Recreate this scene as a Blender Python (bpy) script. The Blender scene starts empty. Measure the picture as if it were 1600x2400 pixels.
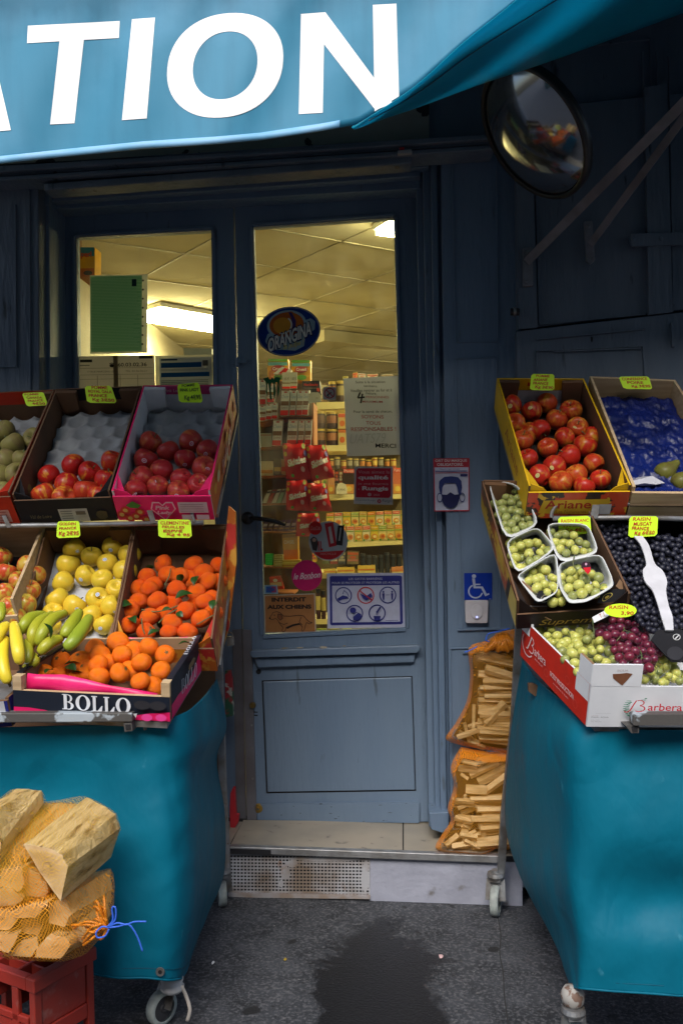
import bpy, bmesh, math, random
from mathutils import Vector, Matrix, Euler, noise as mnoise
from mathutils.geometry import tessellate_polygon
random.seed(7)
PI = math.pi
SC = bpy.context.scene
COL = SC.collection
# ------------------------------------------------------------------ camera
F_PX = 2156.0                      # focal length in units of a 1568-wide frame
YAW, ROLL = math.radians(3.0), -0.028
CAM = Vector((0.0, -3.63, 1.5))
RC = (Matrix.Rotation(YAW, 3, 'Z') @ Matrix.Rotation(PI/2, 3, 'X') @ Matrix.Rotation(ROLL, 3, 'Z'))
cd = bpy.data.cameras.new('camera'); cam = bpy.data.objects.new('camera', cd); COL.objects.link(cam)
cam.location = CAM; cam.rotation_euler = RC.to_euler()
cd.sensor_fit = 'HORIZONTAL'; cd.sensor_width = 24; cd.lens = 24*F_PX/1568
cd.clip_start = 0.05; cd.clip_end = 300
SC.camera = cam
# ------------------------------------------------------------------ light
SUN_EL, SUN_AZ = math.radians(44), math.radians(188)   # behind the camera, a little to its left
w = bpy.data.worlds.new('World'); SC.world = w; w.use_nodes = True
nt = w.node_tree; bg = nt.nodes['Background']
sky = nt.nodes.new('ShaderNodeTexSky'); sky.sky_type = 'NISHITA'; sky.sun_disc = False
sky.sun_elevation = SUN_EL; sky.sun_rotation = SUN_AZ; sky.air_density = 1.0; sky.dust_density = 3.0
nt.links.new(sky.outputs[0], bg.inputs[0]); bg.inputs[1].default_value = 0.09
sd = bpy.data.lights.new('sun', 'SUN'); sd.energy = 1.8; sd.angle = math.radians(36); sd.color = (1, .98, .95)
so = bpy.data.objects.new('sun', sd); COL.objects.link(so)
sdir = Vector((math.sin(SUN_AZ)*math.cos(SUN_EL), math.cos(SUN_AZ)*math.cos(SUN_EL), math.sin(SUN_EL)))
so.rotation_euler = sdir.to_track_quat('Z', 'Y').to_euler(); so.location = (0, -6, 9)
SC.view_settings.view_transform = 'Standard'; SC.view_settings.look = 'None'
SC.view_settings.exposure = 1.15; SC.view_settings.gamma = 1.0
SC.render.engine = 'CYCLES'
SC.cycles.use_adaptive_sampling = True
SC.cycles.max_bounces = 8; SC.cycles.transparent_max_bounces = 16
SC.cycles.sample_clamp_indirect = 4.0
SC.cycles.use_denoising = True

def ray(u, v):
    return RC @ Vector(((u-784)/F_PX, -(v-1176)/F_PX, -1))
def at(u, v, Y):
    d = ray(u, v); return CAM + d*((Y-CAM.y)/d.y)
def atz(u, v, z):
    d = ray(u, v); return CAM + d*((z-CAM.z)/d.z)
def z7(x, y): return ((x/2.8)/1.0204, (880+y/2.8)/1.0204)
def z8(x, y): return ((x/2.8)/1.0204, (1200+y/2.8)/1.0204)
def zb(x, y): return ((x/3.136)/1.0204, (1400+y/3.136)/1.0204)
def zr(x, y): return ((1000+x/2.613)/1.0204, (800+y/2.613)/1.0204)
def zg(x, y): return ((1100+x/3.136)/1.0204, (1100+y/3.136)/1.0204)
def z4(x, y): return ((540+x/3.409)/1.0204, (450+y/3.409)/1.0204)
def z5(x, y): return ((590+x/4.238)/1.0204, (820+y/4.238)/1.0204)
def z6(x, y): return ((590+x/4.238)/1.0204, (1180+y/4.238)/1.0204)
def z3(x, y): return ((x/2.8)/1.0204, (500+y/2.8)/1.0204)
def zm(x, y): return ((980+x/5.112)/1.0204, (1040+y/5.112)/1.0204)
def zf(x, y): return ((x/2.8)/1.0204, (1800+y/2.8)/1.0204)
def zk(x, y): return ((1000+x/3.409)/1.0204, (1460+y/3.409)/1.0204)
def zs(x, y): return ((1150+x/3.484)/1.0204, (350+y/3.484)/1.0204)
def zd(x, y): return ((480+x/2.7508)/1.0204, (1460+y/2.7508)/1.0204)
def lin(r, g, b):
    f = lambda c: (c/255/12.92) if c/255 <= .04045 else ((c/255+.055)/1.055)**2.4
    return (f(r), f(g), f(b))

# ------------------------------------------------------------------ materials
def mat(name, c1, c2=None, rough=.6, metal=0., nscale=6., ramp=(.4, .65), bump=0., bscale=60., bdist=.002,
        stretch=None, coord='Object', rand=0., coat=0., detail=6., spec=.5, sss=0., c3=None, n3=40., r3=(.6, .7)):
    m = bpy.data.materials.new(name); m.use_nodes = True
    n = m.node_tree; N = n.nodes; L = n.links; p = N['Principled BSDF']
    p.inputs['Roughness'].default_value = rough; p.inputs['Metallic'].default_value = metal
    p.inputs['Coat Weight'].default_value = coat; p.inputs['Coat Roughness'].default_value = .15
    p.inputs['Specular IOR Level'].default_value = spec
    if sss: p.inputs['Subsurface Weight'].default_value = sss; p.inputs['Subsurface Scale'].default_value = .01
    p.inputs['Base Color'].default_value = (*c1, 1)
    tc = N.new('ShaderNodeTexCoord'); mp = N.new('ShaderNodeMapping'); L.new(tc.outputs[coord], mp.inputs[0])
    if stretch: mp.inputs['Scale'].default_value = stretch
    oi = N.new('ShaderNodeObjectInfo')
    def ns(scale, det, dims4=True):
        t = N.new('ShaderNodeTexNoise'); t.inputs['Scale'].default_value = scale; t.inputs['Detail'].default_value = det
        L.new(mp.outputs[0], t.inputs['Vector'])
        if dims4 and rand:
            t.noise_dimensions = '4D'; q = N.new('ShaderNodeMath'); q.operation = 'MULTIPLY'; q.inputs[1].default_value = 37
            L.new(oi.outputs['Random'], q.inputs[0]); L.new(q.outputs[0], t.inputs['W'])
        return t
    out = None
    if c2 is not None:
        t = ns(nscale, detail); mr = N.new('ShaderNodeMapRange'); mr.inputs[1].default_value = ramp[0]; mr.inputs[2].default_value = ramp[1]
        L.new(t.outputs[0], mr.inputs[0]); mx = N.new('ShaderNodeMix'); mx.data_type = 'RGBA'
        mx.inputs[6].default_value = (*c1, 1); mx.inputs[7].default_value = (*c2, 1)
        if rand:
            a = N.new('ShaderNodeMath'); a.operation = 'MULTIPLY_ADD'; a.inputs[1].default_value = rand; a.inputs[2].default_value = -rand/2
            L.new(oi.outputs['Random'], a.inputs[0]); b = N.new('ShaderNodeMath'); b.operation = 'ADD'; b.use_clamp = True
            L.new(mr.outputs[0], b.inputs[0]); L.new(a.outputs[0], b.inputs[1]); L.new(b.outputs[0], mx.inputs[0])
        else: L.new(mr.outputs[0], mx.inputs[0])
        out = mx.outputs[2]
    if c3 is not None:
        t = ns(n3, 8, False); mr = N.new('ShaderNodeMapRange'); mr.inputs[1].default_value = r3[0]; mr.inputs[2].default_value = r3[1]
        L.new(t.outputs[0], mr.inputs[0]); mx = N.new('ShaderNodeMix'); mx.data_type = 'RGBA'
        if out: L.new(out, mx.inputs[6])
        else: mx.inputs[6].default_value = (*c1, 1)
        mx.inputs[7].default_value = (*c3, 1); L.new(mr.outputs[0], mx.inputs[0]); out = mx.outputs[2]
    if out: L.new(out, p.inputs['Base Color'])
    if bump:
        t = ns(bscale, 4, False); bp = N.new('ShaderNodeBump'); bp.inputs['Strength'].default_value = bump
        bp.inputs['Distance'].default_value = bdist; L.new(t.outputs[0], bp.inputs['Height']); L.new(bp.outputs[0], p.inputs['Normal'])
    return m
_pm = {}
def pm(c, rough=.5):
    k = (tuple(round(x, 3) for x in c), rough)
    if k not in _pm:
        _pm[k] = mat('print', c, tuple(x*.82 for x in c), rough=rough, nscale=25, ramp=(.35, .75), spec=.28)
    return _pm[k]
def emis(name, c, s):
    m = bpy.data.materials.new(name); m.use_nodes = True; p = m.node_tree.nodes['Principled BSDF']
    p.inputs['Base Color'].default_value = (*c, 1); p.inputs['Emission Color'].default_value = (*c, 1); p.inputs['Emission Strength'].default_value = s
    return m
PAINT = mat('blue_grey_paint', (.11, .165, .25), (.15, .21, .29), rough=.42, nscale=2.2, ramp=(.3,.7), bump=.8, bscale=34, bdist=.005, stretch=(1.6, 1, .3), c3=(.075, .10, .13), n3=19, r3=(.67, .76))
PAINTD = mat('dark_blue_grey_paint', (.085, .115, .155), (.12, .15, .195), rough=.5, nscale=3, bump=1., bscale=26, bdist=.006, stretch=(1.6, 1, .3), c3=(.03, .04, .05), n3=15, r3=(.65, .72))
DARK = mat('dark_gap', (.01, .01, .012), rough=.9)
METAL = mat('galvanised_steel', (.28, .29, .3), (.16, .14, .12), rough=.5, metal=.6, nscale=14, bump=.4, bscale=80)
RUST = mat('worn_painted_steel', (.075, .07, .065), (.36, .41, .45), rough=.6, metal=.1, nscale=13, ramp=(.55, .58), bump=.4, bscale=70)
STRIP = mat('grey_metal_strip', (.17, .165, .185), (.13, .12, .13), rough=.55, metal=.3, nscale=9)
BRASS = mat('brass', (.45, .3, .08), (.2, .13, .05), rough=.4, metal=.9, nscale=20)
BLACK = mat('black_plastic', (.015, .015, .017), rough=.4)
RUBBER = mat('grey_rubber', (.42, .47, .44), (.25, .27, .26), rough=.7, nscale=20)
WHITE = mat('white_card', (.74, .75, .77), (.66, .67, .7), rough=.55, nscale=8)
KRAFT = mat('kraft_cardboard', (.26, .15, .075), (.2, .115, .06), rough=.8, nscale=9, bump=.2, bscale=30)
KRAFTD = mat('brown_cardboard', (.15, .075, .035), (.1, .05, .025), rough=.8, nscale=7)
PULP = mat('grey_moulded_pulp', (.3, .32, .34), (.24, .25, .27), rough=.9, nscale=20, bump=.4, bscale=120)
WOODC = mat('poplar_crate_wood', (.52, .38, .22), (.42, .29, .16), rough=.7, nscale=5, stretch=(1, 6, 14), bump=.3, bscale=50)
SPLIT = mat('split_firewood', (.84, .62, .30), (.50, .30, .11), rough=.75, nscale=1.9, ramp=(.46,.66), stretch=(8, 1.2, 1), coord='UV', bump=1, bscale=7, bdist=.008, c3=(.2, .1, .035), n3=.9, r3=(.58, .66), rand=.2)
STICK = mat('kindling_wood', (.82, .60, .30), (.52, .34, .13), rough=.75, nscale=8, stretch=(1, 9, 9), bump=.7, bscale=40, rand=.7)
TARP = mat('teal_tarpaulin', (.0, .135, .21), (.0, .11, .175), rough=.55, nscale=4, bump=.55, bscale=5.5, bdist=.03, spec=.2, stretch=(1, 1, .6), c3=(.03, .19, .27), n3=22, r3=(.68, .76))
def creases(m, scale=2.6, dist=.012, strength=.5):
    t = m.node_tree; N = t.nodes; L = t.links; p = N['Principled BSDF']; tc = N.new('ShaderNodeTexCoord'); nz = N.new('ShaderNodeTexNoise'); nz.inputs['Scale'].default_value = 3; L.new(tc.outputs['Object'], nz.inputs[0])
    va = N.new('ShaderNodeVectorMath'); va.operation = 'MULTIPLY_ADD'; va.inputs[1].default_value = (.5,.5,.5); L.new(nz.outputs['Color'], va.inputs[0]); L.new(tc.outputs['Object'], va.inputs[2])
    v = N.new('ShaderNodeTexVoronoi'); v.feature = 'DISTANCE_TO_EDGE'; v.inputs['Scale'].default_value = scale; L.new(va.outputs[0], v.inputs['Vector'])
    r = N.new('ShaderNodeMapRange'); r.inputs[2].default_value = .09; L.new(v.outputs['Distance'], r.inputs[0]); b = N.new('ShaderNodeBump'); b.inputs['Strength'].default_value = strength; b.inputs['Distance'].default_value = dist
    L.new(r.outputs[0], b.inputs['Height']); old = p.inputs['Normal'].links[0].from_socket; L.new(old, b.inputs['Normal']); L.new(b.outputs[0], p.inputs['Normal'])
creases(TARP, 1.9, .010, .13)
NEON = mat('fluorescent_card', (.62, .95, .01), (.56, .88, .01), rough=.6, nscale=6)
GREENLEAF = mat('leaf_green', (.012, .045, .008), (.02, .075, .012), rough=.35, nscale=20)
TWIG = mat('green_twig', (.09, .13, .04), (.12, .1, .05), rough=.7)

# ------------------------------------------------------------------ mesh builder
class MB:
    def __init__(s): s.v = []; s.f = []; s.m = []; s.mats = []
    def mi(s, m):
        if m not in s.mats: s.mats.append(m)
        return s.mats.index(m)
    def face(s, pts, m):
        i = len(s.v); s.v += [Vector(p) for p in pts]; s.f.append(tuple(range(i, i+len(pts)))); s.m.append(s.mi(m))
    def poly(s, pts, m):
        i = len(s.v); pts = [Vector(p) for p in pts]; s.v += pts; k = s.mi(m)
        for t in tessellate_polygon([pts]): s.f.append(tuple(i+j for j in t)); s.m.append(k)
    def hexa(s, c, m, mtop=None):            # c: 8 corners, bottom ring then top ring
        i = len(s.v); s.v += [Vector(p) for p in c]; k = s.mi(m); kt = s.mi(mtop) if mtop else k
        for q, kk in (((3,2,1,0),k), ((4,5,6,7),kt), ((0,1,5,4),k), ((1,2,6,5),k), ((2,3,7,6),k), ((3,0,4,7),k)):
            s.f.append(tuple(i+j for j in q)); s.m.append(kk)
    def box(s, x0, x1, y0, y1, z0, z1, m):
        s.hexa([(x0,y0,z0),(x1,y0,z0),(x1,y1,z0),(x0,y1,z0),(x0,y0,z1),(x1,y0,z1),(x1,y1,z1),(x0,y1,z1)], m)
    def prism(s, px, Y, dY, m):              # outline in the wall plane Y, thickness dY going inwards
        pts = [at(u, v, Y) for u, v in px]; s.prism3(pts, Vector((0, dY, 0)), m)
    def prism3(s, pts, d, m, mside=None):
        n = len(pts); i = len(s.v); s.v += [Vector(p) for p in pts] + [Vector(p)+d for p in pts]; k = s.mi(m); ks = s.mi(mside) if mside else k
        for t in tessellate_polygon([[Vector(p) for p in pts]]):
            s.f.append(tuple(i+j for j in t)); s.m.append(k); s.f.append(tuple(i+n+j for j in reversed(t))); s.m.append(k)
        for a in range(n):
            b = (a+1) % n; s.f.append((i+a, i+b, i+n+b, i+n+a)); s.m.append(ks)
    def bead(s, u0, v0, u1, v1, Y, wpx, d, m):   # raised strip on plane Y, width in px, standing d proud
        dx, dy = u1-u0, v1-v0; L = math.hypot(dx, dy); nx, ny = -dy/L*wpx/2, dx/L*wpx/2
        o = [(u0+nx,v0+ny),(u1+nx,v1+ny),(u1-nx,v1-ny),(u0-nx,v0-ny)]
        a = [at(*q, Y+.002) for q in o]; k = .55
        c = [(u0+nx*k,v0+ny*k),(u1+nx*k,v1+ny*k),(u1-nx*k,v1-ny*k),(u0-nx*k,v0-ny*k)]
        s.hexa(a + [at(*q, Y)+Vector((0,-d,0)) for q in c], m)
    def tube(s, pts, r, m, n=8, caps=True):
        pts = [Vector(p) for p in pts]; K = len(pts); rr = r if isinstance(r, (list, tuple)) else [r]*K
        i0 = len(s.v); k = s.mi(m); prev = None
        for j, p in enumerate(pts):
            d = (pts[min(j+1,K-1)]-pts[max(j-1,0)]).normalized()
            a = d.orthogonal().normalized() if prev is None else (prev - d*prev.dot(d)).normalized()
            prev = a; b = d.cross(a)
            for q in range(n):
                t = 2*PI*q/n; s.v.append(p + (a*math.cos(t)+b*math.sin(t))*rr[j])
        for j in range(K-1):
            for q in range(n):
                A = i0+j*n+q; B = i0+j*n+(q+1)%n; s.f.append((A, B, B+n, A+n)); s.m.append(k)
        if caps:
            s.f.append(tuple(i0+q for q in reversed(range(n)))); s.m.append(k)
            s.f.append(tuple(i0+(K-1)*n+q for q in range(n))); s.m.append(k)
    def bar(s, p, q, wa, wb, m, up=Vector((0,0,1))):   # rectangular bar p->q
        p, q = Vector(p), Vector(q); d = (q-p).normalized(); a = d.cross(up)
        if a.length < 1e-4: a = d.cross(Vector((0,1,0)))
        a = a.normalized()*wa/2; b = d.cross(a).normalized()*wb/2
        s.hexa([p-a-b, p+a-b, p+a+b, p-a+b, q-a-b, q+a-b, q+a+b, q-a+b], m)
    def lathe(s, prof, m, n=24, M=None):
        i0 = len(s.v); k = s.mi(m); M = M or Matrix()
        for r, z in prof:
            for q in range(n):
                t = 2*PI*q/n; s.v.append(M @ Vector((r*math.cos(t), r*math.sin(t), z)))
        for j in range(len(prof)-1):
            for q in range(n):
                A = i0+j*n+q; B = i0+j*n+(q+1)%n; s.f.append((A, B, B+n, A+n)); s.m.append(k)
    def grid(s, rows, m):
        i0 = len(s.v); R = len(rows); Cn = len(rows[0]); k = s.mi(m)
        for r in rows: s.v += [Vector(p) for p in r]
        for a in range(R-1):
            for b in range(Cn-1):
                A = i0+a*Cn+b; s.f.append((A, A+1, A+Cn+1, A+Cn)); s.m.append(k)
    def data(s, name, smooth=False, weld=False, recalc=True):
        me = bpy.data.meshes.new(name); me.from_pydata([tuple(p) for p in s.v], [], s.f)
        for m in s.mats: me.materials.append(m)
        me.polygons.foreach_set('material_index', s.m)
        if weld or recalc:
            b = bmesh.new(); b.from_mesh(me)
            if weld: bmesh.ops.remove_doubles(b, verts=b.verts, dist=1e-5)
            if recalc: bmesh.ops.recalc_face_normals(b, faces=b.faces)
            b.to_mesh(me); b.free()
        if smooth: me.polygons.foreach_set('use_smooth', [True]*len(me.polygons))
        me.update(); return me
    def build(s, name, parent=None, smooth=False, bevel=0, weld=False, recalc=True, solid=0):
        o = bpy.data.objects.new(name, s.data(name, smooth, weld, recalc)); COL.objects.link(o)
        if parent is not None:
            o.parent = parent; o.matrix_parent_inverse = Matrix.Translation(-parent.location)
        if solid:
            md = o.modifiers.new('t', 'SOLIDIFY'); md.thickness = solid; md.offset = 0
        if bevel:
            md = o.modifiers.new('b', 'BEVEL'); md.width = bevel; md.segments = 2; md.limit_method = 'ANGLE'; md.angle_limit = .6
        return o
def tag(o, label, cat, group=None, kind=None):
    o['label'] = label; o['category'] = cat
    if group: o['group'] = group
    if kind: o['kind'] = kind
    return o
def thing(name, loc, label, cat, group=None, kind=None):
    o = bpy.data.objects.new(name, None); COL.objects.link(o); o.location = loc; o.empty_display_size = .05
    return tag(o, label, cat, group, kind)
def struct(o): o['kind'] = 'structure'; return o

# text as flat outlines -> triangles in a unit box
_tx = {}
def textgeo(body, bold=0., shear=0., spacing=1.):
    k = (body, bold, shear, spacing)
    if k in _tx: return _tx[k]
    c = bpy.data.curves.new('t', 'FONT'); c.body = body; c.offset = bold; c.shear = shear; c.space_character = spacing
    c.resolution_u = 4; c.align_x = 'CENTER'
    o = bpy.data.objects.new('t', c); COL.objects.link(o); dg = bpy.context.evaluated_depsgraph_get()
    me = bpy.data.meshes.new_from_object(o.evaluated_get(dg)); me.calc_loop_triangles()
    vs = [(p.co.x, p.co.y) for p in me.vertices]; ts = [tuple(t.vertices) for t in me.loop_triangles]
    bpy.data.objects.remove(o); bpy.data.curves.remove(c); bpy.data.meshes.remove(me)
    x0 = min(p[0] for p in vs); x1 = max(p[0] for p in vs); y0 = min(p[1] for p in vs); y1 = max(p[1] for p in vs)
    _tx[k] = ([((x-x0)/(x1-x0), (y1-y)/(y1-y0)) for x, y in vs], ts); return _tx[k]

def pmt(c, rough=.5):
    k = (tuple(round(x, 3) for x in c), 't')
    if k not in _pm:
        m = bpy.data.materials.new('backlit_paper'); m.use_nodes = True; N = m.node_tree.nodes; L = m.node_tree.links; N.remove(N['Principled BSDF'])
        d = N.new('ShaderNodeBsdfDiffuse'); t = N.new('ShaderNodeBsdfTranslucent'); x = N.new('ShaderNodeMixShader'); x.inputs[0].default_value = .5
        d.inputs[0].default_value = (*c, 1); t.inputs[0].default_value = (*c, 1); L.new(d.outputs[0], x.inputs[1]); L.new(t.outputs[0], x.inputs[2]); L.new(x.outputs[0], N['Material Output'].inputs[0]); _pm[k] = m
    return _pm[k]
class Decal:
    """flat printing on a surface: fn(a, b, lift) with a to the right and b downwards, both 0..1"""
    def __init__(s, mb, fn, lift=.0008, pm=None): s.mb = mb; s.fn = fn; s.k = 0; s.step = lift; s.pm = pm or globals()['pm']
    def up(s): s.k += 1; return s.k*s.step
    def poly(s, pts, c, m=None):
        l = s.up(); s.mb.poly([s.fn(a, b, l) for a, b in pts], m or s.pm(c))
    def rect(s, a0, b0, a1, b1, c, m=None): s.poly([(a0,b0),(a1,b0),(a1,b1),(a0,b1)], c, m)
    def ell(s, a, b, ra, rb, c, n=28, rot=0):
        ca, sa = math.cos(rot), math.sin(rot)
        s.poly([(a+ra*math.cos(t)*ca-rb*math.sin(t)*sa, b+ra*math.cos(t)*sa+rb*math.sin(t)*ca) for t in (2*PI*i/n for i in range(n))], c)
    def ring(s, a, b, ra, rb, k, c, n=32, t0=0, t1=2*PI):
        l = s.up(); m = s.pm(c)
        for i in range(n):
            p, q = t0+(t1-t0)*i/n, t0+(t1-t0)*(i+1)/n
            s.mb.face([s.fn(a+ra*x*math.cos(t), b+rb*x*math.sin(t), l) for x, t in ((1,p),(1,q),(k,q),(k,p))], m)
    def line(s, pts, wd, c, asp=1.):
        l = s.up(); m = s.pm(c)
        for (x0,y0),(x1,y1) in zip(pts, pts[1:]):
            dx, dy = (x1-x0), (y1-y0)*asp; L = math.hypot(dx, dy) or 1; nx, ny = -dy/L*wd/2, dx/L*wd/2/asp
            s.mb.face([s.fn(x0+nx,y0+ny,l), s.fn(x1+nx,y1+ny,l), s.fn(x1-nx,y1-ny,l), s.fn(x0-nx,y0-ny,l)], m)
    def text(s, body, a0, b0, a1, b1, c, bold=0., shear=0., skew=0., spacing=1., arc=0.):
        vs, ts = textgeo(body, bold, shear, spacing); l = s.up(); i = len(s.mb.v); k = s.mb.mi(s.pm(c))
        for x, y in vs:
            s.mb.v.append(Vector(s.fn(a0+(a1-a0)*x, b0+(b1-b0)*y+skew*(x-.5)+arc*(x-.5)**2, l)))
        for t in ts: s.mb.f.append(tuple(i+j for j in t)); s.mb.m.append(k)
def quadfn(P4, out):
    tl, tr, br, bl = P4
    def fn(a, b, l):
        return (tl*(1-a)+tr*a)*(1-b) + (bl*(1-a)+br*a)*b + out*l
    return fn
def poster(name, px, Y, base, label, cat, group=None, thick=.0015, parent=None):
    P4 = [at(u, v, Y) for u, v in px]; mb = MB(); mb.prism3(P4, Vector((0, thick, 0)), base)
    return mb, Decal(mb, quadfn(P4, Vector((0, -1, 0))))
OUT = Vector((0, -1, 0))
def catm(a, b, c, d, t):
    return .5*((2*b)+(c-a)*t+(2*a-5*b+4*c-d)*t*t+(3*b-a-3*c+d)*t*t*t)
def spline(pts, n):
    pts = [Vector(p) for p in pts]; out = []
    for i in range(len(pts)-1):
        a, b, c, d = pts[max(i-1,0)], pts[i], pts[i+1], pts[min(i+2,len(pts)-1)]
        for j in range(n): out.append(catm(a, b, c, d, j/n))
    out.append(pts[-1]); return out
def loft(rows, nr, nc):
    A = [spline([at(*p) if not isinstance(p, Vector) else p for p in r], nc) for r in rows]
    cols = [spline([A[i][j] for i in range(len(A))], nr) for j in range(len(A[0]))]
    return [[cols[j][i] for j in range(len(cols))] for i in range(len(cols[0]))]
ORD = ['leftmost','second from left','third from left','fourth from left','fifth from left','sixth from left','seventh from left','eighth from left','ninth from left']
ROW = ['front row','second row','third row','fourth row','fifth row','sixth row','seventh row','eighth row','ninth row','tenth row']
def rowlabels(items, gap, fmt, cat, group):
    """items: (obj, u, v, desc); rows are counted from the front of the crate"""
    items = sorted(items, key=lambda q: -q[2]); rows = []
    for it in items:
        if rows and abs(sum(x[2] for x in rows[-1])/len(rows[-1]) - it[2]) < gap: rows[-1].append(it)
        else: rows.append([it])
    for r, row in enumerate(rows):
        row.sort(key=lambda q: q[1])
        for i, (o, u, v, d) in enumerate(row):
            pos = ORD[i] if len(row) > 1 else 'alone'
            tag(o, fmt.format(d=d, pos=pos, row=ROW[min(r, 9)]), cat, group)
# ================================================================== the setting
PL, PR = at(525, 2058, 0), at(1145, 2080, 0)
GB = (PR.z-PL.z)/(PR.x-PL.x)
def gz(x, y): return PL.z + GB*(x-PL.x) + .012*y
def ground_mat():
    m = bpy.data.materials.new('asphalt_pavement'); m.use_nodes = True; n = m.node_tree; N = n.nodes; L = n.links; p = N['Principled BSDF']
    tc = N.new('ShaderNodeTexCoord')
    def noise(sc, det, rough=.6, dist=0):
        t = N.new('ShaderNodeTexNoise'); t.inputs['Scale'].default_value = sc; t.inputs['Detail'].default_value = det
        t.inputs['Roughness'].default_value = rough; t.inputs['Distortion'].default_value = dist; L.new(tc.outputs['Object'], t.inputs['Vector']); return t.outputs[0]
    def rng(x, a, b, c=0, d=1):
        t = N.new('ShaderNodeMapRange'); 
        for i, q in enumerate((a, b, c, d)): t.inputs[i+1].default_value = q
        L.new(x, t.inputs[0]); return t.outputs[0]
    def mix(f, a, b, isb=True):
        t = N.new('ShaderNodeMix'); t.data_type = 'RGBA'; L.new(f, t.inputs[0])
        for i, q in ((6, a), (7, b)):
            if isinstance(q, tuple): t.inputs[i].default_value = (*q, 1)
            else: L.new(q, t.inputs[i])
        return t.outputs[2]
    def mth(op, a, b):
        t = N.new('ShaderNodeMath'); t.operation = op
        for i, q in enumerate((a, b)):
            if isinstance(q, (int, float)): t.inputs[i].default_value = q
            else: L.new(q, t.inputs[i])
        return t.outputs[0]
    base = mix(rng(noise(6, 10, .7), .38, .64), (.015, .017, .021), (.056, .060, .070))
    base = mix(rng(noise(90, 4), .48, .7), base, (.13, .13, .14))
    base = mix(rng(noise(34, 6), .62, .68), base, (.015, .015, .017)); base = mix(rng(noise(7, 1), .71, .73), base, (.012, .012, .013)); base = mix(rng(noise(55, 2), .74, .77), base, (.22, .22, .21))
    # the wet patch in front of the step: an irregular stain around its own centre
    sep = N.new('ShaderNodeSeparateXYZ'); L.new(tc.outputs['Object'], sep.inputs[0])
    c = at(865, 2260, -.55)
    dx = mth('DIVIDE', mth('SUBTRACT', sep.outputs[0], c.x+.02), .22); dy = mth('DIVIDE', mth('SUBTRACT', sep.outputs[1], -.78), .66)
    r = mth('SQRT', mth('ADD', mth('MULTIPLY', dx, dx), mth('MULTIPLY', dy, dy)), 0)
    wob = mth('MULTIPLY', mth('SUBTRACT', noise(3.2, 10, .7, .6), .5), 3.2)
    st = rng(mth('ADD', r, wob), .74, 1.06, 1, 0)
    base = mix(st, base, mix(rng(noise(160, 2), .66, .7), (.009, .0092, .0105), (.09, .09, .09)))
    L.new(base, p.inputs['Base Color'])
    ro = rng(st, 0, 1, .8, .3); L.new(ro, p.inputs['Roughness'])
    bp = N.new('ShaderNodeBump'); bp.inputs['Strength'].default_value = .7; bp.inputs['Distance'].default_value = .006
    L.new(noise(110, 5, .7), bp.inputs['Height']); L.new(bp.outputs[0], p.inputs['Normal'])
    return m
mb = MB(); g = []
for y in (-40, -12, -4, -2, 0, 12): g.append([(x, y, gz(max(-6, min(6, x)), max(y, -6))) for x in (-40, -6, -2, 0, 2, 6, 40)])
mb.grid(g, ground_mat()); gnd = struct(mb.build('pavement'))
# crack in the pavement to the right
mb = MB(); pts = []
for i, (u, v) in enumerate([(1143,2110),(1150,2150),(1147,2190),(1155,2235),(1158,2290),(1166,2352),(1170,2420)]):
    p = atz(u, v, 0); p.z = 0
    for _ in range(3):
        d = ray(u, v); t = (gz(p.x, p.y)-CAM.z)/d.z; p = CAM+d*t
    pts.append(p+Vector((0,0,.001)))
pp = spline(pts, 4)
for a, b in zip(pp, pp[1:]):
    wd = .0018; mb.face([a+Vector((-wd,0,0)), a+Vector((wd,0,0)), b+Vector((wd,0,0)), b+Vector((-wd,0,0))], pm((.035,.035,.035), .9))
struct(mb.build('pavement_joint'))
def onground(u, v):
    d = ray(u, v); p = CAM+d*((0-CAM.z)/d.z)
    for _ in range(4): p = CAM+d*((gz(p.x, p.y)-CAM.z)/d.z)
    return p
# small litter
for i, (u, v, c, s, lab) in enumerate([(489,2213,(.8,.8,.8),.007,'small white scrap of paper lying by the left tarpaulin'),
                       (1012,2198,(.75,.5,.5),.009,'pink and white sweet wrapper scrap right of the wet patch'),
                       (655,2205,(.35,.24,.03),.006,'tiny yellow dry petal on the pavement left of the wet patch')]):
    p = onground(u, v); mb = MB(); ring = [p+Vector((math.cos(t)*s*random.uniform(.6,1.2), math.sin(t)*s*2*random.uniform(.6,1.2), .002)) for t in (k*PI/4 for k in range(8))]
    top = p+Vector((0,0,.007))
    for k in range(8): mb.face([ring[k], ring[(k+1)%8], top], pm(c))
    tag(mb.build('litter_scrap'), lab, 'litter')

# ------------------------------------------------------------------ shopfront
sf = thing('shopfront', at(800, 2060, .3), 'old blue-grey painted wooden shopfront framing the shop door', 'shopfront')
YD = .33
# plinth, step and landing
mb = MB()
mb.prism([(523,1962),(850,1966),(850,2064),(523,2060)], .06, .04, DARK)
mb.prism([(-600,1925),(524,1945),(524,2130),(-600,2120)], 0, .3, PAINTD)
step = thing('door_step', at(800, 2000, 0), 'low whitewashed step with beige tiled landing under the shop door', 'step')
s2 = MB(); s2.prism([(848,1966),(1200,1972),(1200,2140),(848,2120)], 0, .1, mat('whitewashed_stone', (.33,.34,.41), (.27,.28,.34), rough=.85, nscale=7, bump=1, bscale=18, bdist=.006, c3=(.16,.15,.15), n3=14, r3=(.62,.75)))
s2.build('riser', step, bevel=.004)
mb.build('plinth', sf)
TILE = mat('beige_floor_tile', (.36,.31,.24), (.28,.25,.2), rough=.35, nscale=5, c3=(.1,.09,.08), n3=20, r3=(.64,.75))
tl = MB()
n0, n1, n2, n3 = at(500,1942,.0), at(1200,1966,.0), at(1200,1906,YD+.06), at(500,1886,YD+.06)
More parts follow.
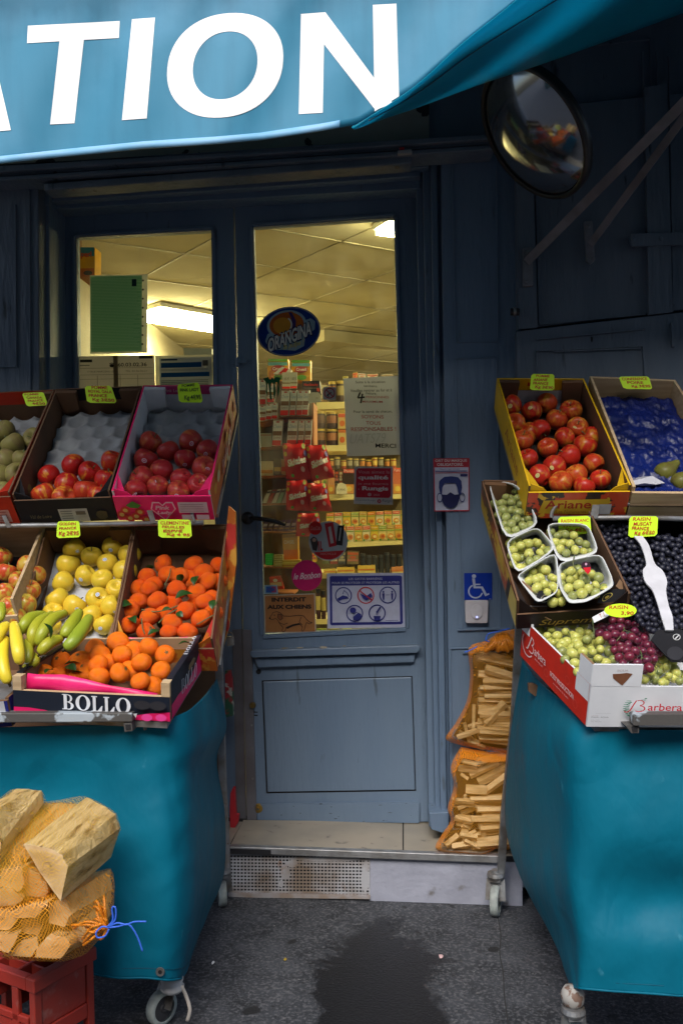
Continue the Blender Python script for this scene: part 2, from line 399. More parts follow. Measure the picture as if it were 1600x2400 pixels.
zf_ = at(565,1893,YD).z
def tilept(u, v):   # on the landing plane
    a, b, c = n0, n1, Vector((n1.x, YD+.06, n1.z+.004)); nn = (b-a).cross(c-a); d = ray(u, v)
    return CAM+d*((a-CAM).dot(nn)/d.dot(nn))
for q in ([(500,1942),(526,1942),(556,1888),(500,1886)], [(529,1942),(924,1954),(924,1888),(559,1884)], [(927,1954),(1200,1966),(1200,1890),(927,1888)]):
    pts = [tilept(u, v) for u, v in q]; tl.prism3(pts, Vector((0,0,-.012)), TILE)
pts = [tilept(u, v)-Vector((0,0,.004)) for u, v in [(-300,1925),(1500,1975),(1500,1870),(-300,1860)]]
tl.prism3(pts, Vector((0,0,-.02)), DARK)
tl.build('tiled_landing', step)
mb = MB(); mb.prism([(524,1945),(1150,1967),(1150,1984),(524,1961)], -.02, .03, mat('aluminium_nosing', (.42,.42,.43), (.3,.29,.28), rough=.42, metal=.7, nscale=20, bump=.3, bscale=60)); mb.build('metal_nosing', step, bevel=.003)
# perforated ventilation grille
gr = thing('ventilation_grille', at(690,2055,0), 'rusty white perforated grille set in the step riser', 'grille')
GM = mat('rusty_white_paint', (.4,.4,.42), (.22,.17,.13), rough=.8, nscale=7, ramp=(.42,.62), c3=(.23,.11,.04), n3=12, r3=(.66,.78))
mb = MB(); NX, NZ = 40, 12
def gp(a, b, y=0.):
    t = (527+(848-527)*a, 1964+a*4+(2056+a*4-1964-a*4)*b); return at(t[0], t[1], -.003+y)
for i in range(NX+1):
    a = i/NX; wd = .0022
    x0, x1 = gp(a, 0), gp(a, 1); mb.hexa([x1+Vector((-wd,0,0)),x1+Vector((wd,0,0)),x1+Vector((wd,.004,0)),x1+Vector((-wd,.004,0)),x0+Vector((-wd,0,0)),x0+Vector((wd,0,0)),x0+Vector((wd,.004,0)),x0+Vector((-wd,.004,0))], GM)
for j in range(NZ+1):
    b = j/NZ; wd = .0026
    x0, x1 = gp(0, b), gp(1, b); o = Vector((0,.0006,0)); mb.hexa([x0+Vector((0,0,-wd))+o,x1+Vector((0,0,-wd))+o,x1+Vector((0,.0045,-wd)),x0+Vector((0,.0045,-wd)),x0+Vector((0,0,wd))+o,x1+Vector((0,0,wd))+o,x1+Vector((0,.0045,wd)),x0+Vector((0,.0045,wd))], GM)
for (a, b, ra, rb) in ((.4,.42,.035,.2),(.37,.7,.02,.1),(.7,.08,.3,.07),(.97,.5,.03,.45),(.45,.2,.05,.1)):   # clogged holes
    pts = [gp(min(1,a+ra*math.cos(t)*random.uniform(.7,1.1)), max(0,min(1,b+rb*math.sin(t)*random.uniform(.7,1.1))), .001) for t in (k*PI/9 for k in range(18))]
    mb.poly(pts, GM)
mb.build('lattice', gr)
mb = MB(); mb.prism([(524,2052),(850,2058),(850,2066),(524,2062)], -.01, .02, mat('rusty_strip', (.26,.2,.16), (.32,.3,.3), rough=.8, nscale=18)); mb.build('bottom_strip', gr)

# fascia and cornice above the door
mb = MB(); mb.prism([(-600,60),(985,20),(985,330),(-600,440)], .03, .5, mat('peeling_cream_board', (.30,.29,.25), (.24,.23,.2), rough=.7, nscale=3, c3=(.015,.015,.018), n3=5, r3=(.6,.605))); mb.build('signboard', sf)
mb = MB()
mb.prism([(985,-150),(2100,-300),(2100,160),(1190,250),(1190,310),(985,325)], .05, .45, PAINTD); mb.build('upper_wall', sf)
mb = MB()
mb.prism([(-600,395),(0,378),(1135,306),(1135,318),(0,394),(-600,412)], -.07, .15, PAINTD)
mb.prism([(-600,413),(0,395),(1135,319),(1135,330),(0,404),(-600,424)], -.04, .12, PAINTD)
mb.prism([(-600,425),(0,405),(1135,331),(1135,342),(0,414),(-600,434)], -.055, .13, PAINTD)
mb.build('cornice', sf, bevel=.004)
mb = MB(); mb.prism([(100,420),(945,356),(945,374),(100,437)], -.03, .1, PAINTD); mb.build('drip_moulding', sf, bevel=.006)
# pilasters left and right of the doors
mb = MB()
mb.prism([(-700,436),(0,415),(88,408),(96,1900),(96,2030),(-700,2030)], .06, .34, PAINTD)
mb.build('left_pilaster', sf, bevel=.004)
mb = MB()
for a in ((36,470,38,842),(-60,845,40,842),(68,425,72,1200)): mb.bead(*a, .06, 5, .008, PAINTD)
mb.build('panel_moulding', sf)
# door frame (architrave), stepped
mb = MB()
mb.prism([(88,408),(112,406),(122,1920),(98,1920)], .14, .3, PAINT)
mb.prism([(112,472),(122,471),(134,1920),(124,1920)], .20, .2, PAINT)
mb.prism([(88,408),(985,343),(985,383),(112,446),(112,470),(90,470)], .135, .3, PAINT)
mb.prism([(112,446),(965,392),(965,404),(112,462)], .17, .25, PAINT)
mb.prism([(112,462),(965,404),(965,432),(112,480)], .22, .2, PAINT)
mb.prism([(955,400),(970,398),(1000,1900),(985,1900)], .225, .2, PAINT)
mb.prism([(970,384),(988,383),(1012,1896),(1000,1896)], .18, .25, PAINT)
mb.prism([(988,345),(1003,344),(1026,1890),(1012,1890)], .13, .3, PAINT)
mb.prism([(1003,344),(1012,343),(1036,1890),(1026,1890)], .155, .28, PAINT)
mb.prism([(985,1868),(1030,1866),(1030,1906),(1016,1914),(990,1906)], .10, .12, PAINT)
mb.build('door_frame', sf, bevel=.003)
# panelled pilaster on the right
mb = MB()
mb.prism([(1012,325),(1183,318),(1196,1980),(1036,1976)], .08, .3, PAINT); mb.build('right_pilaster', sf, bevel=.004)
mb = MB()
def frame_beads(q, Y, wd=4, d=.006, M=PAINT):
    for i in range(4): a, b = q[i], q[(i+1)%4]; mb.bead(*a, *b, Y, wd, d, M)
frame_beads([(1037,350),(1140,346),(1143,784),(1046,786)], .08)
frame_beads([(1046,824),(1140,820),(1150,1442),(1062,1446)], .08)
frame_beads([(1034,1490),(1160,1486),(1166,1900),(1040,1904)], .08)
mb.bead(1062,1500,1150,1497,.08,5,.01,PAINT); mb.bead(1050,1447,1160,1444,.08,4,.012,PAINT)
mb.build('panel_moulding', sf)
# shutter bay on the far right
mb = MB()
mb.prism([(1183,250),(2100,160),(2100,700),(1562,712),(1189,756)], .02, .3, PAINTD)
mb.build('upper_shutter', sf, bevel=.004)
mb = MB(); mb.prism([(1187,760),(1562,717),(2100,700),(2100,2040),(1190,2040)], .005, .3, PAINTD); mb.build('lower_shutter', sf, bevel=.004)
mb = MB()
mb.prism([(1186,420),(1225,418),(1234,752),(1191,755)], -.005, .03, PAINTD)
mb.prism([(1480,200),(1530,190),(1545,716),(1490,722)], -.005, .03, PAINTD)
for a in ((1230,440,1238,745),(1476,120,1489,722),(1508,120,1516,690),(1535,130,1545,700),(1240,745,1480,722)): mb.bead(*a, .02, 5, .01, PAINTD)
for a in ((1232,780,1478,756),(1232,806,1475,795),(1232,810,1238,900),(1475,795,1482,900),(1270,808,1470,800)): mb.bead(*a, .005, 5, .012, PAINTD)
mb.bead(1440,95,1492,90,.05,6,.01,PAINTD); mb.bead(1150,130,1440,95,.05,5,.01,PAINTD); mb.bead(1492,95,1500,330,.05,6,.01,PAINTD)
mb.build('shutter_battens', sf)
mb = MB()
q = [zs(1140,685), zs(1700,665), zs(1700,770), zs(1150,790), zs(1135,760), zs(1135,705)]
mb.prism(q, -.02, .02, PAINTD); mb.build('strap_hinge', sf, bevel=.003)
mb = MB()
for x, y in ((1160,735),(1390,728)):
    p = at(*zs(x,y), -.022); mb.lathe([(0,.004),(.006,.003),(.008,0)], PAINTD, 10, Matrix.Translation(p) @ Matrix.Rotation(PI/2,4,'X'))
q = [zs(1475,1410), zs(1498,1410), zs(1503,1610), zs(1480,1610)]; mb.prism(q, -.01, .015, PAINTD)
q = [zs(814,1530), zs(832,1530), zs(832,1560), zs(824,1576), zs(816,1560)]; mb.prism(q, .003, .003, DARK)
mb.build('shutter_hardware', sf)
mb = MB(); a = at(1172,716,-.02); b = at(1192,716,-.02)
mb.tube([a, b], .014, BLACK, 12); mb.tube([a+Vector((.01,0,0)), a+Vector((.02,0,0))], .018, METAL, 12); mb.build('shutter_bolt', sf)

# ------------------------------------------------------------------ door leaves
GLASS = bpy.data.materials.new('window_glass'); GLASS.use_nodes = True
n = GLASS.node_tree; N = n.nodes; L = n.links; N.remove(N['Principled BSDF'])
t = N.new('ShaderNodeBsdfTransparent'); t.inputs[0].default_value = (.9,.93,.9,1); gl = N.new('ShaderNodeBsdfGlossy'); gl.inputs['Roughness'].default_value = .03
df = N.new('ShaderNodeBsdfTranslucent'); df.inputs[0].default_value = (.8,.8,.75,1); fr = N.new('ShaderNodeFresnel'); fr.inputs[0].default_value = 1.45
m1 = N.new('ShaderNodeMixShader'); m2 = N.new('ShaderNodeMixShader'); L.new(fr.outputs[0], m1.inputs[0]); L.new(t.outputs[0], m1.inputs[1]); L.new(gl.outputs[0], m1.inputs[2])
tn = N.new('ShaderNodeTexNoise'); tn.inputs['Scale'].default_value = 9; tn.inputs['Detail'].default_value = 9; mr = N.new('ShaderNodeMapRange')
tcx = N.new('ShaderNodeTexCoord'); L.new(tcx.outputs['Object'], tn.inputs['Vector'])
for i, q in enumerate((.45,.85,.0,.05)): mr.inputs[i+1].default_value = q
L.new(tn.outputs[0], mr.inputs[0]); L.new(mr.outputs[0], m2.inputs[0]); L.new(m1.outputs[0], m2.inputs[1]); L.new(df.outputs[0], m2.inputs[2]); L.new(m2.outputs[0], N['Material Output'].inputs[0])

def leaf(root, outer, hole, name):
    (a, b, c, d), (e, f, g2, h) = outer, hole
    mb = MB()
    for q in ([a, b, f, e], [b, c, g2, f], [c, d, h, g2], [d, a, e, h]): mb.prism(q, YD, .045, PAINT)
    mb.build('leaf_frame', root)
    mb = MB(); k = 7
    e2, f2, g3, h2 = (e[0]-1,e[1]-1), (f[0]+1,f[1]-1), (g2[0]+1,g2[1]+1), (h[0]-1,h[1]+1)
    for p, q, (nx, ny) in ((e2,f2,(0,-1)), (f2,g3,(1,0)), (g3,h2,(0,1)), (h2,e2,(-1,0))):
        o = lambda s, t: (s[0]+nx*t, s[1]+ny*t)
        mb.bead(*o(p,5), *o(q,5), YD, 9, .008, PAINT)
    mb.build('glazing_bead', root)
    mb = MB(); mb.prism([e, f, g2, h], YD+.02, .004, GLASS); mb.build('glass_pane', root)
dl = thing('shop_entrance', at(330,1890,YD), 'left fixed leaf of the blue-grey glazed double door behind the fruit stall', 'door', kind='thing')
leaf(dl, [(118,476),(535,450),(564,1888),(134,1900)], [(175,545),(485,528),(497,1440),(186,1450)], 'l')
mb = MB(); mb.prism([zd(178,45), zd(240,40), zd(266,1300), zd(205,1305)], YD-.006, .006, STRIP); mb.build('kick_strip', dl)
dr = thing('shop_entrance', at(780,1885,YD), 'right leaf of the blue-grey double door covered in stickers, with black lever handle', 'door', kind='thing')
leaf(dr, [(538,449),(957,428),(992,1888),(568,1884)], [(582,521),(904,499),(930,1441),(606,1458)], 'r')
mb = MB()
mb.prism([zd(290,190), zd(310,178), zd(1370,145), zd(1388,155), zd(1385,178), zd(1365,195), zd(310,226), zd(295,215)], YD-.045, .045, PAINT)
mb.prism([zd(318,228), zd(1360,198), zd(1345,255), zd(340,290)], YD-.025, .025, PAINT)
mb.build('ledge_moulding', dr, bevel=.004)
# raised lower panel with a groove round it
mb = MB()
mb.prism([zd(374,380), zd(1332,350), zd(1355,1078), zd(403,1093)], YD-.008, .01, PAINT)
mb.build('lower_panel', dr, bevel=.004)
mb = MB(); q = [zd(366,372), zd(1337,343), zd(1361,1084), zd(396,1100)]
mb.prism(q, YD-.0015, .003, DARK)
mb.build('panel_groove', dr)
mb = MB()
for p, r in ((zd(346,315),.011),(zd(560,2),.0)):
    if r: mb.lathe([(0,.001),(r,.001),(r,0)], DARK, 16, Matrix.Translation(at(*p, YD-.001)) @ Matrix.Rotation(PI/2,4,'X'))
mb.build('keyhole', dr); mb = MB()
mb.prism([zd(320,452), zd(366,452), zd(366,615), zd(325,615)], YD-.002, .004, PAINT)
mb.prism([zd(314,572), zd(340,574), zd(340,580), zd(314,580)], YD-.003, .002, DARK)
mb.prism([zd(314,594), zd(340,594), zd(340,602), zd(314,600)], YD-.003, .002, DARK)
mb.build('lock_plate', dr)
mb = MB(); mb.prism([zd(330,1172), zd(1385,1160), zd(1385,1293), zd(334,1280)], YD-.016, .016, PAINT); mb.build('weather_board', dr, bevel=.005)
mb = MB(); mb.prism([zd(243,45), zd(298,48), zd(332,1282), zd(272,1290)], YD-.018, .018, STRIP)
for y in (405,660,805,1005,1190): mb.lathe([(0,.003),(.004,.002),(.005,0)], METAL, 8, Matrix.Translation(at(*zd(288+y*.02, y), YD-.018)) @ Matrix.Rotation(PI/2,4,'X'))
mb.build('metal_edge_strip', dr)
mb = MB(); M4 = Matrix.Translation(at(*zd(345,1196), YD-.01)) @ Matrix.Rotation(PI/2,4,'X')
mb.lathe([(.004,.014),(.008,.014),(.009,.008),(.017,.008),(.021,.004),(.021,0)], BRASS, 20, M4); mb.build('brass_lock', dr)
mb = MB(); M4 = Matrix.Translation(at(*zd(308,530), YD-.012)) @ Matrix.Rotation(PI/2,4,'X')
mb.lathe([(0,.02),(.009,.02),(.012,.014),(.014,0)], BRASS, 16, M4); mb.build('cylinder_lock', dr)
mb = MB(); c = at(569,1190,YD-.03); mb.lathe([(0,.0),(.02,.004),(.028,.016),(.02,.028),(0,.03)], BLACK, 20, Matrix.Translation(c+Vector((0,.01,0))) @ Matrix.Rotation(PI/2,4,'X'))
mb.tube([c+Vector((.01,-.01,0)), at(600,1192,YD-.06), at(630,1197,YD-.06), at(655,1206,YD-.055)], [.010,.009,.010,.007], BLACK, 10)
mb.build('lever_handle', dr, smooth=True)
mb = MB(); mb.bar(at(532,832,YD-.008), at(566,829,YD-.008), .012, .016, PAINT); mb.tube([at(545,822,YD-.01), at(545,842,YD-.01)], .01, PAINT, 8); mb.build('hinge_latch', dr)

# small things fixed on the frame
mb = MB(); mb.prism([(913,345),(945,342),(946,350),(914,353)], -.085, .02, pm((.35,.34,.36))); mb.prism([(917,338),(928,337),(928,345),(917,346)], -.08, .015, pm((.5,.02,.03)))
tag(mb.build('door_sensor', sf), 'tiny sensor', 'x'); del bpy.data.objects['door_sensor']['category']; del bpy.data.objects['door_sensor']['label']
mb = MB(); mb.poly([at(u, v, YD-.0015) for u, v in ((632,457),(640,455),(659,454),(656,457),(646,459))], pm((.8,.75,.55)))
rc0 = random.Random(6)
def chip(mb, u, v, s, Y, c, asp=2.2):
    n = rc0.randint(6, 9); mb.poly([at(u+s*asp*math.cos(k*2*PI/n)*rc0.uniform(.4,1.2), v+s*math.sin(k*2*PI/n)*rc0.uniform(.4,1.2), Y) for k in range(n)], pm(c, .8))
for u, v, s, a in ((742,1487,3.2,4),(690,1488,2,5),(655,1489,1.6,6),(790,1484,1.4,4)): chip(mb, u, v, s, YD-.0465, rc0.choice([(.3,.24,.14),(.05,.05,.05),(.42,.38,.3)]), a)
for _ in range(16): chip(mb, rc0.uniform(610,950), rc0.uniform(1845,1888), rc0.uniform(.5,1.3), YD-.0172, rc0.choice([(.05,.06,.07),(.1,.12,.14)]), rc0.uniform(1,5))
for _ in range(14): chip(mb, rc0.uniform(575,600), rc0.uniform(1500,1880), rc0.uniform(.5,1.2), YD-.0195 if False else YD-.0015, (.06,.07,.09), rc0.uniform(.5,1.2))
mb.build('chipped_paint', dr)

# doorbell and signs on the right pilaster
bell = thing('door_bell', at(*zm(700,2150), .07), 'white square door bell button below the wheelchair sign', 'door bell')
mb = MB(); q = [zm(555,1895), zm(570,1880), zm(825,1878), zm(840,1890), zm(832,2140), zm(818,2152), zm(580,2152), zm(566,2140)]
mb.prism(q, .052, .028, pm((.52,.5,.53))); mb.build('housing', bell, bevel=.006)
mb = MB(); c = zm(700,2015); mb.prism([(c[0]+13.5*math.cos(t), c[1]+17*math.sin(t)) for t in (k*PI/12 for k in range(24))], .046, .008, pm((.56,.54,.57))); mb.build('push_button', bell, bevel=.002)
mb = MB(); c = zm(703,2078); mb.prism([(c[0]+1.6*math.cos(t), c[1]+1.6*math.sin(t)) for t in (k*PI/4 for k in range(8))], .0445, .003, emis('blue_led', (.3,.35,1), 2)); mb.build('indicator_light', bell)
BLUE = (.01,.03,.28); NAVY = (.015,.02,.13)
mb, D = poster('s', [zm(548,1550), zm(882,1548), zm(884,1870), zm(552,1872)], .075, pm((.0,.03,.33)), '', '')
g = (.42,.47,.62)
D.ell(.35,.12,.075,.075,g); D.poly([(.28,.2),(.38,.2),(.40,.40),(.58,.40),(.58,.45),(.41,.45),(.42,.50),(.66,.50),(.80,.78),(.88,.75),(.90,.80),(.75,.87),(.60,.57),(.33,.57)], g)
D.ring(.40,.68,.27,.27,.80,g,t0=.25,t1=4.25); D.rect(.88,.96,.96,.975,g)
tag(mb.build('wheelchair_sign'), 'square blue sign with a white wheelchair symbol above the door bell', 'sign')
mb, D = poster('s', [zm(178,175), zm(612,172), zm(612,806), zm(190,812)], .073, pm((.5,.03,.05)), '', '')
D.rect(.03,.17,.97,.98,(.55,.56,.68)); D.text('ORT DU MASQUE', .05,.02,.93,.075,(.75,.6,.6),bold=.03); D.text('OBLIGATOIRE.', .1,.09,.83,.145,(.75,.6,.6),bold=.03)
D.text('Mesure réglementaire', .17,.195,.73,.22,NAVY); D.rect(.05,.235,.93,.25,(.1,.1,.3)); D.rect(.05,.268,.95,.28,(.5,.05,.08)); D.rect(.74,.30,.94,.345,NAVY)
N2 = (.02,.035,.16)
D.poly([(.15,.44),(.2,.40),(.3,.35),(.5,.34),(.68,.36),(.77,.43),(.79,.55),(.76,.66),(.7,.70),(.66,.55),(.6,.47),(.3,.47),(.24,.55),(.22,.70),(.17,.64),(.14,.55)], N2)
D.ring(.16,.74,.08,.09,.8,N2); D.ring(.79,.74,.08,.09,.8,N2)
D.poly([(.22,.68),(.36,.69),(.46,.64),(.58,.69),(.73,.68),(.70,.80),(.65,.88),(.56,.93),(.47,.945),(.38,.93),(.28,.88),(.23,.80)], (.012,.014,.08))
tag(mb.build('mask_notice'), 'red and white notice showing a head wearing a dark blue face mask', 'notice')
# ------------------------------------------------------------------ awning
aw = thing('shop_awning', at(600, -60, -.6), 'teal fabric awning with big white letters hanging above the stall', 'awning')
def aw_mat():
    m = bpy.data.materials.new('weathered_awning_fabric'); m.use_nodes = True; n = m.node_tree; N = n.nodes; L = n.links; p = N['Principled BSDF']
    tc = N.new('ShaderNodeTexCoord'); mp = N.new('ShaderNodeMapping'); mp.inputs['Scale'].default_value = (18, 1, 2.2); L.new(tc.outputs['Object'], mp.inputs[0])
    a = N.new('ShaderNodeTexNoise'); a.inputs['Scale'].default_value = 1.5; a.inputs['Detail'].default_value = 8; L.new(mp.outputs[0], a.inputs[0])
    b = N.new('ShaderNodeTexNoise'); b.inputs['Scale'].default_value = 5; b.inputs['Detail'].default_value = 8; L.new(tc.outputs['Object'], b.inputs[0])
    # dirt drips run down from the seam: stronger near the valance top
    sp = N.new('ShaderNodeSeparateXYZ'); L.new(tc.outputs['Object'], sp.inputs[0])
    r = N.new('ShaderNodeMapRange'); r.inputs[1].default_value = 2.68; r.inputs[2].default_value = 2.80; r.inputs[3].default_value = 0; r.inputs[4].default_value = .75; L.new(sp.outputs[2], r.inputs[0])
    ad = N.new('ShaderNodeMath'); ad.operation = 'MULTIPLY_ADD'; ad.inputs[1].default_value = .9; L.new(a.outputs[0], ad.inputs[0]); L.new(r.outputs[0], ad.inputs[2])
    r2 = N.new('ShaderNodeMapRange'); r2.inputs[1].default_value = .42; r2.inputs[2].default_value = 1.0; L.new(ad.outputs[0], r2.inputs[0])
    mx = N.new('ShaderNodeMix'); mx.data_type = 'RGBA'; mx.inputs[6].default_value = (.018,.20,.335,1); mx.inputs[7].default_value = (.0,.125,.225,1); L.new(r2.outputs[0], mx.inputs[0])
    r3 = N.new('ShaderNodeMapRange'); r3.inputs[1].default_value = .5; r3.inputs[2].default_value = .8; r3.inputs[4].default_value = .8; L.new(b.outputs[0], r3.inputs[0])
    m2 = N.new('ShaderNodeMix'); m2.data_type = 'RGBA'; m2.inputs[7].default_value = (.06,.265,.43,1); L.new(mx.outputs[2], m2.inputs[6]); L.new(r3.outputs[0], m2.inputs[0])
    L.new(m2.outputs[2], p.inputs['Base Color']); p.inputs['Roughness'].default_value = .6
    bp = N.new('ShaderNodeBump'); bp.inputs['Strength'].default_value = .25; bp.inputs['Distance'].default_value = .01; L.new(b.outputs[0], bp.inputs['Height']); L.new(bp.outputs[0], p.inputs['Normal'])
    return m
AWM = aw_mat()
def canvas():
    m = mat('teal_awning_canvas', (.0,.36,.50), (.0,.30,.43), rough=.35, nscale=5, bump=.2, bscale=8, bdist=.02); N = m.node_tree.nodes; L = m.node_tree.links
    t = N.new('ShaderNodeBsdfTranslucent'); t.inputs[0].default_value = (.0,.55,.75,1); x = N.new('ShaderNodeMixShader'); x.inputs[0].default_value = .5
    L.new(N['Principled BSDF'].outputs[0], x.inputs[1]); L.new(t.outputs[0], x.inputs[2]); L.new(x.outputs[0], N['Material Output'].inputs[0]); return m
AWB = canvas()
AWC = mat('canopy_canvas', (.0,.2,.3), (.0,.17,.26), rough=.5)
def vY(u, v):
    q = max(0., (u-700)/500.)
    return -1.36 + .012*math.sin(u/95.)*min(1, max(0, (v+60)/300)) + .006*math.sin(u/37.+v/80.) - .05*q*q
def interp(P, u):
    for (a, b), (c, d) in zip(P, P[1:]):
        if u <= c: return b+(d-b)*(u-a)/(c-a)
    return P[-1][1]
hem = [(-420,440),(-60,384),(0,375),(160,358),(330,341),(500,330),(600,321),(740,300),(819,285),(949,200),(1064,97),(1184,0),(1290,-100)]
rows = []
for j in range(25):
    t = j/24; rows.append([at(u, -130+(interp(hem,u)+130)*t, vY(u, -130+(interp(hem,u)+130)*t)) for u in [-420+i*15 for i in range(115)]])
mb = MB(); mb.grid(rows, AWM); mb.build('valance', aw, smooth=True, solid=.002)
mb = MB(); r2 = []      # stitched hem along the bottom
for t in (0, .5, 1.):
    r2.append([at(u, interp(hem,u)-17+16*t, vY(u, interp(hem,u)-17+16*t)-.004) for u in [-420+i*15 for i in range(81)]])
mb.grid(r2, mat('sun_bleached_hem', (.22,.45,.68), (.13,.38,.6), rough=.6, nscale=9)); mb.build('hem', aw, smooth=True, solid=.003)
WL = mat('white_lettering', (.93,.94,.93), rough=.7)
def vq(mb, q, n=8):       # bilinear patch following the fabric
    R = []
    for j in range(n+1):
        b = j/n; R.append([])
        for i in range(n+1):
            a = i/n; u = (q[0][0]*(1-a)+q[1][0]*a)*(1-b)+(q[3][0]*(1-a)+q[2][0]*a)*b; v = (q[0][1]*(1-a)+q[1][1]*a)*(1-b)+(q[3][1]*(1-a)+q[2][1]*a)*b
            R[-1].append(at(u, v, vY(u, v)-.0022))
    mb.grid(R, WL)
mb = MB()
vq(mb, [(-75,60),(-30,60),(25,298),(-22,302)]); vq(mb, [(-75,60),(-30,60),(-128,308),(-175,312)]); vq(mb, [(-130,205),(0,195),(8,240),(-140,250)])
vq(mb, [(64,58),(275,47),(273,86),(62,98)], 12); vq(mb, [(137,90),(193,87),(171,282),(115,285)])
vq(mb, [(303,43),(356,39),(337,271),(280,275)])
R0, R1 = [], []
for i in range(65):
    t = 2*PI*i/64
    cx, cy = 517, 149; sh = -.08
    x0, y0 = 133*abs(math.cos(t))**.92*(1 if math.cos(t)>0 else -1), 120*abs(math.sin(t))**.92*(1 if math.sin(t)>0 else -1)
    x1, y1 = 74*abs(math.cos(t))**.95*(1 if math.cos(t)>0 else -1), 78*abs(math.sin(t))**.95*(1 if math.sin(t)>0 else -1)
    R0.append((cx+x0+sh*y0, cy+y0-.06*x0)); R1.append((cx+x1+sh*y1, cy+y1-.06*x1))
mb.grid([[at(u, v, vY(u, v)-.0022) for u, v in [(a[0]+(b[0]-a[0])*k/4, a[1]+(b[1]-a[1])*k/4) for a, b in zip(R0, R1)]] for k in range(5)], WL)
vq(mb, [(691,31),(745,28),(741,258),(686,261)]); vq(mb, [(856,10),(910,7),(916,220),(860,255)]); vq(mb, [(690,31),(747,27),(902,236),(862,252)], 12)
mb.build('lettering', aw, smooth=True)
# fold of canvas sweeping up to the right
A = spline([at(812,287,-1.355), at(819,285,-1.362), at(949,200,-1.385), at(1064,97,-1.42), at(1184,0,-1.46), at(1300,-110,-1.5)], 8)
Bq = spline([at(812,289,-1.34), at(835,286,-1.3), at(960,245,-1.12), at(1110,190,-1.0), at(1300,126,-.85), at(1700,-20,-.65)], 8)
mb = MB(); R = []
for k in range(13):
    t = k/12; R.append([a*(1-t)+b*t + Vector((0, -.05*math.sin(PI*t), -.035*math.sin(PI*t)))*min(1, i/20) for i, (a, b) in enumerate(zip(A, Bq))])
mb.grid(R, AWB); mb.build('folded_canvas', aw, smooth=True, solid=.002)
mb = MB(); S = [a*(1-.2)+b*.2 + Vector((0, -.05*math.sin(PI*.2)-.004, -.035*math.sin(PI*.2)-.003))*min(1, i/20) for i, (a, b) in enumerate(zip(A, Bq))][10:]
mb.tube(S, .0016, pm((.02,.1,.14)), 5); mb.build('seam', aw)
# sloping canvas from the front bar back to the wall, above the picture
zt = at(400,-128,-1.36).z
mb = MB(); x0, x1 = -2.6, 3.4
mb.grid([[(x0+(x1-x0)*i/12, -1.36+1.4*j/6, zt+.05+.55*j/6) for i in range(13)] for j in range(7)], AWC); mb.build('canopy', aw, smooth=True, solid=.002)
mb = MB(); mb.tube([(x0,-1.33,zt+.03),(x1,-1.33,zt+.03)], .025, METAL, 10); mb.build('front_bar', aw)
# folding arm and its stays against the shutters
STEEL = mat('dull_painted_steel', (.2,.205,.235), (.14,.145,.165), rough=.5, metal=.2, nscale=12)
arm = [('stay', (at(1210,600,-.03), at(1600,205,-.75)), .032), ('stay', (at(*zs(815,770), -.03), at(1610,215,-.6)), .026)]
for nme, (a, b), wd in arm:
    mb = MB(); mb.bar(a, b, wd, .012, STEEL, up=Vector((.7,0,.7))); mb.build(nme, aw)
for q in ([zs(262,800), zs(340,795), zs(345,1110), zs(262,1120)], [zs(762,585), zs(828,580), zs(850,905), zs(812,935), zs(780,915)]):
    mb = MB(); mb.prism(q, -.02, .016, STEEL)
    for f in (.12, .88):
        a = at(*[q[0][i]*(1-f)+q[3][i]*f+8*(i==0) for i in (0, 1)], -.021); mb.lathe([(0,.004),(.006,.003),(.008,0)], STEEL, 8, Matrix.Translation(a) @ Matrix.Rotation(PI/2,4,'X'))
    mb.build('wall_bracket', aw, bevel=.002)

# ------------------------------------------------------------------ convex mirror
cm_ = at(1225, 306, -.45)
nrm = Vector((-.75, -.28, -.59)).normalized()
import mathutils
def mirror():
    root = thing('convex_mirror', cm_, 'round black-rimmed convex mirror tilted on the shopfront under the awning', 'mirror')
    # disc axes found from its outline: long axis runs from upper left to lower right
    view = (cm_-CAM).normalized(); R = nrm.to_track_quat('Z', 'Y').to_matrix().to_4x4(); M = Matrix.Translation(cm_) @ R
    rad = .228; prof = []; Rs = .42
    for i in range(13):
        a = math.asin(rad/Rs)*i/12; prof.append((Rs*math.sin(a), Rs*math.cos(a)-Rs*math.cos(math.asin(rad/Rs))))
    mb = MB(); mb.lathe(prof, mat('mirror_glass', (.30,.33,.37), rough=.10, metal=.9), 48, M); mb.build('mirror_dome', root, smooth=True, recalc=True)
    mb = MB(); mb.lathe([(rad-.004,.008),(rad+.006,.014),(rad+.014,.004),(rad+.012,-.02),(0,-.03)], BLACK, 48, M); mb.build('rim', root, smooth=True)
    mb = MB(); mb.bar(cm_-nrm*.03, Vector((cm_.x+.18, .04, cm_.z+.12)), .03, .03, BLACK); mb.build('mounting_arm', root)
    mb = MB(); c = at(1333,308,-.47); mb.box(c.x-.012,c.x+.012,c.y-.02,c.y+.02,c.z-.014,c.z+.014,pm((.4,.4,.4))); mb.build('clip', root)
    return root
mirror()
# light behind the camera: the houses across the street keep the low sky out
op = thing('street_house', (0,-12,0), 'pale stone house across the street behind the viewer', 'house')
mb = MB(); ST = mat('pale_stone', (.3,.28,.24), (.24,.22,.19), rough=.9, nscale=1)
mb.box(-14,14,-15,-12,-.5,9,ST); mb.build('wall', op)
for i in range(9):
    for j in range(2):
        mb = MB(); x = -12+i*3; z = 1+j*3; mb.box(x-.5,x+.5,-12.0,-11.97,z,z+1.7,pm((.06,.07,.08),.2)); mb.build('window', op)
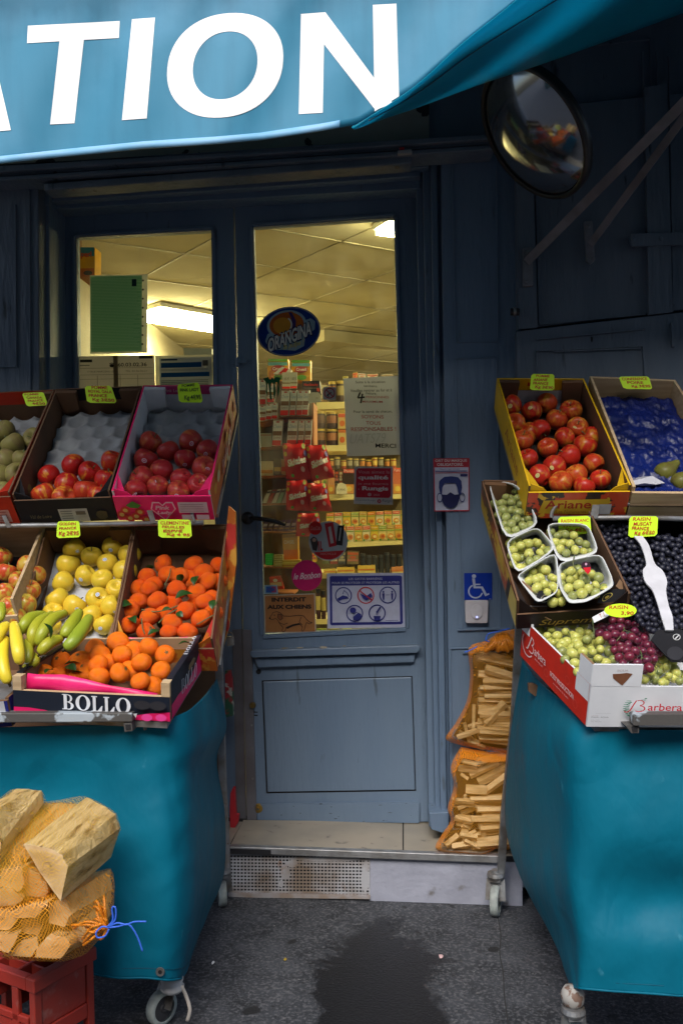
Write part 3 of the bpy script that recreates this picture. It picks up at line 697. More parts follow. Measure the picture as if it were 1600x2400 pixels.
# ------------------------------------------------------------------ shop interior
ZC = 2.95
CEILM = mat('ceiling_tile', (.50,.45,.29), (.45,.40,.25), rough=.9, nscale=3)
mb = MB(); mb.grid([[(x, y, ZC) for x in (-4, 4)] for y in (YD+.05, 8.5)], CEILM); struct(mb.build('shop_ceiling'))
mb = MB(); rot = math.radians(38); ca, sa = math.cos(rot), math.sin(rot)
for k in range(-14, 15):
    for (dx, dy) in ((ca, sa), (-sa, ca)):
        o = Vector((-dy, dx, 0))*k*.62 + Vector((.1, 4, 0)); a = o+Vector((dx,dy,0))*-7; b = o+Vector((dx,dy,0))*7
        ts = [0., 1.]
        # keep the part of the bar inside the room
        def clip(a, b):
            t0, t1 = 0., 1.; d = b-a
            for ax, lo, hi in ((0,-3.9,3.9),(1,YD+.08,8.4)):
                if abs(d[ax]) < 1e-9: continue
                p, q = (lo-a[ax])/d[ax], (hi-a[ax])/d[ax]; t0 = max(t0, min(p,q)); t1 = min(t1, max(p,q))
            return (a+d*t0, a+d*t1) if t1 > t0 else None
        c = clip(a, b)
        if c: mb.bar(c[0]+Vector((0,0,ZC-.002)), c[1]+Vector((0,0,ZC-.002)), .013, .006, pm((.42,.38,.25)))
struct(mb.build('ceiling_grid'))
WALLM = mat('shop_wall', (.5,.44,.3), (.42,.36,.24), rough=.8, nscale=2)
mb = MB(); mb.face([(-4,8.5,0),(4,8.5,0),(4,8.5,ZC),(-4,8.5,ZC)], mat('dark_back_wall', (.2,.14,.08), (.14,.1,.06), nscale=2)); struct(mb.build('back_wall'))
mb = MB(); mb.face([(4,YD+.05,0),(4,8.5,0),(4,8.5,ZC),(4,YD+.05,ZC)], WALLM); struct(mb.build('right_wall'))
mb = MB(); mb.face([(-1.75,YD+.05,0),(-1.75,8.5,0),(-1.75,8.5,ZC),(-1.75,YD+.05,ZC)], WALLM); struct(mb.build('left_wall'))
mb = MB(); mb.face([(-4,YD+.05,.17),(4,YD+.05,.17),(4,8.5,.17),(-4,8.5,.17)], mat('shop_floor_tile', (.3,.25,.18), (.25,.2,.15), rough=.3)); struct(mb.build('shop_floor'))
# wall over and beside the door, seen from inside and in the light leak around it
mb = MB(); mb.box(-4,4,YD+.06,YD+.16,at(500,440,YD).z-.0,ZC+.3,PAINTD); mb.box(-4,at(118,900,YD).x-.02,YD+.06,YD+.16,0,ZC,PAINTD); mb.box(at(985,900,YD).x+.02,4,YD+.06,YD+.16,0,ZC,PAINTD); mb.build('inner_wall', sf)
mb = MB(); mb.bar(atz(735,772,ZC-.05), atz(930,792,ZC-.05), .12, .09, CEILM); mb.bar(atz(180,530,ZC-.02), atz(185,640,ZC-.02), .03, .03, pm((.3,.15,.06))); struct(mb.build('ceiling_beam'))
TUBE = emis('fluorescent_tube', (1,.86,.46), 44)
def luminaire(a, b, lab, wd=.14, wid=.2):
    root = thing('strip_light', (a+b)/2, lab, 'ceiling light', 'fluorescent strip lights on the shop ceiling')
    mb = MB(); mb.bar(a+Vector((0,0,-.02)), b+Vector((0,0,-.02)), wid, .03, pm((.7,.7,.65))); mb.build('housing', root)
    mb = MB(); mb.bar(a+Vector((0,0,-.055)), b+Vector((0,0,-.055)), wd, .03, TUBE); mb.build('tube', root)
luminaire(atz(330,702,ZC), atz(540,738,ZC), 'glaring strip light seen through the left door window', .32, .38)
luminaire(atz(878,498,ZC), atz(1010,515,ZC), 'glaring strip light at the top right corner of the right door window')
luminaire(Vector((1.05,1.0,ZC)), Vector((1.15,2.3,ZC)), 'strip light running along the shop right of the door, out of the glare'); luminaire(Vector((.2,4.6,ZC)), Vector((1.5,4.8,ZC)), 'strip light deep in the shop over the grocery shelves')  # the first is an added lamp, out of view, to brighten the goods
for o in list(bpy.data.objects):
    if o.get('label') == 'strip light deep in the shop over the grocery shelves': deep = o

def pack(px, Y, cols, lab, cat='packet', group=None, name='food_packet', depth=.06, words=None, art=None, cap=None, round_=False):
    """front outline px (TL, TR, BR, BL), cols: background, bands ((b0,b1,col)...)"""
    P4 = [at(u, v, Y) for u, v in px]
    bg_, bands = cols; mb = MB()
    if round_:
        w_ = (P4[1]-P4[0]).length/2; zt_, zb_ = (P4[0].z+P4[1].z)/2, (P4[2].z+P4[3].z)/2; c = (P4[2]+P4[3])/2; c.y += w_
        h = zt_-zb_; prof = [(0,0),(w_,0),(w_,h*.28),(w_*1.005,h*.285),(w_*1.005,h*.8),(w_,h*.805),(w_*.98,h*.86)]
        mb.lathe(prof, pm(bg_), 18, Matrix.Translation(Vector((c.x, c.y, zb_))))
        mb.lathe([(w_*1.01,h*.3),(w_*1.015,h*.31),(w_*1.015,h*.75),(w_*1.01,h*.76)], pm(bands[0][2]), 18, Matrix.Translation(Vector((c.x, c.y, zb_))))
        mb.lathe([(w_*1.02,h*.86),(w_*1.02,h),(0,h)], pm(cap or (.5,.36,.08),.3), 18, Matrix.Translation(Vector((c.x, c.y, zb_))))
        o = mb.build(name, smooth=False)
    else:
        mb.prism3(P4, Vector((0, depth, 0)), pm(bg_, .35))
        D = Decal(mb, quadfn(P4, OUT), .0012)
        for b0, b1, c in bands: D.rect(0.03, b0, .97, b1, c)
        for q in (art or []): D.ell(*q)
        if words:
            for wd in words: D.text(*wd[:6], **(wd[6] if len(wd) > 6 else {}))
        o = mb.build(name)
    return tag(o, lab, cat, group)
def R5(x0, y0, x1, y1, sk=0., Z=z5): return [Z(x0+sk, y0), Z(x1+sk, y0), Z(x1, y1), Z(x0, y1)]
# ---- sweet rack close behind the glass, at its left
YR = 1.15
rack = thing('sweet_rack', at(660,1500,YR), 'tall wooden sweet rack close behind the door glass', 'rack')
RW = mat('rack_wood', (.42,.16,.05), (.36,.13,.04), rough=.5, nscale=6)
for q in ([(60,722),(350,655),(610,652),(610,664),(350,670),(60,738)], [(60,962),(330,945),(610,945),(610,956),(330,958),(60,975)], [(70,1250),(600,1236),(600,1250),(70,1266)], [(70,1528),(600,1515),(600,1530),(70,1545)]):
    mb = MB(); P = [at(*z5(x, y), YR) for x, y in q]; mb.prism3(P, Vector((0,.22,0)), RW); mb.build('shelf', rack)
for q in ([(60,283),(440,278),(440,292),(60,297)], [(60,624),(420,634),(420,648),(60,640)], [(60,880),(420,890),(420,905),(60,895)]):
    mb = MB(); P = [at(*z6(x, y), YR) for x, y in q]; mb.prism3(P, Vector((0,.22,0)), RW); mb.build('shelf', rack)
mb = MB(); P = [at(*z5(x, y), YR-.01) for x, y in ((596,520),(614,518),(622,1560),(604,1560))]; mb.prism3(P, Vector((0,.24,0)), RW); mb.build('side_post', rack)
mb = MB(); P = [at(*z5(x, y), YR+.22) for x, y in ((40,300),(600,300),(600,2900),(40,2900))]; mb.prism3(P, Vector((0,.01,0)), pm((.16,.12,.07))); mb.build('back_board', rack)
WH = (.85,.82,.74); RD = (.72,.03,.015); BR = (.25,.11,.04); BLU = (.1,.25,.45)
def choc(x0, y0, x1, y1, lab, sk=18, lean=True):
    pack(R5(x0, y0, x1, y1, sk), YR-.03, (WH, ((.0,.05,(.5,.3,.2)), (.80,1.,RD), (.45,.62,BR))), lab, 'chocolate packet', 'white and red chocolate packets on the sweet rack', 'chocolate_packet',
         .05, words=[('Choco', .1,.2,.9,.34,BLU,dict(shear=.3)), ('bueno', .12,.63,.9,.74,(.3,.1,.05))], art=[(.5,.1,.2,.03,(.6,.05,.02))])
for i, x in enumerate((278, 372, 438, 496)): choc(x, 395, x+(84 if i == 0 else 58), 650-i*2, f'tall white and red chocolate packet, {ORD[i]} of four on the upper rack shelf')
for i, (x, wd) in enumerate(((198,92),(346,96),(452,58),(520,62))): choc(x, 690, x+wd, 950-i*3, f'white and red chocolate packet, {ORD[i]} of four on the second rack shelf')
for i, (x0, y0, x1, y1) in enumerate(((68,285,138,540),(68,545,138,700),(140,532,194,690),(196,525,252,682))):
    choc(x0, y0, x1, y1, ('tall stacked chocolate box at the glass edge, above the others', 'small chocolate box under the tall one at the glass edge', 'small white chocolate box second from the glass edge', 'small white chocolate box third from the glass edge')[i], 3)
choc(150,330,222,520,'white chocolate box standing behind the green claw sticker',3)
for i, x in enumerate((155, 392)):
    pack(R5(x, 88+i*12, x+(205 if i == 0 else 190), 310, 0), YR+.12, ((.78,.36,.02), ((0,.12,(.15,.35,.05)), (.15,.3,(.15,.4,.4)), (.72,.8,(.8,.5,.05)))), ('orange cereal box, left of a pair on top of the rack','orange cereal box with green corner, right of a pair on top of the rack')[i],
         'cereal box', 'cereal boxes on the sweet rack', 'cereal_box', .08, art=[(.52,.45,.34,.16,(.45,.05,.05)),(.55,.83,.25,.12,(.15,.4,.04)),(.2,.72,.12,.2,(.5,.14,.02))], words=[('Cruesli', .26,.38,.8,.52,(.85,.75,.6),dict(bold=.03))])
pack([z5(215,235), z5(300,165), z5(395,195), z5(375,240)], YR+.05, ((.8,.78,.7), ((.3,.7,RD),)), 'folded red and white packet lying before the cereal boxes', 'packet')
for i, (x0, x1, a) in enumerate(((300,382,222),(382,450,222))):
    pack(R5(x0, a, x1, 385-i*5, 0), YR+.02, ((.62,.58,.45), ((.62,.7,(.3,.2,.1)),(.87,1.,RD))), ('cream paper price sheet above the leaning chocolate packets','narrow cream price sheet beside the first one above the chocolate')[i], 'price sheet', None, 'price_sheet', .01, words=[('1,65 €', .15,.3,.85,.5,(.1,.08,.06))])
pack([z5(500,310), z5(672,305), z5(685,425), z5(505,420)], YR+.02, ((.03,.025,.025), ((.6,.64,(.5,.4,.3)),)), 'black biscuit box with a red name right of the price sheets', 'biscuit box', None, 'biscuit_box', .08, words=[('MonSnacky', .1,.2,.9,.5,(.65,.05,.03),dict(bold=.03))], art=[(.88,.75,.1,.16,(.6,.06,.03))])
pack([z5(545,430), z5(600,418), z5(660,420), z5(688,450), z5(686,515), z5(560,528)], YR-.02, ((.62,.58,.48), ()), 'scalloped cream price card at the corner of the rack', 'price card', None, 'price_card', .01, words=[('1€', .62,.4,.8,.6,(.2,.15,.1))]) if False else None
mb = MB(); P = [at(*z5(x, y), YR-.03) for x, y in ((552,440),(600,420),(660,420),(686,452),(684,512),(560,528))]; mb.prism3(P, Vector((0,.01,0)), pm((.62,.58,.46))); D = Decal(mb, quadfn([P[0],P[3],P[4],P[5]], OUT), .001); D.text('1€', .6,.3,.8,.6,(.25,.2,.1)); tag(mb.build('price_card'), 'scalloped cream price card at the upper corner of the sweet rack', 'price card')
# lower rack shelves
pack(R5(82,828,196,962), YR-.02, ((.6,.55,.42), ((.1,.16,(.5,.1,.05)),)), 'plain cream carton at the glass edge on the second rack shelf', 'carton', None, 'carton', .08)
pack(R5(86,1105,212,1246), YR-.02, ((.7,.55,.3), ((.62,.85,(.6,.25,.05)),)), 'cream and orange carton at the glass edge on the third rack shelf', 'carton', None, 'carton', .08)
pack(R5(218,1078,290,1238), YR-.02, ((.2,.15,.08), ((.55,.8,(.6,.4,.08)),)), 'brown carton right of the cream and orange carton on the third rack shelf', 'carton', None, 'carton', .08)
pack(R5(294,1085,338,1236), YR-.02, ((.45,.3,.12), ((.5,.8,(.6,.1,.05)),)), 'narrow carton right of the brown carton on the third rack shelf', 'carton', None, 'carton', .08)
for i in range(5):
    x = 100+i*48; pack([z5(x+60,1395-i*4), z5(x+95,1390-i*4), z5(x+42,1520), z5(x,1522)], YR-.03, (((.55,.5,.4),(.35,.05,.03),(.66,.62,.5),(.3,.45,.3),(.5,.45,.4))[i], ((.1,.25,(.1,.1,.1)),)), f'slanted sweet bar, {ORD[i]} in the row on the fourth rack shelf', 'sweet bar', 'slanted sweet bars on the fourth rack shelf', 'sweet_bar', .02)
for i in range(6):
    x = 96+i*56; pack([z6(x+34,175-i*3), z6(x+72,172-i*3), z6(x+44,270), z6(x,272)], YR-.03, ((.16,.09,.16), ((.3,.55,(.5,.42,.45)),(.7,.85,(.35,.2,.1)))), f'purple chocolate bar, {ORD[i]} in the slanted row behind the door handle', 'chocolate bar', 'purple chocolate bars behind the door handle', 'chocolate_bar', .02)
pack([z6(300,312), z6(455,306), z6(460,560), z6(318,562)], YR+.02, ((.62,.3,.03), ((.02,.12,(.4,.2,.05)),(.6,.98,(.75,.2,.01)))), 'orange drink carton standing behind the round red sticker', 'carton', None, 'drink_carton', .08, words=[('OASIS', .1,.22,.75,.36,(.7,.7,.6))])
for i in range(5):
    y = 502+i*23; pack([z6(135,y), z6(205,y-2), z6(206,y+20), z6(135,y+22)], YR-.02, ((.05,.5,.08), ()), f'flat green packet, number {("one","two","three","four","five")[i]} from the top of its stack at the glass edge', 'packet', 'stacked green packets at the glass edge', 'sweet_packet', .05)
for i in range(5):
    y = 512+i*23; pack([z6(218,y), z6(308,y-2), z6(308,y+18), z6(218,y+20)], YR-.02, ((.62,.5,.12), ((.4,.6,(.2,.15,.05)),)), f'flat yellow packet, number {("one","two","three","four","five")[i]} from the top of the stack beside the green ones', 'packet', 'stacked yellow packets beside the green ones', 'sweet_packet', .05)
pack([z6(300,565), z6(480,560), z6(482,632), z6(300,634)], YR-.02, ((.65,.4,.04), ((.3,.45,(.8,.6,.1)),(.7,.8,(.5,.15,.02)))), 'low orange sweet box above the round pink sticker', 'sweet box', None, 'sweet_box', .05)
pack([z6(175,730), z6(280,722), z6(315,850), z6(180,860)], YR-.02, ((.62,.05,.02), ((.45,.75,(.6,.35,.15)),)), 'red bag of sweets above the small blue sticker', 'sweet bag', None, 'sweet_bag', .05, art=[(.5,.3,.2,.12,(.7,.6,.5))])
# hanging red sweet bags
SK = (.62,.012,.012)
def skbag(q, Y, lab, Z=z5):
    P4 = [at(*Z(x, y), Y) for x, y in q]; fn0 = quadfn(P4, OUT); mb = MB(); m = mat('red_foil', (.62,.012,.012), (.5,.008,.008), rough=.28, nscale=6, bump=.6, bscale=22, bdist=.01)
    def fn(a, b, l):
        p = fn0(a, b, l); k = max(0, math.sin(PI*min(1,max(0,a))))*max(0, math.sin(PI*min(1,max(0,b)))); p.y -= .035*k**.6 + .006*math.sin(a*9+b*5); return p
    N_ = 12; mb.grid([[fn(i/N_, j/N_, 0) for i in range(N_+1)] for j in range(N_+1)], m); back = [[fn0(i/N_, j/N_, 0)+Vector((0,.02*math.sin(PI*i/N_)*math.sin(PI*j/N_),0)) for i in range(N_+1)] for j in range(N_+1)]; mb.grid(back, m)
    D = Decal(mb, fn, .002)
    for (a, b, ra, rb, c) in ((.12,.1,.09,.07,(.75,.35,.02)),(.1,.3,.07,.07,(.7,.5,.03)),(.9,.08,.08,.08,(.35,.4,.1)),(.93,.28,.06,.09,(.2,.15,.4)),(.3,.9,.07,.05,(.1,.4,.05)),(.3,.6,.14,.05,(.3,.5,.1)),(.75,.72,.08,.08,(.7,.35,.35))):
        pts = [(a+ra*math.cos(t), b+rb*math.sin(t)) for t in (k*PI/4 for k in range(8))]; D.poly(pts, c)
    D.text('Skittles', .16,.40,.93,.60,(.8,.75,.72), bold=.045, skew=-.14)
    mb.build('x'); o = bpy.data.objects['x']; o.name = 'sweet_bag'; tag(o, lab, 'sweet bag', 'red sweet bags hanging behind the glass')
    for p in o.data.polygons: p.use_smooth = True
skbag([(302,930),(535,928),(588,1290),(345,1285)], 1.0, 'shiny red sweet bag, upper left of the hanging bags')
skbag([(528,948),(730,942),(822,1268),(592,1310)], 1.0, 'shiny red sweet bag, upper right of the hanging bags')
skbag([(345,1300),(545,1290),(572,1602),(340,1592)], 1.03, 'shiny red sweet bag, lower left of the hanging bags')
skbag([(552,1322),(738,1328),(800,1602),(560,1602)], 1.03, 'shiny red sweet bag, lower right of the hanging bags')
skbag([(455,98),(665,96),(700,330),(435,325)], 1.06, 'shiny red sweet bag hanging lowest, behind the round red sticker', z6)
# ---- grocery shelves at the back
YS = 2.6
sh = thing('grocery_shelves', at(800,1500,YS), 'cream steel grocery shelves packed with soups and jars behind the rack', 'shelving')
SHM = mat('cream_shelf', (.72,.6,.26), (.66,.54,.22), rough=.5)
for Z, q in ((z5,[(640,520),(1500,500),(1500,560),(640,590)]), (z5,[(620,950),(1500,935),(1500,990),(620,1010)]), (z5,[(600,1440),(1500,1422),(1500,1475),(600,1492)]), (z6,[(700,395),(1600,345),(1600,400),(700,450)]), (z6,[(600,690),(1600,690),(1600,745),(600,745)]), (z6,[(600,1150),(1600,1150),(1600,1200),(600,1200)])):
    mb = MB(); P = [at(*Z(x, y), YS) for x, y in q]; mb.prism3(P, Vector((0,.42,0)), SHM); mb.build('shelf', sh)
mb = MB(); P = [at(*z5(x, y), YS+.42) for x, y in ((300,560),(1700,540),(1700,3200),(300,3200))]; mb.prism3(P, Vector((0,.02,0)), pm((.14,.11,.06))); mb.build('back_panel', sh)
def jar(x0, y0, x1, y1, lab, lc=(.3,.12,.05), Z=z5, bg_=(.05,.025,.02), **k): pack([Z(x0,y0), Z(x1,y0), Z(x1,y1), Z(x0,y1)], YS, (bg_, ((0,1,lc),)), lab, 'jar', 'jars on the grocery shelves', 'jar', round_=True, **k)
jar(765,310,838,505,'dark jar with gold lid left of the other on the top grocery shelf'); jar(842,305,915,512,'dark jar with gold lid against the paper notice on the top grocery shelf',(.35,.28,.12))
jar(620,608,730,775,'wide dark jar, leftmost in the upper layer of the second grocery shelf',(.12,.06,.04)); jar(742,612,850,775,'wide dark jar, second in the upper layer of the second grocery shelf',(.3,.12,.06))
jar(618,782,730,945,'wide dark jar, leftmost in the lower layer of the second grocery shelf',(.25,.12,.05)); jar(738,785,852,945,'wide dark jar, second in the lower layer of the second grocery shelf',(.35,.15,.07))
pack(R5(856,632,930,782,0), YS, ((.6,.42,.15), ((.0,.25,(.55,.1,.04)),)), 'cream and red box in the upper layer of the second grocery shelf', 'food box', 'food boxes on the grocery shelves', 'food_box', .1, art=[(.55,.65,.35,.2,(.6,.15,.03))])
pack(R5(860,792,935,945,0), YS, ((.6,.45,.18), ((.0,.2,(.55,.15,.04)),)), 'cream and red box in the lower layer of the second grocery shelf', 'food box', 'food boxes on the grocery shelves', 'food_box', .1, art=[(.5,.65,.35,.2,(.55,.12,.03))])
rr = random.Random(3)
for i, x in enumerate(range(760, 1480, 62)):
    if x > 880 and x < 1000: pass
    c = rr.choice([((.08,.05,.03),(.5,.2,.05)), ((.3,.06,.03),(.6,.4,.1)), ((.1,.08,.06),(.35,.3,.2))])
    if i < 11: jar(x, 1062+rr.randint(0,30), x+54, 1180, f'dim bottle top, {("first","second","third","fourth","fifth","sixth","seventh","eighth","ninth","tenth","eleventh","twelfth")[i]} from left above the third grocery shelf packets', c[1], bg_=c[0])
names = [(752,820,1195,(.55,.25,.1)), (905,1020,1178,(.05,.03,.02)), (1025,1090,1185,(.4,.2,.1)), (1400,1495,1170,(.5,.12,.05))]
for i, (x0, x1, y0, c) in enumerate(names):
    pack(R5(x0, y0, x1, 1432, 0), YS, (c, ((.02,.18,(.55,.06,.03)),(.62,.98,(.62,.25,.04)))), ('round pasta box left of the white price card on the third grocery shelf','black pasta packet with red header behind the red square sticker edge','small tan packet behind the red square sticker','red packet right of the red square sticker on the third grocery shelf')[i],
         'food packet', 'packets on the third grocery shelf', 'food_packet', .08, art=[(.5,.8,.3,.1,(.7,.5,.08))], words=[('Panzi', .1,.04,.9,.15,(.8,.6,.5))])
mb = MB(); P = [at(*z5(x, y), YS-.03) for x, y in ((838,1430),(838,1370),(855,1330),(890,1318),(930,1335),(945,1375),(945,1430))]; mb.prism3(P, Vector((0,.005,0)), pm((.66,.6,.42))); D = Decal(mb, quadfn([P[1],P[5],P[6],P[0]], OUT), .001); D.text('1,90€', .15,.05,.85,.5,(.2,.15,.1)); tag(mb.build('price_card'), 'arched cream price card on the third grocery shelf', 'price card')
soupc = [((.70,.52,.10),(.62,.12,.03)), ((.66,.42,.08),(.7,.2,.02)), ((.72,.56,.2),(.3,.4,.06)), ((.74,.64,.4),(.6,.06,.03)), ((.74,.64,.4),(.65,.1,.03)), ((.66,.5,.16),(.5,.3,.05)), ((.7,.5,.05),(.6,.35,.02))]
k = 0
for r_, (y0, y1, xs) in enumerate(((92,228,range(740,1500,82)), (232,388,range(700,1500,80)))):
    for i, x in enumerate(xs):
        c = soupc[(i*3+r_*2) % 7]; dy = -(x-740)*.03
        pack([z6(x,y0+dy+rr.randint(-4,4)), z6(x+74,y0+dy-2), z6(x+74,y1+dy), z6(x,y1+dy)], YS-(.0 if r_ else -.01), (c[0], ((.04,.24,c[1]),(.3,.36,(.2,.35,.05)))),
             f'yellow soup carton, {("first","second","third","fourth","fifth","sixth","seventh","eighth","ninth","tenth")[i]} from left in the {("upper","lower")[r_]} layer above the long cream shelf edge', 'soup carton', 'soup cartons in two layers on the grocery shelf', 'soup_carton', .07,
             art=[(.5,.7,.4,.18,(.62,.26,.04)),(.55,.7,.22,.09,(.45,.1,.02) if i%2 else (.75,.6,.25)),(.2,.92,.12,.06,(.1,.3,.04))], words=[('Knorr' if i%2 else 'Soupe', .12,.08,.88,.19,(.85,.75,.5))])
for i, (x0, x1, y0) in enumerate(((712,825,650),(842,1015,632),(1050,1222,612),(1385,1500,625))):
    pack([z6(x0,y0+8), z6(x1,y0), z6(x1+8,712), z6(x0+3,712)], YS-.02, ((.72,.48,.08) if i<3 else (.6,.25,.1), ((.35,.5,(.62,.2,.04)),(.6,.9,(.75,.6,.2)))), f'yellow instant meal box, {ORD[i]} of four above the blue hygiene notice', 'food box', 'instant meal boxes above the hygiene notice', 'food_box', .1)
for i, x in enumerate(range(1080, 1500, 60)):
    jar(x, 520-rr.randint(0,40), x+50, 690, f'dark wine bottle, {ORD[i]} in the shadow above the hygiene notice', (.03,.03,.03), z6, (.02,.02,.02), cap=(.06,.06,.06))
for i, x in enumerate((640, 690)):
    jar(x, 850+i*20, x+46, 1150, f'dark jar with yellow label, {("left","right")[i]} of two between dog and hygiene notices', (.45,.36,.12), z6, (.05,.02,.02), cap=(.02,.02,.02))
for i in range(7):
    x = 645+i*125; pack([z6(x,1246), z6(x+95,1243), z6(x+95,1295), z6(x,1298)], .9, ((.72,.78,.12) if i%2==0 else (.7,.6,.1), ((.55,.8,(.2,.2,.03)),)), f'yellow shelf ticket, {ORD[i]} along the bottom of the door glass', 'shelf ticket', 'yellow shelf tickets at the bottom of the glass', 'shelf_ticket', .01)
pack([z6(640,1290), z6(1560,1285), z6(1560,1420), z6(640,1430)], .92, ((.12,.1,.08), ((.1,.5,(.3,.2,.1)),)), 'dark low shelf board behind the yellow tickets', 'shelf', None, 'low_shelf', .2)
extra = [(z5,(625,1200,690,1432),(.5,.05,.03),(.7,.5,.1),'red packet low down just right of the hanging sweet bags'),(z5,(695,1215,748,1432),(.75,.55,.12),(.2,.3,.05),'narrow yellow packet between the sweet bags and the pasta box'),
 (z5,(825,1195,862,1325),(.06,.04,.03),(.5,.1,.04),'black narrow packet above the arched price card'),(z5,(866,1200,900,1320),(.35,.1,.05),(.7,.6,.4),'brown narrow packet above the arched price card'),
 (z6,(500,440,575,575),(.55,.08,.03),(.75,.5,.1),'red crisp packet under the round white sticker, left one'),(z6,(560,455,640,580),(.7,.45,.05),(.5,.05,.03),'orange crisp packet under the round white sticker, right one'),
 (z6,(700,455,770,600),(.12,.14,.07),(.4,.3,.1),'dark green tin in the shadow below the soup cartons'),(z6,(780,470,850,600),(.3,.05,.04),(.5,.4,.3),'maroon tin in the shadow below the soup cartons'),(z6,(860,470,930,600),(.08,.08,.1),(.35,.3,.2),'near-black tin in the shadow below the soup cartons'),(z6,(945,475,1060,600),(.25,.2,.1),(.5,.12,.05),'brown wide tin in the shadow below the soup cartons'),
 (z5,(690,330,755,520),(.25,.16,.08),(.6,.5,.3),'brown box left of the two gold-lidded jars'),(z5,(1000,225,1050,300),(.8,.45,.1),(.7,.1,.05),'orange pack sticking up above the paper notice'),(z5,(1060,232,1130,300),(.75,.7,.6),(.6,.3,.2),'cream pack sticking up above the paper notice'),(z5,(1145,235,1250,300),(.7,.6,.4),(.5,.1,.05),'tan pack sticking up above the paper notice'),(z5,(1280,240,1400,300),(.5,.45,.35),(.3,.2,.1),'grey-brown pack sticking up above the paper notice'),
 (z5,(905,262,950,300),(.7,.62,.2),(.4,.3,.05),'yellow pack above the left corner of the paper notice')]
for Z, (x0, y0, x1, y1), c, c2, l in extra: pack([Z(x0+rr.uniform(-4,4),y0+rr.uniform(-5,5)), Z(x1,y0+rr.uniform(-5,5)), Z(x1,y1), Z(x0,y1)], YS+.02, (c, ((.1,.3,c2),(.62,.8,tuple(q*.7+.1 for q in c2)))), l, 'packet', 'mixed packets on the grocery shelves', 'food_packet', .08, art=[(.5,.48,.3,.12,c2)])
# left window contents
o = pack([z3(525,222), z3(622,222), z3(622,412), z3(525,415)], .9, ((.78,.4,.02), ((0,.3,(.05,.25,.4)),(.72,1.,(.6,.15,.02)))), 'blue and orange cereal box high up in the left door window', 'cereal box', None, 'cereal_box', .10, words=[('perl', .08,.14,.8,.4,(.5,.08,.05),dict(bold=.04))], art=[(.55,.88,.3,.08,(.08,.05,.03))])
o = pack([z3(518,415), z3(590,412), z3(590,475), z3(520,420)], .88, ((.6,.2,.02), ()), 'orange carton edge under the cereal box in the left window', 'carton', None, 'carton', .1)
for i, (x, y0, y1, c) in enumerate(((518,650,860,(.25,.3,.1)),(545,760,870,(.05,.45,.06)),(575,780,880,(.5,.5,.4)))):
    jar(x, y0, x+28, y1, ('olive glass bottle at the left edge of the left window','small bright green bottle in the left window','small pale bottle beside the green one in the left window')[i], c, z3, c)
pack([z3(1205,882), z3(1390,885), z3(1390,935), z3(1205,940)], .8, ((.7,.68,.6), ()), 'white paper roll standing above the blue notice in the left window', 'paper roll', None, 'paper_roll', .08)

# ------------------------------------------------------------------ stickers on the glass
YG = YD+.016
mb, D = poster('', [z4(208,1320), z4(720,1320), z4(720,1330), z4(208,1330)], YG, pm((1,1,1)), '', '')
def stick(P4px, Y, base, shape=None, thin=False):
    P4 = [at(u, v, Y) for u, v in P4px]; fn = quadfn(P4, OUT); mb = MB()
    if thin: mb.face(P4, base); return mb, Decal(mb, fn, .0006, pmt)
    if shape == 'round': pts = [fn(.5+.5*math.cos(t), .5+.5*math.sin(t), 0) for t in (k*PI/20 for k in range(40))]
    elif shape: pts = [fn(a, b, 0) for a, b in shape]
    else: pts = P4
    mb.prism3(pts, Vector((0, .0012, 0)), base); return mb, Decal(mb, fn, .0006)
mb, D = stick([z4(208,935), z4(715,895), z4(722,1290), z4(214,1330)], YG, pm((.0,.03,.22)), 'round')
D.ring(.5,.5,.49,.485,.975,(.35,.38,.42))
lt = (.28,.42,.5)
D.ell(.47,.36,.31,.29,lt,rot=-.2); D.poly([(.13,.66),(.17,.52),(.85,.27),(.92,.34),(.91,.50),(.76,.64),(.74,.82),(.60,.90),(.38,.86),(.2,.86)], lt)
D.ell(.47,.36,.27,.25,(.45,.10,.01)); D.poly([(.43,.12),(.55,.1),(.66,.2),(.74,.4),(.6,.55),(.62,.35),(.55,.2)], (.5,.13,.01)); D.poly([(.5,.11),(.56,.13),(.62,.3),(.6,.5),(.53,.56),(.57,.38),(.54,.22)], (.05,.02,.12))
D.ell(.41,.38,.15,.17,(.62,.27,.02),rot=-.3); D.ring(.41,.37,.15,.18,.86,(.7,.68,.6),t0=-.9,t1=1.9)
D.text('ORANGINA', .155,.45,.885,.78,(.01,.01,.07), bold=.085, skew=-.30); D.text('ORANGINA', .175,.475,.865,.755,(.66,.66,.6), bold=.03, skew=-.30)
D.text('la pulpe !', .42,.72,.74,.86,(.62,.5,.12), bold=.01, skew=-.08, shear=.2)
tag(mb.build('drink_sticker'), 'large oval blue sticker with an orange swirl and slanting name', 'sticker')
mb, D = stick([z5(110,262), z5(285,262), z5(285,520), z5(110,520)], YG, pm((.008,.12,.04)), [(.0,.08),(.25,.04),(.30,.0),(.36,.10),(.44,.12),(.52,.04),(.62,.12),(.68,.06),(.74,.02),(.98,.05),(.95,.2),(.90,.35),(.95,.5),(.88,.82),(.82,.6),(.84,.3),(.78,.22),(.70,.26),(.72,.6),(.66,.98),(.6,.7),(.6,.3),(.52,.24),(.46,.3),(.46,.6),(.52,.92),(.40,.86),(.36,.5),(.30,.28),(.27,.26),(.24,.5),(.28,.8),(.16,.6),(.18,.35),(.14,.2)])
tag(mb.build('claw_sticker'), 'dark green three-clawed m sticker on the glass', 'sticker')
mb, D = stick([z5(708,367), z5(835,370), z5(833,497), z5(702,492)], YG, pm((.55,.52,.45)))
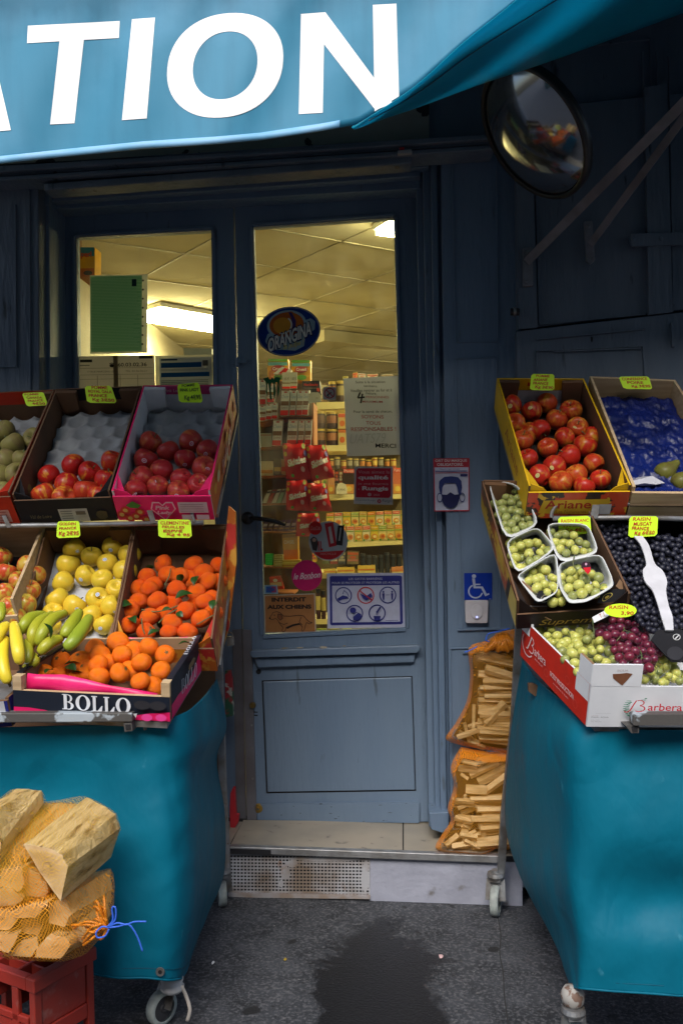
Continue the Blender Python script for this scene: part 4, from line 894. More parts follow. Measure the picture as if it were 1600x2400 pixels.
D.ring(.52,.48,.42,.42,.82,(.5,.01,.02)); D.poly([(.3,.62),(.62,.38),(.68,.44),(.36,.7)], (.02,.02,.02)); D.poly([(.35,.6),(.5,.75),(.45,.8),(.3,.68)], (.02,.02,.02)); D.line([(.22,.2),(.8,.76)],.07,(.5,.01,.02))
tag(mb.build('no_smoking_sticker'), 'small square no smoking sticker with red ring', 'sticker')
PAPER = pmt((.55,.58,.64))
mb, D = stick([z5(908,283), z5(1450,255), z5(1476,1040), z5(945,1057)], YG, PAPER, thin=True)
K = (.03,.03,.04); RR = (.42,.06,.08)
for t_, a0, b0, a1, b1, c, bo in (("Suite à la situation",.22,.045,.76,.078,K,.01),("sanitaire.",.37,.10,.62,.128,K,.01),("Veuillez rentrer au fur et à",.12,.15,.88,.188,K,.01),("mesure.",.40,.20,.60,.225,K,.01),("PERSONNES",.40,.245,.82,.275,RR,.005),("MAXIMUM",.33,.302,.70,.33,RR,.005),
        ("Pour la santé de chacun,",.16,.425,.87,.462,K,.01),("SOYONS",.30,.485,.71,.53,RR,.01),("TOUS",.38,.565,.65,.61,RR,.01),("RESPONSABLES !",.10,.64,.93,.69,RR,.01),("MERCI",.54,.855,.92,.91,K,.025)):
    D.text(t_, a0, b0, a1, b1, c, bold=bo*.5, skew=.015)
D.line([(.30,.19),(.25,.26),(.38,.255)],.03,K,1.45); D.line([(.34,.21),(.30,.33)],.03,K,1.45)
D.text('UATS79', .07,.72,.74,.84,(.42,.46,.5), bold=-.01, shear=.3)
tag(mb.build('paper_notice'), 'white paper notice in black and red type taped inside the door glass', 'notice')
mb, D = stick([z5(1018,1160), z5(1400,1160), z5(1400,1540), z5(1012,1530)], YG, pm((.55,.52,.48)))
RU = (.5,.012,.03); pk = (.6,.3,.32)
D.poly([(.1,.04),(.95,.04),(.95,.76),(.9,.82),(.05,.82),(.05,.1)], RU)
D.text('Vous aimez la', .1,.1,.92,.18,pk); D.text('qualité', .1,.23,.88,.37,(.7,.6,.58),bold=.03); D.text('je me fournis', .1,.42,.88,.5,pk); D.text('à', .1,.57,.14,.62,pk); D.text('Rungis', .21,.52,.88,.66,(.7,.6,.58),bold=.035)
D.ell(.4,.74,.05,.045,pk); D.text('2020', .5,.72,.66,.77,pk); D.text('La qualité Rungis', .05,.87,.55,.92,(.1,.1,.15)); D.ring(.65,.91,.05,.05,.4,RU); D.text('Rungis', .72,.86,.98,.95,(.08,.08,.12),shear=.3)
tag(mb.build('quality_sticker'), 'square dark red sticker with white quality slogan on the glass', 'sticker')
mb, D = stick([z6(564,180), z6(950,172), z6(955,568), z6(568,570)], YG, pm((.42,.47,.5)), 'round')
l = [(.5+.47*math.cos(t), .5+.47*math.sin(t)) for t in [math.radians(x) for x in range(31,150,7)]]; D.poly(l, (.5,.015,.02))
D.poly([(.41,.06),(.63,.03),(.72,.62),(.52,.66)], (.5,.02,.03)); D.poly([(.5,.15),(.57,.13),(.64,.55),(.56,.57)], (.55,.5,.48)); D.poly([(.75,.12),(.92,.10),(.86,.62),(.7,.6)], (.02,.02,.02)); D.poly([(.81,.17),(.85,.17),(.8,.5),(.76,.5)], (.4,.4,.38))
D.ell(.17,.17,.17,.17,(.55,.012,.012)); D.text('CocaCola', .05,.12,.3,.22,(.6,.3,.3),shear=.3)
D.poly([(.04,.45),(.12,.38),(.2,.42),(.25,.55),(.2,.75),(.1,.72)], (.05,.04,.04)); D.ell(.14,.47,.05,.05,(.5,.3,.22)); D.text('1L', .24,.5,.36,.74,(.55,.02,.02),bold=.04); D.text('RECYCLE', .3,.8,.7,.85,(.6,.3,.3))
tag(mb.build('soda_sticker'), 'round white sticker showing a red and a black can', 'sticker')
mb, D = stick([z6(392,565), z6(696,562), z6(700,868), z6(395,872)], YG-.003, pm((.55,.01,.13)), 'round')
D.text('le Bonbon', .06,.4,.95,.6,(.75,.55,.6),bold=.02,shear=.35,skew=-.06); D.line([(.4,.62),(.7,.6)],.015,(.7,.5,.55))
tag(mb.build('pink_sticker'), 'round bright pink sticker with slanted white script', 'sticker')
mb, D = stick([z6(120,912), z6(628,893), z6(638,1282), z6(128,1288)], YG, pm((.42,.36,.3)))
D.rect(.02,.025,.98,.975,(.36,.155,.05)); k0 = (.02,.012,.01)
D.text('INTERDIT', .15,.08,.82,.19,k0,bold=.05,skew=.02); D.text('AUX CHIENS', .06,.27,.92,.38,k0,bold=.05,skew=.02)
dog = [(.10,.60),(.15,.52),(.17,.46),(.25,.44),(.32,.48),(.37,.56),(.5,.57),(.66,.55),(.77,.57),(.82,.66),(.88,.73),(.93,.74),(.88,.78),(.82,.74),(.80,.80),(.78,.90),(.74,.97),(.72,.94),(.74,.86),(.68,.76),(.55,.79),(.42,.86),(.40,.95),(.36,.98),(.34,.94),(.36,.86),(.30,.76),(.26,.66),(.22,.62),(.15,.65),(.10,.62)]
D.line(dog+[dog[0]], .012, (.06,.03,.015), .77); D.poly([(.42,.86),(.55,.78),(.68,.75),(.7,.79),(.55,.83),(.44,.9)], k0); D.poly([(.27,.50),(.33,.52),(.36,.62),(.31,.67),(.26,.6)], (.25,.09,.03)); D.line([(.27,.50),(.33,.52),(.36,.62),(.31,.67),(.26,.6),(.27,.5)], .01, k0, .77)
D.ell(.11,.61,.018,.02,k0); D.ell(.2,.53,.012,.015,k0); D.line([(.72,.6),(.68,.72),(.74,.8)],.01,k0,.77); D.line([(.28,.72),(.38,.78),(.46,.74)],.01,k0,.77)
tag(mb.build('no_dogs_notice'), 'tan notice with a drawn dachshund at the bottom of the glass', 'notice')
mb, D = stick([z6(745,695), z6(1520,688), z6(1532,1230), z6(750,1242)], YG-.004, pm((.5,.52,.66)))
IN = (.03,.035,.22); lw = (.45,.47,.62)
D.poly([(.05,.05),(.94,.05),(.96,.07),(.96,.92),(.94,.945),(.05,.945),(.035,.92),(.035,.07)], IN); D.rect(.065,.225,.925,.895,(.5,.52,.66))
D.text('LES GESTES BARRIÈRES', .28,.075,.71,.125,lw,bold=.01); D.text('POUR SE PROTÉGER ET PROTÉGER LES AUTRES', .065,.145,.925,.195,lw,bold=.01)
for (a, b, c) in ((.21,.405,IN),(.495,.405,(.5,.03,.04)),(.775,.405,IN),(.35,.73,IN),(.635,.73,IN)): D.ring(a, b, .108, .155, .87, c)
D.poly([(.13,.46),(.2,.40),(.26,.42),(.28,.46),(.2,.47),(.15,.5)], IN); D.line([(.2,.38),(.22,.31),(.26,.36),(.28,.43)],.008,IN,.7)
D.poly([(.42,.37),(.5,.42),(.56,.36),(.58,.42),(.5,.5),(.46,.46)], IN); D.line([(.42,.32),(.57,.49)],.014,(.5,.03,.04),.7)
for x in (.72, .83): D.ell(x,.345,.012,.018,IN); D.poly([(x-.015,.37),(x+.015,.37),(x+.008,.49),(x-.008,.49)], IN)
D.line([(.75,.4),(.8,.4)],.006,IN,.7)
D.ell(.33,.67,.04,.05,IN); D.poly([(.33,.85),(.33,.76),(.38,.70),(.43,.74),(.44,.8),(.39,.86)], IN); D.line([(.33,.78),(.42,.68)],.01,lw,.7)
D.poly([(.59,.78),(.68,.78),(.67,.86),(.60,.86)], IN); D.line([(.63,.72),(.68,.62)],.022,IN,.7); D.line([(.63,.69),(.63,.76)],.008,IN,.7); D.rect(.74,.86,.9,.868,IN)
tag(mb.build('hygiene_notice'), 'white and navy notice with five round hygiene pictograms', 'notice')
mb, D = stick([z6(125,812), z6(250,810), z6(262,898), z6(118,900)], YG, pm((.25,.4,.5)))
D.rect(.15,.15,.55,.85,(.02,.12,.4)); D.rect(.55,.15,.9,.85,(.3,.05,.15)); D.ell(.5,.5,.3,.2,(.05,.08,.3))
tag(mb.build('card_payment_sticker'), 'small blue and red card payment sticker above the tan notice', 'sticker')
# left window papers
mb, D = stick([z3(590,405), z3(968,398), z3(965,915), z3(592,922)], YG, pmt((.6,.62,.5)), thin=True)
D.rect(.01,.015,.905,.975,(.30,.60,.38))
r0 = random.Random(5)
for i in range(46):
    b = .05+i*.0195; a1 = .9-r0.random()*.12*(i%3==0); D.rect(.03, b, a1, b+.006, (.5,.75,.6))
D.rect(.76,.08,.84,.17,(.015,.04,.06))
for i in range(8): D.ell(.955,.1+i*.115,.018,.014,(.1,.1,.09),8)
tag(mb.build('green_notice'), 'green printed sheet in a punched plastic sleeve in the left window', 'notice')
mb, D = stick([z3(515,938), z3(1012,930), z3(1022,1290), z3(520,1300)], YG, pmt((.33,.31,.3)), thin=True)
D.rect(.02,.06,.18,.11,(.03,.03,.03)); D.rect(.8,.01,.98,.06,(.03,.03,.03)); D.rect(.46,.0,.52,1,(.2,.16,.1)); D.text('60.03.02.36', .52,.13,.9,.2,(.03,.03,.03),bold=.02); D.ell(.44,.18,.03,.03,(.03,.03,.03)); D.line([(.41,.15),(.44,.13),(.47,.15)],.012,(.03,.03,.03))
D.rect(.02,.16,.15,.175,(.1,.1,.1)); D.text('17 RUE MARCEAU LES ...', .12,.27,.52,.30,(.08,.08,.08)); D.text('TEL 42.26.56.21', .62,.27,.9,.30,(.08,.08,.08))
for y in (.22,.34,.42): D.rect(.02,y,.98,y+.006,(.1,.1,.1))
for x in (.25,.55,.78): D.rect(x,.36,x+.006,1,(.1,.1,.1))
tag(mb.build('telephone_notice'), 'grey form with a bold phone number in the left window', 'notice')
mb, D = stick([z3(1018,935), z3(1402,925), z3(1412,1290), z3(1022,1300)], YG, pmt((.62,.6,.45)), thin=True)
D.rect(.07,.04,.96,.96,(.55,.6,.62)); D.rect(.1,.06,.38,.09,(.03,.08,.14)); D.rect(.1,.13,.79,.22,(.02,.12,.3)); D.rect(.81,.1,.9,.2,(.12,.12,.12)); D.rect(.1,.31,.92,.39,(.02,.12,.3))
for i in range(10): D.rect(.1,.25+i*.02 if i<2 else .39+i*.03,.9,.255+i*.02 if i<2 else .4+i*.03,(.12,.16,.2))
tag(mb.build('blue_banded_notice'), 'white sheet with blue bands in a sleeve in the left window', 'notice')
# ================================================================== fruit crates
class Fr:
    def __init__(s, fl, fr, bl, br, H, back='rim'):
        fl, fr, bl, br = [at(*q) for q in (fl, fr, bl, br)]
        wd = (fr-fl).normalized(); V = (bl+br)/2-(fl+fr)/2; k = V.dot(wd); Vp = V-wd*k
        e1 = Vp.normalized(); e2 = wd.cross(e1); sA = H/Vp.length; cA = math.sqrt(1-sA*sA)
        s.N = e1*sA+e2*cA; s.Fd = e1*cA-e2*sA; s.wd = wd; s.H = H
        s.c = (fl, fr, bl-s.N*H, br-s.N*H); s.W = (fr-fl).length; s.L = ((s.c[2]+s.c[3])/2-(fl+fr)/2).length
    def P(s, a, t, h):
        c = s.c; return (c[0]*(1-a)+c[1]*a)*(1-t)+(c[2]*(1-a)+c[3]*a)*t+s.N*h
    def px(s, u, v, h):        # point where the sight line through (u, v) meets height h over the crate floor
        d = ray(u, v); o = s.P(0, 0, h); return CAM+d*((o-CAM).dot(s.N)/d.dot(s.N))
    def slab(s, mb, a0, a1, t0, t1, h0, h1, m, mt=None):
        mb.hexa([s.P(a0,t0,h0), s.P(a1,t0,h0), s.P(a1,t1,h0), s.P(a0,t1,h0), s.P(a0,t0,h1), s.P(a1,t0,h1), s.P(a1,t1,h1), s.P(a0,t1,h1)], m, mt)
def tray(fr, name, label, cat, group, outer, inner, floor, hf=None, hs=None, hb=None, th=.006, tabs=True, back_outer=None, decor=None, edge=None):
    H = fr.H; hf = hf or H*.55; hs = hs or H; hb = hb or H; da = th/fr.W; dt = th/fr.L; edge = edge or inner
    root = thing(name, fr.P(.5,.5,0), label, cat, group)
    mb = MB(); fr.slab(mb, da, 1-da, dt, 1-dt, 0, .004, floor); mb.build('crate_floor', root)
    def wall(nm, a0, a1, t0, t1, h1, of, nf):
        mb = MB(); fr.slab(mb, a0, a1, t0, t1, -.001, h1, inner, edge)
        P = [fr.P(*of(x, y, h1)) for x, y in ((0,0),(1,0),(1,1),(0,1))]   # outer print: TL TR BR BL
        n = (P[1]-P[0]).cross(P[3]-P[0]).normalized()*-1
        if n.dot(nf) < 0: n = -n
        Dm = MB(); fn = quadfn(P, n); D = Decal(mb, fn, .0006)
        D.rect(0, 0, 1, 1, (0,0,0), outer)
        if decor and nm in decor: decor[nm](D)
        return mb.build(nm, root, recalc=False)
    wall('front_wall', 0, 1, 0, dt, hf, lambda x, y, h: (x, 0, h*(1-y)), -fr.Fd)
    wall('side_wall', 0, da, dt, 1, hs, lambda x, y, h: (0, dt+(1-dt)*(1-x), h*(1-y)), -fr.wd)
    wall('side_wall', 1-da, 1, dt, 1, hs, lambda x, y, h: (1, dt+(1-dt)*x, h*(1-y)), fr.wd)
    mb = MB(); fr.slab(mb, da, 1-da, 1-dt, 1, -.001, hb, inner, edge)
    D = Decal(mb, quadfn([fr.P(da,1-dt,hb), fr.P(1-da,1-dt,hb), fr.P(1-da,1-dt,0), fr.P(da,1-dt,0)], -fr.Fd), .0007)
    if back_outer: D.rect(0,0,1,.42,(0,0,0),back_outer)
    if decor and 'back' in decor: decor['back'](D)
    mb.build('back_wall', root, recalc=False)
    if tabs:        # folded cardboard corner tabs
        tc = .07/fr.W; tt = .06/fr.L
        for a, sg in ((0,1),(1,-1)):
            mb = MB(); A = [fr.P(a+sg*da*1.2,dt*1.2,hf*.3), fr.P(a+sg*tc,dt*1.2,hf*.9), fr.P(a+sg*tc*.7,dt*1.5,hf+.012), fr.P(a+sg*da,dt*2,hs+.004), fr.P(a+sg*da,dt*1.2,hf*.6)]
            mb.prism3(A, fr.Fd*.003, outer); 
            B = [fr.P(a+sg*da*1.1,tt*.2,hf*.8), fr.P(a+sg*tc*.55,tt*.35,hf+.008), fr.P(a+sg*da*1.1,tt*1.5,hs+.002)]
            mb.prism3(B, fr.N*.003, outer); mb.build('corner_tab', root)
        for a, sg in ((0,1),(1,-1)):
            mb = MB(); A = [fr.P(a+sg*da*1.2,1-dt*1.5,hb*.2), fr.P(a+sg*tc*1.1,1-dt*1.5,hb*.35), fr.P(a+sg*tc*1.2,1-dt*1.5,hb*.98), fr.P(a+sg*da*1.2,1-dt*1.5,hb)]
            mb.prism3(A, -fr.Fd*.02+fr.N*.002, inner); mb.build('corner_fold', root)
    return root
# ---- fruit prototypes (unit radius)
def apple_data(name, m, seed, squash=.97):
    r0 = random.Random(seed); prof = []; n = 22
    for i in range(n+1):
        t = PI*i/n; r = math.sin(t)*(1+.11*math.cos(t)); z = squash*math.cos(t)-.42*math.exp(-(t/.36)**2)+.26*math.exp(-((PI-t)/.26)**2)
        prof.append((max(r, 0), z))
    mb = MB(); mb.lathe(prof, m, 28); me = mb.data(name, True, True)
    for v in me.vertices:
        a = math.atan2(v.co.y, v.co.x); k = 1+.012*math.cos(5*a+seed)*(1 if v.co.z < 0 else .3)+.035*math.sin(a+seed); v.co.x *= k; v.co.y *= k
    return me
def apple_mat(name, c1, c2, ramp, rand, rough=.36, spots=(.6,.5,.2)):
    m = mat(name, c1, c2, rough=rough, nscale=1.3, ramp=ramp, rand=rand, detail=3, coat=.08, c3=spots, n3=55, r3=(.62,.76), spec=.28)
    m.node_tree.nodes['Mapping'].inputs['Scale'].default_value = (1.7, 1.7, .5); return m
M_PINK = apple_mat('pink_red_apple_skin', (.46,.02,.03), (.60,.18,.05), (.52,.72), .3)
M_GALA = apple_mat('red_gala_skin', (.48,.012,.012), (.72,.3,.03), (.55,.68), .3)
M_ARI = apple_mat('orange_red_apple_skin', (.48,.018,.01), (.62,.28,.025), (.5,.72), .34)
M_GOLD = apple_mat('golden_apple_skin', (.76,.52,.04), (.66,.5,.04), (.4,.7), .2, .33, (.3,.22,.04))
M_CAN = apple_mat('grey_olive_apple_skin', (.22,.2,.055), (.2,.15,.06), (.45,.65), .3, .6, (.1,.08,.03))
M_MIX = apple_mat('yellow_red_apple_skin', (.5,.38,.05), (.48,.06,.02), (.42,.6), .6, .3, (.5,.4,.1))
M_CLEM = mat('clementine_peel', (.82,.09,.002), (.85,.14,.003), rough=.42, spec=.35, nscale=1.5, rand=.6, bump=.55, bscale=14, bdist=.03)
M_ORG = mat('orange_peel', (.90,.165,.003), (.92,.21,.005), rough=.4, spec=.35, nscale=1.5, rand=.6, bump=.45, bscale=14, bdist=.03)
AP = {k: [apple_data('apple', m, s_) for s_ in (1, 4, 9)] for k, m in (('pink',M_PINK),('gala',M_GALA),('ari',M_ARI),('gold',M_GOLD),('can',M_CAN),('mix',M_MIX))}
def clem_data(m, seed):
    r0 = random.Random(seed); prof = [(max(0,math.sin(PI*i/18)), .86*math.cos(PI*i/18)-.07*math.exp(-((PI*i/18)/.25)**2)) for i in range(19)]
    mb = MB(); mb.lathe(prof, m, 24); me = mb.data('clementine', True, True)
    for v in me.vertices:
        n = mnoise.noise(v.co*1.1+Vector((seed*3,0,0))); v.co *= 1+.07*n
    return me
CL = {'clem': [clem_data(M_CLEM, i) for i in (1,2,3)], 'org': [clem_data(M_ORG, i) for i in (5,6,7)]}
mb = MB(); mb.tube([(0,0,.45),(.03,.02,.7),(.1,.05,1.0)], [.05,.04,.06], TWIG, 6); STEM = mb.data('stem', True)
mb = MB(); 
for k in range(5):
    a = k*2*PI/5; mb.face([(0,0,.86),(.13*math.cos(a-.4),.13*math.sin(a-.4),.83),(.24*math.cos(a),.24*math.sin(a),.80),(.13*math.cos(a+.4),.13*math.sin(a+.4),.83)], TWIG)
mb.lathe([(.05,.82),(.05,.9),(0,.91)], TWIG, 6); CALYX = mb.data('calyx')
def sticker_data(c1, c2):
    mb = MB(); D = Decal(mb, lambda a, b, l: Vector(((a-.5)*.42, (b-.5)*.42, 1.0-((a-.5)**2+(b-.5)**2)*.09+.012+l)), .012)
    D.ell(.5,.5,.5,.42,c1,20); D.ell(.5,.5,.36,.28,c2,16); D.rect(.3,.44,.7,.56,c1); return mb.data('label_sticker')
ST_P = sticker_data((.75,.68,.7), (.6,.05,.14)); ST_G = sticker_data((.72,.74,.78), (.4,.5,.68)); ST_A = sticker_data((.75,.7,.3), (.7,.6,.2))
mb = MB()
def leafgrid(mb, L=1., Wd=.36):
    R = []
    for i in range(9):
        t = i/8; w = Wd*math.sin(PI*t)**.8*(1-.25*t); R.append([(L*t, w*s_, .12*math.sin(PI*t)+.18*abs(s_)*w*2-.1*t*t) for s_ in (-1,-.5,0,.5,1)])
    mb.grid(R, GREENLEAF)
leafgrid(mb); LEAF = mb.data('leaf', True)
rf = random.Random(11)
def link(me, name, M, parent=None):
    o = bpy.data.objects.new(name, me); COL.objects.link(o); o.parent = parent; o.matrix_local = M; return o
def fruit(datas, name, pos, r, extra=(), tiltmax=1.2, up=Vector((0,0,1))):
    toc = (CAM-pos).normalized(); ax = (toc*rf.uniform(-.6,.9)+Vector((rf.uniform(-.8,.8), rf.uniform(-.5,.5), rf.uniform(.2,1.2)))).normalized()
    if rf.random() < .15: ax = -ax
    R = ax.to_track_quat('Z','Y').to_matrix().to_4x4() @ Matrix.Rotation(rf.uniform(0,6.28),4,'Z')
    o = link(rf.choice(datas), name, Matrix.Translation(pos) @ R @ Matrix.Scale(r,4))
    for e in extra:
        if e == 'stem' and rf.random() < .55: link(STEM, 'stem', Matrix(), o)
        if e == 'calyx' and rf.random() < .6: link(CALYX, 'calyx', Matrix(), o)
        if e in (ST_P, ST_G, ST_A) and rf.random() < (.6 if e is not ST_A else .35):
            d = R.to_3x3().inverted() @ (toc+Vector((rf.uniform(-.5,.5), rf.uniform(-.3,.3), rf.uniform(-.4,.5)))).normalized()
            # lie on the skin: a little under the unit sphere on squashed sides
            k = 1/math.sqrt(d.x*d.x+d.y*d.y+(d.z/.93)**2); link(e, 'label_sticker', d.to_track_quat('Z','Y').to_matrix().to_4x4() @ Matrix.Scale(k*1.0,4), o)
        if e == 'leaf' and rf.random() < .35:
            M = Matrix.Translation((0,0,.85)) @ Matrix.Rotation(rf.uniform(0,6.28),4,'Z') @ Matrix.Rotation(-.3,4,'Y') @ Matrix.Scale(rf.uniform(1.,1.5),4); link(LEAF, 'leaf', M, o)
    return o
def fill(fr, Z, pts, dia, datas, name, fmt, desc, cat, group, extra, lift=0., tiers=None, gap=None, floor2=False):
    """pts: fruit centres in the enlarged picture; dia: fruit diameter in frame px"""
    items = []
    for i, q in enumerate(pts):
        u, v = Z(q[0], q[1]); hh = lift+(q[2] if len(q) > 2 else 0.)
        p = fr.px(u, v, .03+hh); r = dia/2*(p-CAM).dot(RC @ Vector((0,0,-1)))/F_PX*rf.uniform(.9,1.05)
        p = fr.px(u, v, max(.004+r*.95, .03)+hh)
        items.append((fruit(datas, name, p, r, extra), u, v, desc))
    rowlabels(items, (gap or dia*.62), fmt, cat, group); return items

BLK = pm((.010,.010,.013), .65); REDC = pm((.5,.03,.01), .45); PINKC = pm((.8,.02,.15), .5); YEL = pm((.72,.43,.01), .5); GRY = pm((.4,.42,.46))
def eggtray(fr, parent, mtl, rx=.038, a0=.03, a1=.97, t0=.03, t1=.97, h=.012, dep=.022):
    n, m_ = 44, 64; R = []
    for j in range(m_+1):
        R.append([])
        for i in range(n+1):
            a = a0+(a1-a0)*i/n; t = t0+(t1-t0)*j/m_; x = a*fr.W/(rx*2.05); y = t*fr.L/(rx*1.85)
            row = math.floor(y); fx = (x+(.5 if row % 2 else 0)) % 1-.5; fy = (y % 1)-.5; d = math.hypot(fx, fy*.92)
            z = h+dep*min(1, (d/.52)**2)+.004*mnoise.noise(Vector((a*9,t*9,0)))
            R[-1].append(fr.P(a, t, z))
    mb = MB(); mb.grid(R, mtl); return mb.build('moulded_liner', parent, smooth=True)
# ---------------- left stall, top row
kw = dict(cat='fruit crate', group='fruit crates on the left stall')
LT = dict(
 pink=Fr((273,1194,-.42),(493,1193,-.42),(329,885,-.06),(534,883,-.06),.13),
 black=Fr((52,1202,-.42),(270,1194,-.42),(128,893,-.06),(325,886,-.06),.13),
 red=Fr((-170,1212,-.42),(48,1203,-.42),(-75,903,-.06),(125,894,-.06),.14),
 wood=Fr((-170,1470,-.66),(52,1455,-.66),(-110,1212,-.30),(102,1207,-.30),.13),
 gold=Fr((58,1545,-.66),(274,1542,-.66),(106,1208,-.30),(308,1206,-.30),.13),
 clem=Fr((277,1542,-.66),(500,1541,-.66),(310,1206,-.30),(523,1204,-.30),.14))
f = LT['pink']
def pink_front(D):
    D.rect(.0,0,1,1,(0,0,0),PINKC); w_ = (.75,.45,.55)
    for x, y in ((.05,.75),(.13,.9),(.1,.55),(.2,.8),(.25,.6),(.3,.92)): D.ell(x,y,.05,.16,(.55,.04,.03)); D.ell(x,y,.025,.08,(.6,.4,.1))
    D.poly([(.12,.3),(.2,.12),(.28,.3),(.24,.42),(.16,.4)],(.05,.2,.03)); D.poly([(.5,.95),(.37,.45),(.4,.15),(.47,.15),(.5,.28),(.54,.15),(.61,.15),(.63,.45)], (.8,.5,.6)); D.poly([(.5,.9),(.385,.45),(.41,.2),(.47,.2),(.5,.33),(.54,.2),(.6,.2),(.615,.45)], (.72,.03,.16))
    D.text('Pink', .42,.3,.57,.47,w_,bold=.03,shear=.2); D.text('Lady', .43,.52,.58,.7,w_,bold=.03,shear=.2)
    D.rect(.66,.15,.96,.6,(.6,.5,.55)); D.rect(.68,.68,.8,.88,(.65,.5,.55)); D.rect(.83,.68,.96,.88,(.65,.5,.55))
    for i in range(4): D.rect(.68,.22+i*.09,.92,.24+i*.09,(.3,.2,.25))
def pink_side(D):
    D.rect(0,0,1,1,(0,0,0),pm((.6,.12,.03),.45)); r1 = random.Random(2)
    for i in range(16): D.ell(r1.random()*.94+.03, .2+r1.random()*.6, .04, .15, r1.choice([(.7,.3,.05),(.5,.03,.02),(.65,.5,.3)]))
    D.text('PinkLady', .3,.3,.7,.75,(.75,.4,.45),shear=.2)
def pink_back(D):
    D.rect(0,0,1,.30,(0,0,0),pm((.6,.05,.2),.45)); D.rect(.16,.30,.97,1,(.62,.62,.66)); D.text('Pink Lady', .22,.1,.42,.24,(.8,.5,.55),shear=.2)
rp = tray(f, 'fruit_crate', 'bright pink cardboard crate of pink-red apples on the top row of the left stall', outer=PINKC, inner=WHITE, floor=KRAFT, hf=.108, edge=PINKC, decor=dict(front_wall=pink_front, side_wall=pink_side, back=pink_back), **kw)
eggtray(f, rp, PULP)
A14 = [(985,440),(1103,500),(1253,435),(1367,495),(955,555),(1063,620),(1215,550),(1335,605),(930,675),(1035,730),(1190,675),(1300,720),(890,755),(1170,765)]
fill(f, z7, A14, 55, AP['pink'], 'apple', '{d}, {pos} in {row} of the pink crate', 'stickered pink-red apple', 'apple', 'pink-red apples in the pink crate', ('stem', ST_P), .008)
f = LT['black']
def blk_front(D):
    D.rect(.0,0,1,1,(0,0,0),BLK); D.rect(.42,.42,.72,1,(.5,.49,.42)); 
    for i in range(5): D.rect(.44,.5+i*.1,.56,.53+i*.1,(.15,.15,.13))
    D.rect(.6,.5,.7,.66,(.15,.13,.1)); D.poly([(.86,.5),(.92,.55),(.92,.8),(.88,.9),(.83,.88),(.8,.7),(.82,.55)],(.06,.05,.02)); D.text('Val de Loire', .12,.6,.34,.75,(.16,.13,.06),shear=.3)
rb = tray(f, 'fruit_crate', 'black cardboard crate, half empty, with a few red gala apples on the left stall', outer=BLK, inner=KRAFTD, floor=KRAFT, hf=.105, back_outer=BLK, decor=dict(front_wall=blk_front), **kw)
eggtray(f, rb, PULP)
G10 = [(478,590),(740,568),(588,638),(322,660),(700,690),(440,708),(560,760),(290,780),(420,805),(650,790)]
fill(f, z7, G10, 55, AP['gala'], 'apple', '{d}, {pos} in {row} of the black crate', 'red gala apple', 'apple', 'gala apples in the black crate', ('stem',), .008)
f = LT['red']
def red_front(D):
    D.rect(0,0,1,1,(0,0,0),REDC); D.rect(.72,.45,.93,.9,(.6,.3,.25)); 
    for i in range(4): D.rect(.74,.52+i*.1,.9,.54+i*.1,(.3,.05,.03))
rr_ = tray(f, 'fruit_crate', 'red cardboard crate of olive grey apples at the left edge of the top row', outer=REDC, inner=KRAFTD, floor=KRAFT, hf=.125, back_outer=REDC, decor=dict(front_wall=red_front), **kw)
eggtray(f, rr_, PULP)
C8 = [(20,370),(225,415),(85,455),(-60,455),(30,555),(150,555),(110,650),(5,660),(20,765),(-90,640),(-70,770),(125,752)]
fill(f, z7, C8, 55, AP['can'], 'apple', '{d}, {pos} in {row} of the red crate', 'dull olive apple', 'apple', 'olive grey apples in the red crate', ('stem',), .008)
# ---------------- left stall, middle row
f = LT['gold']
rg = tray(f, 'fruit_crate', 'brown cardboard crate of golden apples in the middle row of the left stall', outer=KRAFT, inner=KRAFTD, floor=pm((.5,.52,.56)), hf=.07, tabs=True, **kw)
mb = MB(); f.slab(mb, .12, .88, .05, .93, .005, .008, pm((.55,.57,.62))); mb.build('liner_sheet', rg)
G19 = [(488,243),(600,295),(740,235),(850,285),(448,350),(560,418),(707,342),(820,395),(415,463),(675,447),(765,510),(377,578),(490,620),(640,572),(730,625),(605,680),(350,665),(690,740),(540,735),(330,745)]
fill(f, z8, G19, 53, AP['gold'], 'apple', '{d}, {pos} in {row} of the brown crate', 'golden yellow apple', 'apple', 'golden apples in the brown crate', ('stem', ST_G), .004)
f = LT['clem']
OUTC = mat('orange_fruit_print', (.5,.12,.01), (.62,.3,.04), rough=.4, nscale=14, ramp=(.5,.54), c3=(.5,.03,.02), n3=9, r3=(.58,.6))
rc_ = tray(f, 'fruit_crate', 'deep brown cardboard box of leafy clementines with orange fruit print outside', outer=OUTC, inner=KRAFTD, floor=KRAFTD, hf=.10, decor=None, **kw)
C27 = [(1070,340,.02),(1270,345,.02),(1440,355,.01),(965,425,.02),(1105,410,.03),(1180,420,.035),(1240,445,.01),(1335,400,.02),(1365,455,.03),(980,510,.02),(1160,510,.04),(1290,525,.03),(910,590,.02),(1035,585,.04),(1345,590,.04),(1400,570,.02),(850,640,.02),(980,690,.04),(1215,650,.05),(1130,600,.01),(855,740,.03),(1130,725,.05),(1320,700,.04),(960,790,.03),(1110,790,.04),(1230,790,.03),(1400,660,.02),(1010,480,.0),(1430,460,.01),(920,510,.0),(1080,670,.01),(1280,620,.0)]
fill(f, z8, C27, 47, CL['clem'], 'clementine', '{d}, {pos} in {row} of the printed box', 'leafy orange clementine', 'clementine', 'clementines in the printed box', ('calyx','leaf'), .02, gap=17)
f = LT['wood']
rw_ = tray(f, 'fruit_crate', 'pale wooden crate of red and yellow apples at the left edge of the middle row', outer=WOODC, inner=WOODC, floor=pm((.03,.03,.04)), hf=.07, tabs=False, th=.009, **kw)
